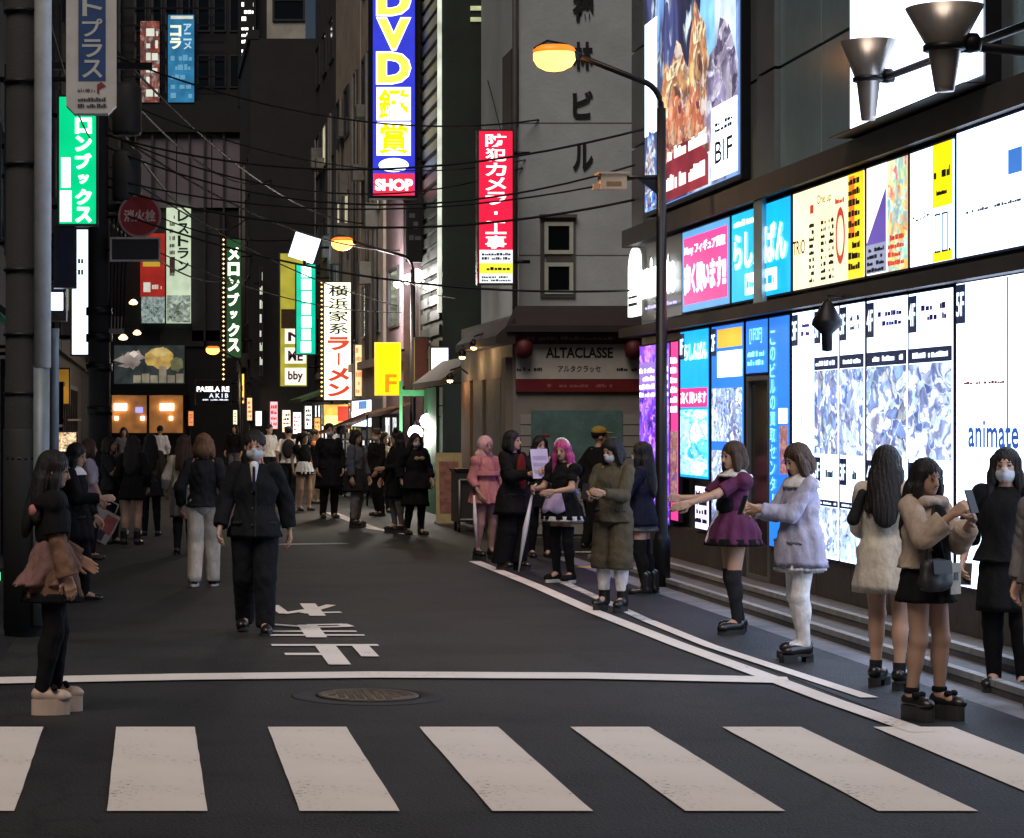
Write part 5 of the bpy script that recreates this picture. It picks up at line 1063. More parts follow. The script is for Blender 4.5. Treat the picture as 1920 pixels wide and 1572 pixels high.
def sdf(prims, h, k=.02, cuts=None, wr=0.0, seed=0, sub=(), wf=None):
    """prims: ('c',a,b,ra,rb) tapered capsule, ('e',centre,radii) ellipsoid; smooth union, then cuts f(P)->distance"""
    lo = np.min([np.minimum(np.array(p[1]) - (p[3] if p[0] == 'c' else np.array(p[2])), (np.array(p[2]) - p[4]) if p[0] == 'c' else 9e9) for p in prims], 0) - 2.5*h - k*.5 - wr
    hi = np.max([np.maximum(np.array(p[1]) + (p[3] if p[0] == 'c' else np.array(p[2])), (np.array(p[2]) + p[4]) if p[0] == 'c' else -9e9) for p in prims], 0) + 2.5*h + k*.5 + wr
    n = np.maximum(np.ceil((hi - lo) / h).astype(int) + 1, 4)
    ax = [lo[i] + h * np.arange(n[i]) for i in range(3)]
    D = np.full(tuple(n), 1.0)
    def ev(p, sl):
        X, Y, Z = np.meshgrid(ax[0][sl[0]], ax[1][sl[1]], ax[2][sl[2]], indexing='ij')
        if p[0] == 'c':
            a, b = np.array(p[1], float), np.array(p[2], float); d = b - a; L = max(d @ d, 1e-9)
            t = np.clip(((X-a[0])*d[0] + (Y-a[1])*d[1] + (Z-a[2])*d[2]) / L, 0, 1)
            return np.sqrt((X-a[0]-t*d[0])**2 + (Y-a[1]-t*d[1])**2 + (Z-a[2]-t*d[2])**2) - (p[3] + t*(p[4]-p[3]))
        cc, r = np.array(p[1], float), np.array(p[2], float)
        x, y, z = (X-cc[0])/r[0], (Y-cc[1])/r[1], (Z-cc[2])/r[2]
        k0 = np.sqrt(x*x + y*y + z*z); k1 = np.sqrt((x/r[0])**2 + (y/r[1])**2 + (z/r[2])**2)
        return np.where(k1 > 1e-9, k0 * (k0 - 1) / np.maximum(k1, 1e-9), -r.min())
    for p in prims:
        if p[0] == 'c':
            pl = np.minimum(np.array(p[1]) - p[3], np.array(p[2]) - p[4]); ph_ = np.maximum(np.array(p[1]) + p[3], np.array(p[2]) + p[4])
        else: pl = np.array(p[1]) - np.array(p[2]); ph_ = np.array(p[1]) + np.array(p[2])
        mg = k + 3*h; i0 = np.clip(((pl - mg - lo) / h).astype(int), 0, n - 1); i1 = np.clip(((ph_ + mg - lo) / h).astype(int) + 2, 1, n)
        sl = [slice(i0[i], i1[i]) for i in range(3)]
        d = ev(p, sl); g = D[tuple(sl)]
        if k > 0:
            q = np.clip(.5 + .5 * (g - d) / k, 0, 1); D[tuple(sl)] = g + (d - g) * q - k * q * (1 - q)
        else: D[tuple(sl)] = np.minimum(g, d)
    full = [slice(None)]*3
    for p in sub: D = np.maximum(D, -ev(p, full))
    if cuts or wr:
        X, Y, Z = np.meshgrid(*ax, indexing='ij')
        if wr:
            D = D + wr * (wf or folds)(X, Y, Z, seed)
        for cfn in (cuts or ()): D = np.maximum(D, cfn(X, Y, Z))
    return nets(D, lo, h)
def loft(rings, seg=40, n=14, amp=0, pl=0, seed=0, wr=.006, ph=0.0):
    """rings: (z, cx, cy, rx, ry) top to bottom, smooth in between; closed ends"""
    r_ = np.random.RandomState(seed); rg = np.array(rings, float); k = len(rg); ts = np.linspace(0, k - 1, n)
    def cr(t):
        i = min(int(t), k - 2); f = t - i; p0, p1, p2, p3 = rg[max(i-1, 0)], rg[i], rg[i+1], rg[min(i+2, k-1)]
        m1, m2 = (p2 - p0) / 2, (p3 - p1) / 2
        return (2*f**3-3*f*f+1)*p1 + (f**3-2*f*f+f)*m1 + (-2*f**3+3*f*f)*p2 + (f**3-f*f)*m2
    th = np.linspace(0, 2*math.pi, seg, endpoint=False); V = []
    phs = r_.uniform(0, 6, 4); fr = r_.randint(2, 7, 4)
    for j, t in enumerate(ts):
        z, cx, cy, rx, ry = cr(t); s = t / (k - 1)
        w_ = 1 + (amp * s) * np.cos(pl * th + ph + .3*np.sin(3*th)) + .6 * wr / max(rx, .05) * sum(np.sin(fr[q]*th + phs[q] + 5*s*(q-1.5)) for q in range(4)) * .5 * (0.3 + s)
        V.append(np.stack([cx + rx*np.cos(th)*w_, cy + ry*np.sin(th)*w_, np.full(seg, z)], 1))
    if wr:
        for j in range(2, len(V)):
            q = V[j]; s = j / (len(V) - 1); dr = q - q.mean(0); ln = np.maximum(np.linalg.norm(dr, axis=1, keepdims=True), 1e-6)
            V[j] = q + dr / ln * (wr * 1.6 * folds(q[:, 0], q[:, 1], q[:, 2], seed) * (.5 + .5*s))[:, None]
    last = V[-1]; cm = last.mean(0); inn = cm + (last - cm) * .9; inn[:, 2] += .025; V.append(inn)
    nr = len(V); V = np.concatenate(V)
    Fs = [(i*seg+j, (i+1)*seg+j, (i+1)*seg+(j+1) % seg, i*seg+(j+1) % seg) for i in range(nr-1) for j in range(seg)]
    Fs += [tuple(range(seg)), tuple(range((nr-1)*seg, nr*seg))[::-1]]
    return V, Fs
class Mesh:
    def __init__(s): s.v = []; s.f = []; s.n = 0
    def add(s, VF):
        V, Fs = VF; s.v.append(np.asarray(V)); s.f += [tuple(int(q) + s.n for q in f) for f in Fs]; s.n += len(V); return s
    def build(s, name, m, parent, sc=1.0, dz=0.0):
        V = np.concatenate(s.v) * sc; V[:, 2] += dz
        o = bpy.data.objects.new(name, bpy.data.meshes.new(name)); COL.objects.link(o); o.parent = parent
        o.data.from_pydata(V.tolist(), [], s.f); o.data.polygons.foreach_set("use_smooth", [True] * len(o.data.polygons)); o.data.update()
        o.data.materials.append(m); ORG[o.name] = None; return o
def ik(a, b, l1, l2, hint):
    a, b = Vector(a), Vector(b); d = b - a; L = d.length
    if L > (l1 + l2) * .995: b = a + d * ((l1 + l2) * .995 / L); d = b - a; L = d.length
    u = d / L; x = (l1*l1 - l2*l2 + L*L) / (2*L); hgt = math.sqrt(max(l1*l1 - x*x, 0))
    hv = Vector(hint); hv = hv - u * hv.dot(u); hv.normalize()
    return a + u * x + hv * hgt, b
def hand_mesh(wr_, d, nrm, side, curl, h):
    """palm, four bent fingers and a thumb leaving the side of the palm"""
    d = Vector(d).normalized(); nrm = Vector(nrm); nrm = (nrm - d * nrm.dot(d)).normalized(); s = d.cross(nrm) * side
    w_ = Vector(wr_); P = []
    K = lambda a, b, ra, rb: P.append(('c', tuple(a), tuple(b), ra, rb))
    for i, off in enumerate((.028, .009, -.01, -.027)):           # index .. little
        base = w_ + d * (.082 - abs(i - 1) * .004) + s * off
        K(w_ + s * off * .5, base, .016, .0125)
        L = (.042, .047, .043, .034)[i]; p = base; dd = d.copy(); ang = 0
        for j in range(3):
            ang += curl * (.8, 1.0, .7)[j]
            dd = (d * math.cos(ang) + nrm * math.sin(ang)); q = p + dd * L * (1, .68, .52)[j]
            K(p, q, .0098 - .001*j, .0092 - .001*j); p = q
    tb = w_ + d * .025 + s * .022; t1 = tb + (d * .55 + s * .8 + nrm * .25).normalized() * .042; t2 = t1 + (d * .85 + s * .2 + nrm * (.3 + curl*.5)).normalized() * .03; t3 = t2 + (d * .9 - s*.1 + nrm * (.2 + curl*.5)).normalized() * .024
    K(tb, t1, .015, .0115); K(t1, t2, .0115, .0105); K(t2, t3, .0105, .009)
    return sdf(P, h, .006)
CLO = {}
SKIN = mat("skin", (.50, .30, .21, 1), .55, 0, .08, 8, .05, 60, spec=.3)
SKIN2 = mat("skin_tan", (.38, .235, .17, 1), .55, 0, .08, 8, .05, 60, spec=.3)
HAIRM = {}
def hairmat(n, col): return mat("hair_" + n, col, .58, 0, .6, 34, .6, 70, (1, 1, .06), .3)
H_black = hairmat("black", (.012, .010, .010, 1)); H_brown = hairmat("brown", (.05, .028, .018, 1)); H_pink = hairmat("pink", (.45, .06, .22, 1)); H_pale = hairmat("pale_pink", (.62, .36, .34, 1)); H_tea = hairmat("tea", (.16, .08, .04, 1))
C_black = cloth("black", (.007, .007, .008, 1)); C_char = cloth("charcoal", (.02, .02, .023, 1)); C_white = cloth("white", (.72, .70, .70, 1)); C_cream = cloth("cream", (.58, .52, .44, 1))
C_pink = cloth("dusty_pink", (.48, .20, .18, 1)); C_purple = cloth("purple", (.10, .025, .07, 1)); C_lilac = cloth("lilac_grey", (.36, .34, .44, 1)); C_olive = cloth("olive_brown", (.085, .07, .045, 1)); C_beige = cloth("beige", (.42, .33, .26, 1))
C_red = cloth("dark_red", (.16, .02, .02, 1)); C_brown = cloth("brown", (.2, .11, .07, 1)); C_grey = cloth("grey", (.16, .15, .15, 1)); C_orange = cloth("orange", (.7, .24, .06, 1)); C_navy = cloth("navy", (.012, .014, .03, 1)); C_lav = cloth("lavender", (.42, .34, .58, 1)); C_tan = cloth("tan", (.34, .24, .16, 1))
C_suit = cloth("suit", (.009, .0095, .012, 1)); C_teal = cloth("bluegrey", (.08, .09, .12, 1))
M_leather = mat("black_leather", (.014, .013, .013, 1), .3, 0, .15, 10); M_sole = mat("sole_black", (.02, .02, .02, 1), .6); M_solew = mat("sole_white", (.6, .58, .56, 1), .6); M_shoec = mat("shoe_cream", (.55, .42, .34, 1), .5, 0, .15); M_mask = mat('mask_paper', (.5, .52, .55, 1), .9, 0, .06)
M_eye = mat("eye_dark", (.02, .015, .012, 1), .3, 0, 0); M_lip = mat("lip", (.35, .10, .09, 1), .5, 0, .05)
def person(label, px, py, h, deg, wear, LH=(.24, -.02, .80), RH=(-.24, -.02, .80), LF=(.085, 0), RF=(-.085, .0), yaw=0, pitch=0, skin=None, hair=(H_black, 'long'), curl=(.5, .5), res=None, ph=0.0, fat=.93, palmL=(-1, 0, 0), palmR=(1, 0, 0), lean=0.0, face=True, group="people standing along the street", ehL=(.5, .8, -.6), ehR=(-.5, .8, -.6)):
    gx_, gy_ = ground(px, py); S = h / 1.6
    rv = random.Random(label)
    if LF == (.085, 0) and RF == (-.085, .0):
        LF = (.085 + rv.uniform(-.01, .04), rv.uniform(-.09, .03)); RF = (-.085 - rv.uniform(-.01, .03), rv.uniform(-.03, .08))
    if yaw == 0: yaw = rv.uniform(-16, 16)
    if pitch == 0: pitch = rv.uniform(0, 9)
    if LH == (.24, -.02, .80): LH = (.23 + rv.uniform(-.02, .03), rv.uniform(-.16, .04), .80 + rv.uniform(0, .06))
    if RH == (-.24, -.02, .80): RH = (-.23 - rv.uniform(-.02, .03), rv.uniform(-.16, .04), .80 + rv.uniform(0, .06))
    res = res or (.011 if gy_ < 18 else .014 if gy_ < 30 else .02)
    fine = res * .55
    t = thing("person", label, "person", (gx_, gy_, 0), group, rz=R(deg) if deg else 1e-6)
    ORG[t.name] = None
    sk_ = skin or SKIN
    lean_o = lambda z: -lean * max(0, z - .85)            # forward lean of the trunk (towards -Y)
    sh = {1: Vector((.148, .01 + lean_o(1.285), 1.285)), -1: Vector((-.148, .01 + lean_o(1.29), 1.29))}
    hip = {1: Vector((.082, 0, .80)), -1: Vector((-.082, 0, .80))}
    arm = {}; leg = {}
    for s, T_, eh in ((1, LH, ehL), (-1, RH, ehR)):
        el, wr_ = ik(sh[s], T_, .265, .235, eh); arm[s] = (sh[s], el, wr_)
    for s, Fq in ((1, LF), (-1, RF)):
        az = .075 + (Fq[2] if len(Fq) > 2 else 0)
        kn, an = ik(hip[s], (Fq[0], Fq[1] + .03, az), .366, .363, (0, -1, 0)); leg[s] = (hip[s], kn, an)
    ly = lean_o
    torso = [('e', (0, 0, .87), (.15*fat, .105*fat, .12)), ('e', (0, ly(1.0), 1.0), (.118*fat, .085*fat, .15)), ('e', (0, .005 + ly(1.16), 1.16), (.142*fat, .1*fat, .15)), ('c', (-.125, .01 + ly(1.28), 1.285), (.125, .01 + ly(1.28), 1.285), .05, .05), ('c', (0, .015 + ly(1.3), 1.29), (0, -.002 + ly(1.42), 1.42), .05, .045)]
    B = list(torso)
    for s in (1, -1):
        a, e_, w_ = arm[s]; B += [('c', a, e_, .044*fat, .036), ('c', e_, w_, .036, .025)]
        hp, kn, an = leg[s]; B += [('c', hp, kn, .083*fat, .055), ('c', kn, an, .054, .034), ('e', tuple(kn.lerp(an, .3) + Vector((0, .016, 0))), (.05, .052, .11)), ('c', an, an + Vector((0, -.13, -.045)), .034, .028)]
    mb = Mesh(); mb.add(sdf(B, res, .025))
    # hands
    for s, cu, pn in ((1, curl[0], palmL), (-1, curl[1], palmR)):
        a, e_, w_ = arm[s]; mb.add(hand_mesh(w_, (w_ - e_), pn, s, cu, max(.005, fine)))
    # head
    Rm = np.array(Matrix.Rotation(R(yaw), 3, 'Z') @ Matrix.Rotation(R(pitch), 3, 'X')); piv = np.array([0, ly(1.4), 1.40])
    def hd(VF):
        V, Fq = VF; return ((np.asarray(V) - np.array([0, 0, 1.40])) @ Rm.T + piv, Fq)
    skull = [('e', (0, .012, 1.505), (.074, .092, .095)), ('e', (0, -.02, 1.44), (.056, .066, .072)), ('e', (0, -.058, 1.395), (.024, .022, .018)), ('c', (0, -.084, 1.478), (0, -.098, 1.45), .008, .012),
             ('e', (.073, .012, 1.468), (.012, .022, .03)), ('e', (-.073, .012, 1.468), (.012, .022, .03)), ('c', (0, .01, 1.33), (0, 0, 1.42), .046, .046)]
    mb.add(hd(sdf(skull, max(.006, fine), .018)))
    mb.build("body", sk_, t, S, ph)
    if face:
        for s in (1, -1):
            Mesh().add(hd(sdf([('e', (.03*s, -.0815, 1.487), (.0135, .008, .0075))], .0035, 0))).build("eye", M_eye, t, S, ph)
            Mesh().add(hd(sdf([('c', (.016*s, -.086, 1.508), (.044*s, -.078, 1.509), .0035, .003)], .003, 0))).build("eyebrow", hair[0], t, S, ph)
        Mesh().add(hd(sdf([('c', (-.012, -.0835, 1.424), (.012, -.0835, 1.424), .005, .005)], .003, 0))).build("mouth", M_lip, t, S, ph)
    # hair
    hm, hs = hair
    Hp = [('e', (0, .022, 1.52), (.087, .1, .09))]; subs = [('e', (0, -.115, 1.445), (.062, .075, .088))]
    if hs != 'short':
        Hp += [('e', (0, .055, 1.45), (.088, .07, .12))]
        for s in (1, -1): Hp += [('c', (.074*s, -.02, 1.52), (.085*s, -.022, 1.40), .026, .022)]
    if hs == 'long':
        Hp += [('e', (0, .085, 1.30), (.1, .05, .2)), ('e', (0, .1, 1.15), (.09, .04, .14))]
        for s in (1, -1): Hp += [('c', (.085*s, -.02, 1.42), (.105*s, -.04, 1.18), .03, .02), ('c', (.07*s, .06, 1.4), (.11*s, .05, 1.15), .045, .03)]
    if hs == 'bob':
        Hp += [('e', (0, .05, 1.42), (.105, .08, .08))]
        for s in (1, -1): Hp += [('c', (.08*s, -.01, 1.46), (.092*s, -.025, 1.37), .034, .03)]
    if hs == 'twin':
        for s in (1, -1): Hp += [('e', (.1*s, .05, 1.54), (.045, .045, .045)), ('c', (.125*s, .05, 1.52), (.17*s, .05, 1.15), .045, .02)]
    if hs == 'hood':
        Hp = [('e', (0, .03, 1.5), (.105, .115, .12)), ('e', (0, .05, 1.36), (.13, .09, .08))]; subs = [('e', (0, -.13, 1.46), (.068, .085, .09))]
    Mesh().add(hd(sdf(Hp, max(.008, res*.7), .03, wr=.0045, seed=len(label), sub=subs, wf=strands))).build("hood" if hs == 'hood' else "hair", hm, t, S, ph)
    # ----- clothes
    def armcap(s, f, infl, flare=0.0):
        a, e_, w_ = arm[s]; L1, L2 = (e_ - a).length, (w_ - e_).length; d_ = f * (L1 + L2); P = []
        if d_ <= L1: q = a + (e_ - a) * (d_ / L1); P.append(('c', a, q, .041*fat + infl*.8, .04 + infl*.85 + flare)); end, dr_ = q, (e_ - a).normalized()
        else:
            q = e_ + (w_ - e_) * ((d_ - L1) / L2); P += [('c', a, e_, .041*fat + infl*.8, .036 + infl*.9), ('c', e_, q, .037 + infl*.9, .028 + infl*.8 + flare)]; end, dr_ = q, (w_ - e_).normalized()
        return P, end, dr_
    for wi, g in enumerate(wear):
        kind, m, o = g[0], g[1], (g[2] if len(g) > 2 else {})
        sd_ = len(label) * 7 + wi
        nm = o.get('n')
        if kind == 'top':                # shirt, jacket, dress body, hoodie
            hem = o.get('hem', .88); inf = o.get('inf', .018); fl = o.get('flare', 0.02); w_ = o.get('w', 0)
            rx = lambda r: r*fat + inf
            rings = [(1.345, 0, .012 + ly(1.34), .062, .058), (1.325, 0, .012 + ly(1.32), .098 + inf*.4, .066), (1.285, 0, .01 + ly(1.29), .137*fat + inf*.6, .076 + inf*.5), (1.2, 0, .004 + ly(1.2), .138*fat + inf*.8, rx(.1)), (1.12, 0, ly(1.12), rx(.142) + w_*.4, rx(.102) + w_*.4), (1.0, 0, ly(1.0), rx(.12) + w_*.8, rx(.088) + w_*.8)]
            if hem < .95:
                rings += [(.9, 0, 0, rx(.145) + w_ + fl*.3, rx(.11) + w_ + fl*.3)]
                if hem < .88: rings += [(hem, 0, 0, rx(.155) + w_ + fl, rx(.12) + w_ + fl)]
            else: rings += [(hem, 0, ly(hem), rx(.125) + w_, rx(.095) + w_)]
            M_ = Mesh().add(loft(rings, 56, 30, seed=sd_, wr=o.get('wr', .010)))
            if o.get('sl', 0) > 0:
                for s in (1, -1):
                    P, end, dr_ = armcap(s, o['sl'], o.get('si', inf), o.get('cuff', 0.0))
                    if o.get('puff'): P.append(('e', tuple(arm[s][0] + Vector((.03*s, 0, -.02))), (.075, .075, .075)))
                    M_.add(sdf(P, max(.009, res*.75), .02, wr=.008, seed=sd_, cuts=[lambda X, Y, Z, e_=end, d_=dr_: (X - e_.x)*d_.x + (Y - e_.y)*d_.y + (Z - e_.z)*d_.z]))
            M_.build(nm or "top", m, t, S, ph)
            if nm in ("coat", "jacket", "cardigan", "shirt_dress", "hoodie"):
                rr_ = np.array(sorted(rings)); zz_ = np.arange(hem + .015, 1.27, .035)
                fy_ = lambda z: float(np.interp(z, rr_[:, 0], rr_[:, 2]) - np.interp(z, rr_[:, 0], rr_[:, 4]))
                tone = mat("trim_" + m.name, tuple(q * .55 for q in CLO.get(m.name, (.03, .03, .03))) + (1,), .85, 0, .2)
                for s in ((0,) if nm != "hoodie" else ()):
                    Mesh().add(sdf([('c', (.012, fy_(z) + .004, z), (.012, fy_(z + .035) + .004, z + .035), .009, .009) for z in zz_[:-1]], .006, .004)).build("placket", tone, t, S, ph)
                for z in np.arange(hem + .1, 1.26, .13):
                    if nm != "hoodie": Mesh().add(sdf([('e', (-.014, fy_(z) - .006, z), (.011, .006, .011))], .004, 0)).build("button", M_sole, t, S, ph)
                for s in (1, -1):
                    zp = max(hem + .12, .86); rxp = float(np.interp(zp, rr_[:, 0], rr_[:, 3])); ryp = float(np.interp(zp, rr_[:, 0], rr_[:, 4]))
                    Mesh().add(sdf([('c', (rxp*math.sin(aa)*s, -ryp*math.cos(aa), zp), (rxp*math.sin(aa+.18)*s, -ryp*math.cos(aa+.18), zp - .012), .011, .011) for aa in (.55, .73, .91)], .006, .004)).build("pocket_flap", tone, t, S, ph)
        elif kind == 'skirt':
            z0, z1, r1 = o['z0'], o['z1'], o['r'] * .84
            rings = [(z0, 0, 0, .125*fat + .012, .094*fat + .012), (z0 - (z0-z1)*.25, 0, 0, .13*fat + (r1-.12)*.5, .1*fat + (r1-.12)*.5), (z0 - (z0-z1)*.6, 0, 0, .13*fat + (r1-.13)*.85, .11*fat + (r1-.13)*.85), (z1, 0, o.get('back', 0), r1, r1*.92)]
            Mesh().add(loft(rings, 72, 12, o.get('amp', .06), o.get('pl', 14), sd_, .008)).build(nm or "skirt", m, t, S, ph)
        elif kind == 'legs':             # stockings, socks, trousers; z range
            zh, zl, inf = o['hi'], o['lo'], o.get('inf', .006)
            tot = Mesh()
            for s in (1, -1):
                hp, kn, an = leg[s]; fl = o.get('flare', 0)
                P = [('c', hp, kn, .083*fat + inf, .056 + inf + fl*.5), ('c', kn, an, .055 + inf + fl*.5, .035 + inf + fl), ('e', tuple(kn.lerp(an, .3) + Vector((0, .016, 0))), (.05 + inf, .053 + inf, .11))]
                if o.get('foot'): P += [('c', an, an + Vector((0, -.12, -.04)), .036, .03)]
                m_ = sdf(P, max(.009, res*.8), .02, wr=o.get('wr', .0015), seed=sd_, cuts=[lambda X, Y, Z: np.maximum(Z - zh, zl - Z)])
                if o.get('one'): tot.add(m_)
                else: Mesh().add(m_).build(nm or "stocking", m, t, S, ph)
            if o.get('one'): 
                if zh > .8: tot.add(sdf([('e', (0, 0, .86), (.155*fat + inf, .112*fat + inf, .13))], max(.01, res), 0))
                tot.build(nm or "trousers", m, t, S, ph)
        elif kind == 'shoes':
            st = o.get('st', 'shoe'); sm = o.get('sole', M_sole); sh_ = o.get('sh', .02)
            for s, Fq in ((1, LF), (-1, RF)):
                an = leg[s][2]; x, y = an.x, an.y; out = .018 * s; zz = (an.z - .075) * S + ph
                P = [('c', (x, y + .015, .04), (x + out, y - .13, .03), .043, .042), ('e', (x + out, y - .135, .028), (.045, .058, .034)), ('e', (x, y + .02, .045), (.04, .045, .045))]
                if st == 'boot': P += [('c', (x, y, .05), (x, y + .004, .20), .052, .055)]
                if st == 'sneaker': P += [('c', (x, y + .005, .06), (x, y + .005, .09), .046, .044)]
                so = Mesh().add(sdf(P, max(.008, res*.7), .02, cuts=[lambda X, Y, Z: .004 - Z])).build("shoe", m, t, S, zz)
                # sole slab follows the outline
                th = np.linspace(0, 2*math.pi, 24, endpoint=False); Lh, wd = .125, .047
                ol = [(x + out*.5 + wd*np.cos(a)*(1 + .12*(np.sin(a) < 0)), y - .058 + Lh*np.sin(a)) for a in th]
                if st == 'heel':
                    b = MB(); hz_ = sh_
                    b.add([(a*S, q*S, zz + .006) for a, q in ol] + [(a*S, q*S, zz - .012) for a, q in ol], [tuple(range(24)), tuple(range(24, 48))[::-1]] + [(i, 24+i, 24+(i+1) % 24, (i+1) % 24) for i in range(24)])
                    hx = [(x + .036*c_, y + .03 + .036*s2) for c_, s2 in ((-1, -1), (1, -1), (.8, .8), (-.8, .8))]
                    b.add([(a*S, q*S, zz + .0) for a, q in hx] + [(a*S*1, q*S, zz - hz_) for a, q in hx], [(0, 1, 2, 3), (7, 6, 5, 4)] + [(i, 4+i, 4+(i+1) % 4, (i+1) % 4) for i in range(4)])
                    tx = [(x + out + .045*c_, y - .14 + .055*s2) for c_, s2 in ((-1, -1), (1, -1), (1, 1), (-1, 1))]
                    b.add([(a*S, q*S, zz + .0) for a, q in tx] + [(a*S, q*S, zz - hz_) for a, q in tx], [(0, 1, 2, 3), (7, 6, 5, 4)] + [(i, 4+i, 4+(i+1) % 4, (i+1) % 4) for i in range(4)])
                else:
                    b = MB(); b.add([(a*S, q*S, zz + .012) for a, q in ol] + [(a*S, q*S, zz - sh_) for a, q in ol], [tuple(range(24)), tuple(range(24, 48))[::-1]] + [(i, 24+i, 24+(i+1) % 24, (i+1) % 24) for i in range(24)])
                b.build("sole", sm, so, local=True)
                if o.get('bow'): Mesh().add(sdf([('e', (x + out - .03, y - .075, .085), (.032, .022, .022)), ('e', (x + out + .03, y - .075, .085), (.032, .022, .022))], .008, .01)).build("shoe_bow", C_black, t, S, zz)
        elif kind == 'fore':             # separate forearm sleeves
            for s in o.get('sides', (1, -1)):
                a_, e_, w_ = arm[s]; Mesh().add(sdf([('c', a_.lerp(e_, o.get('up', .8)), e_, .05, .05), ('c', e_, w_, .05, o.get('end', .06))], max(.009, res*.75), .02, wr=.008, seed=sd_, cuts=[lambda X, Y, Z, q=w_, d_=(w_ - e_).normalized(): (X - q.x)*d_.x + (Y - q.y)*d_.y + (Z - q.z)*d_.z])).build(nm or "sleeve", m, t, S, ph)
        elif kind == 'collar':           # broad collar / sailor cape
            Mesh().add(loft([(1.37, 0, .02 + ly(1.37), .068, .066), (1.34, 0, .02 + ly(1.34), .12, .09), (1.31, 0, .02 + ly(1.31), .185, .115), (o.get('z', 1.26), 0, .02 + ly(1.26), .205, .13)], 36, 8, .03, 9, sd_, .002)).build(nm or "collar", m, t, S, ph)
        elif kind == 'apron':
            b = MB(); n = 9; z0, z1 = o.get('z0', 1.0), o.get('z1', .72); r0, r1 = o.get('r0', .14), o.get('r', .27) * .86; vs_ = []
            for j in range(6):
                f = j / 5; r = r0 + (r1 - r0) * f**.8 + .012; zz = z0 + (z1 - z0) * f
                for i in range(n):
                    a = (-.5 + i/(n-1)) * (1.1 + .5*math.sin(f*math.pi*.5)); vs_.append((r*math.sin(a)*S, -r*.94*math.cos(a)*S, zz*S + ph + (.02*math.cos(i*1.57)*S if j == 5 else 0)))
            b.add(vs_, [(j*n+i, j*n+i+1, (j+1)*n+i+1, (j+1)*n+i) for j in range(5) for i in range(n-1)], smooth=True); ob = b.build("apron", m, t, local=True)
            md = ob.modifiers.new("thickness", 'SOLIDIFY'); md.thickness = .008
        elif kind == 'bow':
            p = o['p']; s2 = o.get('s', .06)
            Mesh().add(sdf([('e', (p[0]-s2*.75, p[1], p[2]), (s2*.8, s2*.4, s2*.6)), ('e', (p[0]+s2*.75, p[1], p[2]), (s2*.8, s2*.4, s2*.6)), ('e', p, (s2*.3,)*3)], .008, .012)).build(nm or "bow", m, t, S, ph)
        elif kind == 'mask':
            Mesh().add(hd(sdf([('e', (0, -.004, 1.426), (.069, .092, .06)), ('c', (0, -.088, 1.468), (0, -.09, 1.43), .02, .014)], .006, .02, cuts=[lambda X, Y, Z: Y + .02, lambda X, Y, Z: Z - 1.474]))).build("face_mask", m, t, S, ph)
        elif kind == 'band':             # frilled headband
            Mesh().add(hd(sdf([('c', (.085*math.cos(a), -.0 , 1.52 + .095*math.sin(a)), (.085*math.cos(a+.35), -.0, 1.52 + .095*math.sin(a+.35)), .017, .017) for a in np.arange(.25, 2.7, .35)], .008, .004))).build("headband", m, t, S, ph)
        elif kind == 'ears':
            for s in (1, -1): Mesh().add(hd(sdf([('c', (.05*s, 0, 1.6), (.062*s, 0, 1.665), .032, .006)], .008, 0))).build("cat_ear", m, t, S, ph)
        elif kind == 'cap':
            Mesh().add(hd(sdf([('e', (0, .015, 1.545), (.092, .106, .08)), ('e', (0, -.115, 1.535), (.07, .07, .014))], .009, .015, cuts=[lambda X, Y, Z: 1.525 - Z]))).build("cap", m, t, S, ph)
        elif kind == 'ruffle':
            z, r = o['z'], o['r'] * .84; Mesh().add(loft([(z + .035, 0, 0, r*.975, r*.90), (z + .01, 0, 0, r*.995, r*.92), (z - .025, 0, 0, r*1.01, r*.94)], 96, 5, .03, 31, sd_, .001)).build(nm or "ruffle", m, t, S, ph)
        elif kind == 'pack':
            Mesh().add(sdf([('e', (0, .16, 1.15), (.14, .09, .2)), ('e', (0, .2, 1.06), (.1, .06, .1))], .014, .03)).build("backpack", m, t, S, ph)
        elif kind == 'blob':
            Mesh().add(sdf(o['P'], max(.009, res*.7), o.get('k', .02), wr=o.get('wr', 0), seed=sd_)).build(nm or "trim", m, t, S, ph)
    wm = Matrix.Translation((gx_, gy_, ph)) @ Matrix.Rotation(R(deg), 4, 'Z') @ Matrix.Scale(S, 4)
    return t, arm, wm
def held(name, label, cat, wm, parts, group=None):
    """something carried: a thing of its own, given in the bearer's local metres; parts: (name, MB, material)"""
    P = np.concatenate([np.array(b.v) for _, b, _ in parts]); cen = P.mean(0); cen[2] = P[:, 2].min(); base = wm @ Vector(cen)
    t = thing(name, label, cat, tuple(base), group)
    for n, b, m in parts:
        b.v = [tuple(wm @ Vector(p)) for p in b.v]; b.build(n, m, t)
    return t
def phone_parts(pos, d=(0, -1, .35), up=(0, .3, 1)):
    """slim phone standing on edge in the hand; its screen faces the bearer"""
    p = Vector(pos); n = Vector(d).normalized(); u = Vector(up); u = (u - n * u.dot(n)).normalized(); r = u.cross(n)
    T_ = lambda a, b, e: tuple(p + r*a + u*b + n*e)
    return [("case", MB(T_).slab(-.037, .037, -.076, .076, -.004, .004), M_black), ("screen", MB(lambda a, b, e: T_(-a, b, -e)).slab(-.034, .034, -.071, .071, .0042, .005), emi("phone_screen", (.8, .9, 1, 1), .9, .1))]
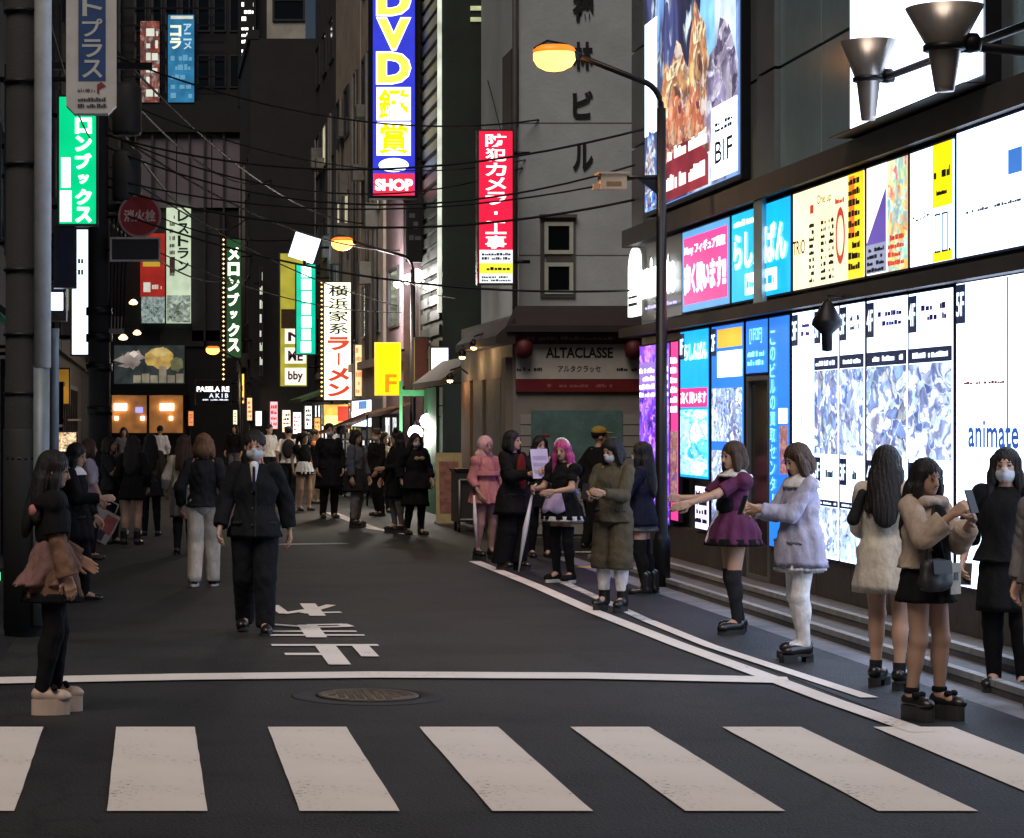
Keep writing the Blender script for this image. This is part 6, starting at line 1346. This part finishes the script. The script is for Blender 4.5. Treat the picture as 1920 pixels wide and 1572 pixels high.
def bag_parts(p, w, h, d, m, strap_to=None):
    V, Fq = sdf([('c', (p[0] - w*.36, p[1], p[2] + h*.2), (p[0] + w*.36, p[1], p[2] + h*.2), d*.5, d*.5), ('c', (p[0] - w*.32, p[1], p[2] + h*.75), (p[0] + w*.32, p[1], p[2] + h*.75), d*.36, d*.36), ('e', (p[0], p[1] - d*.1, p[2] + h*.45), (w*.5, d*.5, h*.45))], .01, .05, wr=.004, seed=5)
    out = [("bag_body", MB().add(V.tolist(), [tuple(int(k) for k in q) for q in Fq], smooth=True), m), ("flap", MB(lambda a, b, e: (p[0] + a, p[1] - d*.62 + b*.12 - e, p[2] + h*.5 + b)).slab(-w*.36, w*.36, 0, h*.42, -.006, .004), m)]
    if strap_to is not None: out.append(("strap", MB().tube([(p[0] - w*.38, p[1], p[2] + h*.8), strap_to, (p[0] + w*.38, p[1], p[2] + h*.8)], .011, 6), m))
    return out
for q_ in list(MATS.values()):
    if q_.name.startswith('cloth_'): CLO[q_.name] = tuple(next(n for n in q_.node_tree.nodes if n.type == 'VECT_MATH').inputs[0].default_value)
TITE = dict(hi=.84, lo=.06, inf=.007, foot=True)
# --- left group
t, arm, wm = person("person in black ruffled top, dusty pink skirt and cream platform shoes by the crossing", 98, 1338, 1.56, 100, [
    ('legs', C_black, dict(hi=.84, lo=.06, inf=.012, one=True, n="leggings")), ('skirt', C_brown, dict(z0=1.02, z1=.66, r=.25, pl=9, amp=.07, n="skirt")), ('skirt', cloth("rose_brown", (.20, .11, .10, 1)), dict(z0=1.03, z1=.74, r=.25, pl=7, amp=.12, n="overskirt", back=.07)), ('ruffle', C_black, dict(z=.66, r=.255)),
    ('top', C_black, dict(hem=.97, sl=.45, puff=True, inf=.024, cuff=.02)), ('fore', C_brown, dict(end=.065)), ('collar', C_black, dict(z=1.24, n="ruffled_collar")), ('bow', C_pink, dict(p=(0, .13, 1.22), s=.08)),
    ('shoes', M_shoec, dict(sole=M_shoec, sh=.085, bow=True))], ph=.085, RH=(-.24, -.08, .72), LH=(.2, -.2, .9), LF=(.09, -.06), RF=(-.08, .05), pitch=12, yaw=-8)
t, arm, wm = person("person in black coat with white collar behind the ruffled one", 142, 1128, 1.6, 75, [('legs', C_black, dict(hi=.84, lo=.06, inf=.014, one=True)), ('top', C_black, dict(hem=.62, sl=.97, inf=.03, flare=.05, n="coat")), ('collar', C_white, dict(z=1.28)), ('shoes', M_leather, {})], RH=(-.12, -.3, 1.05), LH=(.2, -.15, .85), pitch=15, LF=(.09, -.1), RF=(-.08, .12))
t, arm, wm = person("person in black mini coat with bare legs and black boots by the second utility pole", 249, 1022, 1.6, 165, [('top', C_black, dict(hem=.66, sl=.97, inf=.03, flare=.04, n="coat")), ('shoes', M_leather, dict(st='boot')), ('legs', C_white, dict(hi=.22, lo=.15, inf=.02, n="sock"))], LH=(.2, -.2, .9), RH=(-.22, -.05, .85))
t, arm, wm = person("person in dark jacket with raised tan sleeve holding a tote bag", 206, 1020, 1.58, 60, [('legs', C_char, dict(hi=.84, lo=.06, inf=.014, one=True)), ('top', C_char, dict(hem=.8, sl=.5, inf=.026)), ('shoes', M_leather, {}), ('fore', C_tan, dict(sides=(-1,), up=.3, end=.045))], RH=(-.02, -.3, 1.2), LH=(.15, -.25, .98), hair=(H_black, 'bob'))
bx_, by_ = ground(190, 1030)
tb = thing("tote_bag", "pale tote bag with red and dark print hanging askew", "bag", (gx(190, 32.5), 32.5, gz(1022, 32.5)))
_a = R(-28); Tt = lambda u, v, n: (gx(190, 32.5) + u*math.cos(_a) - v*math.sin(_a), 32.5 - n, gz(985, 32.5) + u*math.sin(_a) + v*math.cos(_a))
MB(Tt).poly([(-.18, -.22), (.18, -.22), (.2, .0), (.19, .22), (-.19, .22), (-.2, 0)], -.06, .0).build("bag_body", cloth("tote_pale", (.42, .4, .4, 1)), tb); MB(Tt).slab(.0, .17, -.08, .18, .0, .004).build("red_print", cloth("tote_red", (.4, .12, .12, 1)), tb); MB(Tt).slab(-.14, .1, -.2, -.06, .0, .005).build("dark_print", cloth("tote_dark", (.06, .06, .08, 1)), tb)
MB().tube([Tt(-.1, .2, -.03), Tt(-.08, .36, -.03), Tt(.08, .36, -.03), Tt(.1, .2, -.03)], .012, 6).build("handle", cloth("tote_pale", (.42, .4, .4, 1)), tb)
person("person in olive jacket and dark skirt half hidden behind the black mini coat", 282, 1005, 1.6, 180, [('legs', C_black, dict(hi=.84, lo=.06, inf=.008)), ('skirt', C_char, dict(z0=1.0, z1=.62, r=.26)), ('top', C_olive, dict(hem=.86, sl=.97, inf=.03)), ('shoes', M_leather, {})])
person("person with violet grey shirt standing against the maroon pole", 168, 1050, 1.58, 90, [('legs', C_black, dict(hi=.84, lo=.06, inf=.014, one=True)), ('top', C_lilac, dict(hem=.82, sl=.6, inf=.024)), ('shoes', M_leather, {})], hair=(H_brown, 'bob'))
# --- walkers on the road
person("person in black suit walking towards the crossing past the painted characters", 478, 1186, 1.74, -6, [('legs', C_suit, dict(hi=.86, lo=.05, inf=.026, one=True, flare=.015, wr=.004)), ('top', C_suit, dict(hem=.76, sl=.98, inf=.036, flare=.03, n="jacket")), ('blob', C_white, dict(P=[('c', (0, -.1, 1.33), (0, -.142, 1.14), .036, .008)], n="shirt")), ('blob', C_navy, dict(P=[('c', (0, -.135, 1.315), (0, -.152, 1.13), .012, .016)], n="tie")), ('mask', M_mask), ('shoes', M_leather, {})],
    LF=(.09, -.16), RF=(-.09, .14, .03), LH=(.27, .1, .82), RH=(-.27, -.12, .84), hair=(H_black, 'short'), fat=1.02, group="people walking in the road")
person("person with tea brown hair, dark top and pale trousers walking away up the road", 382, 1100, 1.68, 172, [('legs', C_cream, dict(hi=.86, lo=.05, inf=.02, one=True, flare=.02)), ('top', C_char, dict(hem=.84, sl=.95, inf=.03)), ('shoes', M_leather, dict(st='sneaker', sole=M_solew))], LF=(.08, .14, .03), RF=(-.08, -.14), hair=(H_tea, 'bob'), group="people walking in the road")
person("person with pale shirt and grey skirt walking beside the tea haired one", 345, 1040, 1.62, 175, [('legs', C_black, dict(hi=.84, lo=.06, inf=.01, one=True)), ('skirt', C_grey, dict(z0=1.0, z1=.5, r=.24)), ('top', C_cream, dict(hem=.92, sl=.9, inf=.024)), ('shoes', M_leather, {})], LF=(.08, .12, .02), RF=(-.08, -.12), hair=(H_brown, 'long'), group="people walking in the road")
# --- far stalls
person("person with white and black backpack walking off towards the stalls", 541, 948, 1.68, 178, [('legs', C_black, dict(hi=.86, lo=.05, inf=.02, one=True)), ('top', C_white, dict(hem=.86, sl=.5, inf=.03)), ('pack', C_char), ('shoes', M_leather, {})], hair=(H_black, 'short'), LF=(.08, .1), RF=(-.08, -.1))
person("person with bare legs and black and white outfit by the ramen sign", 571, 958, 1.58, 20, [('skirt', C_white, dict(z0=1.0, z1=.74, r=.24)), ('ruffle', C_black, dict(z=.76, r=.24)), ('top', C_black, dict(hem=.98, sl=.3, puff=True)), ('shoes', M_leather, {})], skin=SKIN2, hair=(H_black, 'twin'))
person("person in orange top by the food board", 590, 945, 1.62, 90, [('legs', C_tan, dict(hi=.84, lo=.06, inf=.016, one=True)), ('top', C_orange, dict(hem=.84, sl=.95, inf=.028)), ('shoes', M_leather, {})], LH=(.1, -.3, 1.1), hair=(H_black, 'short'))
person("tall person in long dark coat standing before the ramen sign", 618, 972, 1.76, 10, [('mask', M_mask), ('legs', C_black, dict(hi=.86, lo=.05, inf=.02, one=True)), ('top', C_suit, dict(hem=.5, sl=.98, inf=.034, flare=.05, n="coat")), ('shoes', M_leather, {})], hair=(H_black, 'short'), fat=1.08)
person("person in grey layered dress with bulky black shoes on the pale line", 668, 990, 1.6, 55, [('legs', C_grey, dict(hi=.84, lo=.1, inf=.012, flare=.01)), ('skirt', C_char, dict(z0=1.0, z1=.56, r=.28, pl=9)), ('top', C_teal, dict(hem=.95, sl=.95, inf=.04)), ('shoes', M_leather, dict(st='boot', sh=.05))], ph=.05, hair=(H_black, 'bob'))
person("person in black jacket and trousers facing the grey layered dress", 706, 968, 1.66, -60, [('mask', M_mask), ('legs', C_black, dict(hi=.86, lo=.05, inf=.018, one=True)), ('top', C_black, dict(hem=.82, sl=.97, inf=.032)), ('shoes', M_leather, {})], hair=(H_brown, 'short'))
person("person in tan frilled top standing behind the cat eared one", 722, 962, 1.58, 15, [('legs', C_navy, dict(hi=.84, lo=.06, inf=.014, one=True)), ('top', C_tan, dict(hem=.9, sl=.9, puff=True, inf=.03)), ('shoes', M_leather, {})], hair=(H_black, 'long'))
person("person in black dress with cat ears beside the far lamp post", 744, 1000, 1.6, -70, [('legs', C_grey, dict(hi=.7, lo=.08, inf=.006)), ('skirt', C_black, dict(z0=1.0, z1=.52, r=.24, pl=10)), ('top', C_black, dict(hem=.95, sl=.97, inf=.03)), ('ears', C_black), ('shoes', M_leather, dict(sh=.05))], ph=.05, LH=(.1, -.28, 1.0))
person("person in long black cape and boots beside the cat eared one", 779, 1003, 1.62, 20, [('mask', M_mask), ('legs', C_black, dict(hi=.84, lo=.06, inf=.01)), ('skirt', C_black, dict(z0=1.05, z1=.45, r=.27, pl=8)), ('top', C_black, dict(hem=.72, sl=.9, inf=.05, flare=.07, n="cape")), ('bow', C_tan, dict(p=(0, -.14, 1.2), s=.06)), ('shoes', M_leather, dict(st='boot'))], hair=(H_black, 'long'))
# --- right line-up
t, arm, wm = person("person in dusty pink hooded cape and skirt with tan legs on the edge line", 911, 1050, 1.56, 35, [('skirt', C_pink, dict(z0=1.05, z1=.70, r=.29, pl=12, amp=.09)), ('top', C_pink, dict(hem=.98, sl=.8, inf=.03, puff=True)), ('ruffle', C_pink, dict(z=1.1, r=.23)), ('shoes', M_leather, dict(sh=.05, st='sneaker'))], ph=.05, skin=SKIN2, hair=(cloth("pale_pink_hood", (.62, .38, .36, 1)), 'hood'))
held("folded_umbrella", "thin pale folded umbrella held by the pink hooded person", "umbrella", wm, [("canopy", MB().tube([(-.26, -.05, .82), (-.25, -.06, .5), (-.24, -.08, .12)], [.012, .03, .008], 8), C_white), ("handle", MB().tube([(-.26, -.05, .78), (-.26, -.05, .95), (-.24, -.05, .98)], .01, 6), M_black)])
t, arm, wm = person("person in black coat with red waistcoat holding up a white menu sheet", 962, 1070, 1.66, 40, [('legs', C_black, dict(hi=.84, lo=.05, inf=.03, one=True, flare=.05)), ('top', C_black, dict(hem=.62, sl=.97, inf=.036, flare=.07, n="coat")), ('blob', C_red, dict(P=[('e', (0, -.125, 1.14), (.07, .04, .2)), ('e', (0, -.14, 1.0), (.06, .03, .1))], n="waistcoat")), ('shoes', M_leather, dict(sh=.04))], ph=.04, LH=(.08, -.36, 1.12), RH=(-.1, -.34, 1.1), fat=1.0, hair=(H_black, 'bob'), palmL=(-1, 0, .3), palmR=(1, 0, .3))
held("menu_sheet", "white menu sheet held up by the red waistcoat person", "menu", wm, [("sheet", MB(lambda a, b, e: (a, -.44 - e + b*.15, 1.05 + b)).slab(-.15, .15, 0, .34, -.004, 0), mat("paper_lilac", (.62, .58, .68, 1), .6)), ("small_print", dashes and MB(lambda a, b, e: (a, -.44 - e + b*.15, 1.05 + b)).slab(-.12, .12, .06, .1, .001, .003).slab(-.12, .1, .14, .18, .001, .003).slab(-.12, .12, .22, .26, .001, .003), mat("print_grey", (.4, .38, .46, 1), .6))])
person("dark haired person in black with white bow behind the menu sheet", 1012, 1046, 1.62, 10, [('mask', M_mask), ('legs', C_black, dict(hi=.84, lo=.06, inf=.008)), ('skirt', C_black, dict(z0=1.0, z1=.66, r=.26)), ('top', C_black, dict(hem=.95, sl=.9)), ('bow', C_white, dict(p=(0, -.13, 1.28), s=.05)), ('bow', C_red, dict(p=(.08, 0, 1.6), s=.04)), ('shoes', M_leather, {})], hair=(H_black, 'long'))
t, arm, wm = person("pink haired person in black mini dress with lavender apron and thigh stockings", 1055, 1094, 1.58, -50, [('legs', C_black, dict(hi=.62, lo=.06, inf=.006)), ('skirt', C_black, dict(z0=1.02, z1=.70, r=.29, pl=11, amp=.09)), ('ruffle', C_white, dict(z=.70, r=.285)), ('apron', C_lav, dict(z0=1.02, z1=.78, r=.27)), ('top', C_black, dict(hem=.98, sl=.35, puff=True)), ('blob', C_lav, dict(P=[('e', (0, .16, 1.0), (.1, .05, .05)), ('c', (0, .17, .98), (-.03, .24, .76), .02, .035), ('c', (0, .17, .98), (.04, .24, .76), .02, .035)], n="apron_bow")), ('band', C_white), ('shoes', C_black, dict(sole=M_solew, sh=.025, st='sneaker'))], ph=.03, hair=(H_pink, 'long'), LH=(.14, -.32, 1.02), RH=(-.16, -.3, 1.05), pitch=8)
held("folded_umbrella", "long clear folded umbrella held low by the pink haired person", "umbrella", wm, [("canopy", MB().tube([(-.16, -.34, .98), (-.17, -.44, .6), (-.18, -.55, .12)], [.012, .032, .008], 8), mat("umbrella_film", (.6, .58, .62, 1), .3, 0, .1)), ("handle", MB().tube([(-.16, -.34, .96), (-.155, -.31, 1.08), (-.155, -.27, 1.1)], .011, 6), M_solew)])
t, arm, wm = person("person in black jacket and yellow cap turned away by the corner shop", 1108, 1030, 1.72, 110, [('legs', C_black, dict(hi=.86, lo=.05, inf=.022, one=True)), ('top', C_black, dict(hem=.8, sl=.97, inf=.036)), ('cap', cloth("mustard", (.4, .26, .05, 1))), ('shoes', M_leather, {})], hair=(H_black, 'short'), lean=.25, LF=(.1, -.1), RF=(-.1, .12))
t, arm, wm = person("person in olive jacket and culottes with white socks and black boots holding a phone", 1150, 1146, 1.62, -38, [('legs', C_white, dict(hi=.42, lo=.15, inf=.014, n="sock")), ('legs', C_olive, dict(hi=.9, lo=.36, inf=.032, flare=.055, one=True, n="culottes", wr=.005)), ('top', C_olive, dict(hem=.80, sl=.98, inf=.036, si=.028, flare=.015, wr=.013, n="jacket")), ('shoes', M_leather, dict(st='boot', sh=.045)), ('mask', M_mask)], ph=.045, LH=(.06, -.32, 1.08), RH=(-.12, -.3, 1.06), pitch=18, fat=.98, hair=(H_black, 'bob'), curl=(.9, .8), face=True, palmL=(-1, -.2, .3), palmR=(1, -.2, .3))
a_ = arm[-1][2]; held("phone", "phone held by the person in olive jacket", "phone", wm, phone_parts((a_.x + .03, a_.y - .09, a_.z + .04)))
t, arm, wm = person("person in navy jacket and black thigh stockings leaning by the lamp post", 1203, 1114, 1.6, -110, [('mask', M_mask), ('legs', C_black, dict(hi=.58, lo=.06, inf=.007)), ('skirt', C_grey, dict(z0=.95, z1=.66, r=.22, pl=6, n="shirt_hem")), ('top', C_navy, dict(hem=.72, sl=.97, inf=.036, flare=.03, n="jacket")), ('shoes', M_leather, dict(st='boot'))], LH=(.1, -.28, 1.22), RH=(-.2, -.1, .85), hair=(H_black, 'long'))
t, arm, wm = person("person in purple maid dress with black thigh stockings reaching out an arm", 1375, 1188, 1.62, -78, [('legs', C_char, dict(hi=.52, lo=.06, inf=.006)), ('skirt', C_purple, dict(z0=1.02, z1=.73, r=.3, pl=12, amp=.08)), ('ruffle', C_black, dict(z=.745, r=.30)), ('top', C_purple, dict(hem=.98, sl=.42, puff=True, inf=.02)), ('blob', C_black, dict(P=[('e', (0, -.07, 1.06), (.12, .07, .1))], n="corset")), ('collar', C_white, dict(z=1.3)), ('blob', C_white, dict(P=[('c', (-.02, -.14, 1.0), (-.03, -.215, .76), .018, .03)], n="apron_tail")), ('shoes', M_leather, dict(sh=.03))], ph=.03, RH=(-.14, -.42, 1.12), LH=(.1, -.46, 1.08), hair=(H_brown, 'bob'), curl=(.25, .5), ehL=(.3, .3, -1), ehR=(-.3, .3, -1))
t, arm, wm = person("person in lilac hoodie with white tights and chunky black loafers using a phone", 1500, 1240, 1.60, -80, [('legs', C_white, dict(hi=.84, lo=.05, inf=.008, foot=True, one=True, n="tights")), ('skirt', C_white, dict(z0=.95, z1=.62, r=.22, pl=13, amp=.08, n="petticoat")), ('skirt', C_pink, dict(z0=.97, z1=.7, r=.2, pl=8)), ('top', C_lilac, dict(hem=.66, sl=.96, inf=.036, si=.032, flare=.025, w=.03, wr=.014, n="hoodie")), ('ruffle', C_white, dict(z=.66, r=.245, n="hoodie_hem")), ('collar', C_white, dict(z=1.26, n="sailor_collar")), ('shoes', M_leather, dict(st='heel', sh=.055))], ph=.06, LH=(.02, -.34, 1.10), RH=(-.1, -.34, 1.08), pitch=22, hair=(H_brown, 'bob'), curl=(.8, .8), palmL=(-1, 0, .4), palmR=(1, 0, .4))
a_ = arm[-1][2]; held("phone", "phone held by the person in lilac hoodie", "phone", wm, phone_parts((a_.x + .05, a_.y - .1, a_.z + .05)))
t, arm, wm = person("person in oversized cream shirt dress with bare legs and black heels", 1662, 1292, 1.60, 140, [('top', C_cream, dict(hem=.60, sl=.8, inf=.04, si=.05, cuff=.015, flare=.03, w=.02, wr=.010, n="shirt_dress")), ('blob', C_char, dict(P=[('c', (.12, .12, 1.28), (.18, .13, 1.1), .03, .045)], n="hair_ribbon")), ('shoes', M_leather, dict(st='heel', sh=.06)), ('legs', C_char, dict(hi=.13, lo=.06, inf=.006, n="sock"))], ph=.06, LH=(.12, -.3, 1.1), RH=(-.2, -.2, .95), hair=(H_black, 'long'), pitch=14, yaw=20)
t, arm, wm = person("person in beige cardigan and black dress with bare legs and platform sandals photographing", 1736, 1350, 1.52, 34, [('skirt', C_black, dict(z0=1.0, z1=.68, r=.235, pl=9, amp=.05)), ('top', C_beige, dict(hem=.90, sl=.86, inf=.03, si=.042, cuff=.012, flare=.03, w=.022, wr=.012, n="cardigan")), ('blob', C_black, dict(P=[('e', (0, -.1, 1.16), (.07, .06, .15)), ('e', (0, -.1, .98), (.08, .07, .14))], n="dress_front")), ('blob', C_beige, dict(P=[('c', (.1, -.06, 1.33), (-.1, -.06, 1.33), .035, .035), ('c', (.1, .05, 1.34), (-.1, .05, 1.34), .035, .035)], n="fur_collar", wr=.006)), ('shoes', M_leather, dict(sh=.075, bow=True)), ('legs', C_black, dict(hi=.13, lo=.09, inf=.01, n="ankle_strap"))], ph=.08, LH=(.05, -.30, 1.20), RH=(-.12, -.30, 1.26), hair=(H_black, 'long'), skin=SKIN2, pitch=8, curl=(.8, .8), palmL=(-1, 0, .3), palmR=(1, 0, .3))
a_ = arm[-1][2]; held("phone", "phone held up by the person in beige cardigan", "phone", wm, phone_parts((a_.x + .06, a_.y - .09, a_.z + .08)))
held("shoulder_bag", "black shoulder bag with pale card holder worn by the person in beige cardigan", "bag", wm, bag_parts((-.17, -.2, .78), .25, .2, .1, mat("bag_leather", (.016, .016, .018, 1), .55, 0, .2, 10), (-.12, -.15, 1.3)) + [("card_holder", MB(lambda a, b, e: (-.03 + a, -.215 - e, .74 + b)).slab(0, .1, 0, .2, -.006, 0), mat("card_pale", (.45, .42, .36, 1), .6)), ("card_window", MB(lambda a, b, e: (-.03 + a, -.215 - e, .74 + b)).slab(.03, .07, .09, .14, .001, .003), M_black)])
t, arm, wm = person("person in long black dress with long black hair before the 5F light box", 1886, 1300, 1.62, -30, [('mask', M_mask), ('legs', C_black, dict(hi=.84, lo=.05, inf=.012, one=True, n="leggings")), ('skirt', C_black, dict(z0=1.02, z1=.52, r=.235, pl=7, amp=.05)), ('top', C_black, dict(hem=.85, sl=.7, inf=.04, si=.045, cuff=.02, flare=.03, wr=.009, n="dress")), ('shoes', M_leather, dict(sh=.03))], ph=.03, RH=(-.26, -.06, .86), LH=(.24, -.05, .86), hair=(H_black, 'long'), fat=.96)
a_ = arm[-1][2]; held("phone", "phone hanging in the hand of the person in long black dress", "phone", wm, phone_parts((a_.x + .02, a_.y - .02, a_.z - .1)))
person("person with tan trousers and black shoes at the near end of the steps", 1966, 1334, 1.6, -60, [('legs', C_tan, dict(hi=.86, lo=.05, inf=.024, one=True, flare=.02)), ('top', C_grey, dict(hem=.8, sl=.97, inf=.04)), ('shoes', M_leather, {})], hair=(H_black, 'bob'))
# --- few figures far up the street
for i, (px, Yf, m1, m2, d_, nm) in enumerate(((232, 60, C_grey, C_black, 10, "grey top"), (300, 64, C_white, C_navy, 190, "white top"), (440, 66, C_black, C_grey, -20, "black top"), (505, 58, C_cream, C_black, 30, "cream top"), (640, 57, C_white, C_char, 200, "white patterned top"))):
    person("distant person in " + nm + " far up the street", px, CY + HC * F / Yf, 1.62 + .03*i, d_, [('legs', m2, dict(hi=.86, lo=.05, inf=.018, one=True)), ('top', m1, dict(hem=.84, sl=.9, inf=.03)), ('shoes', M_leather, {})], hair=(H_black, 'short' if i % 2 else 'bob'), res=.026, face=False, group="people far up the street")
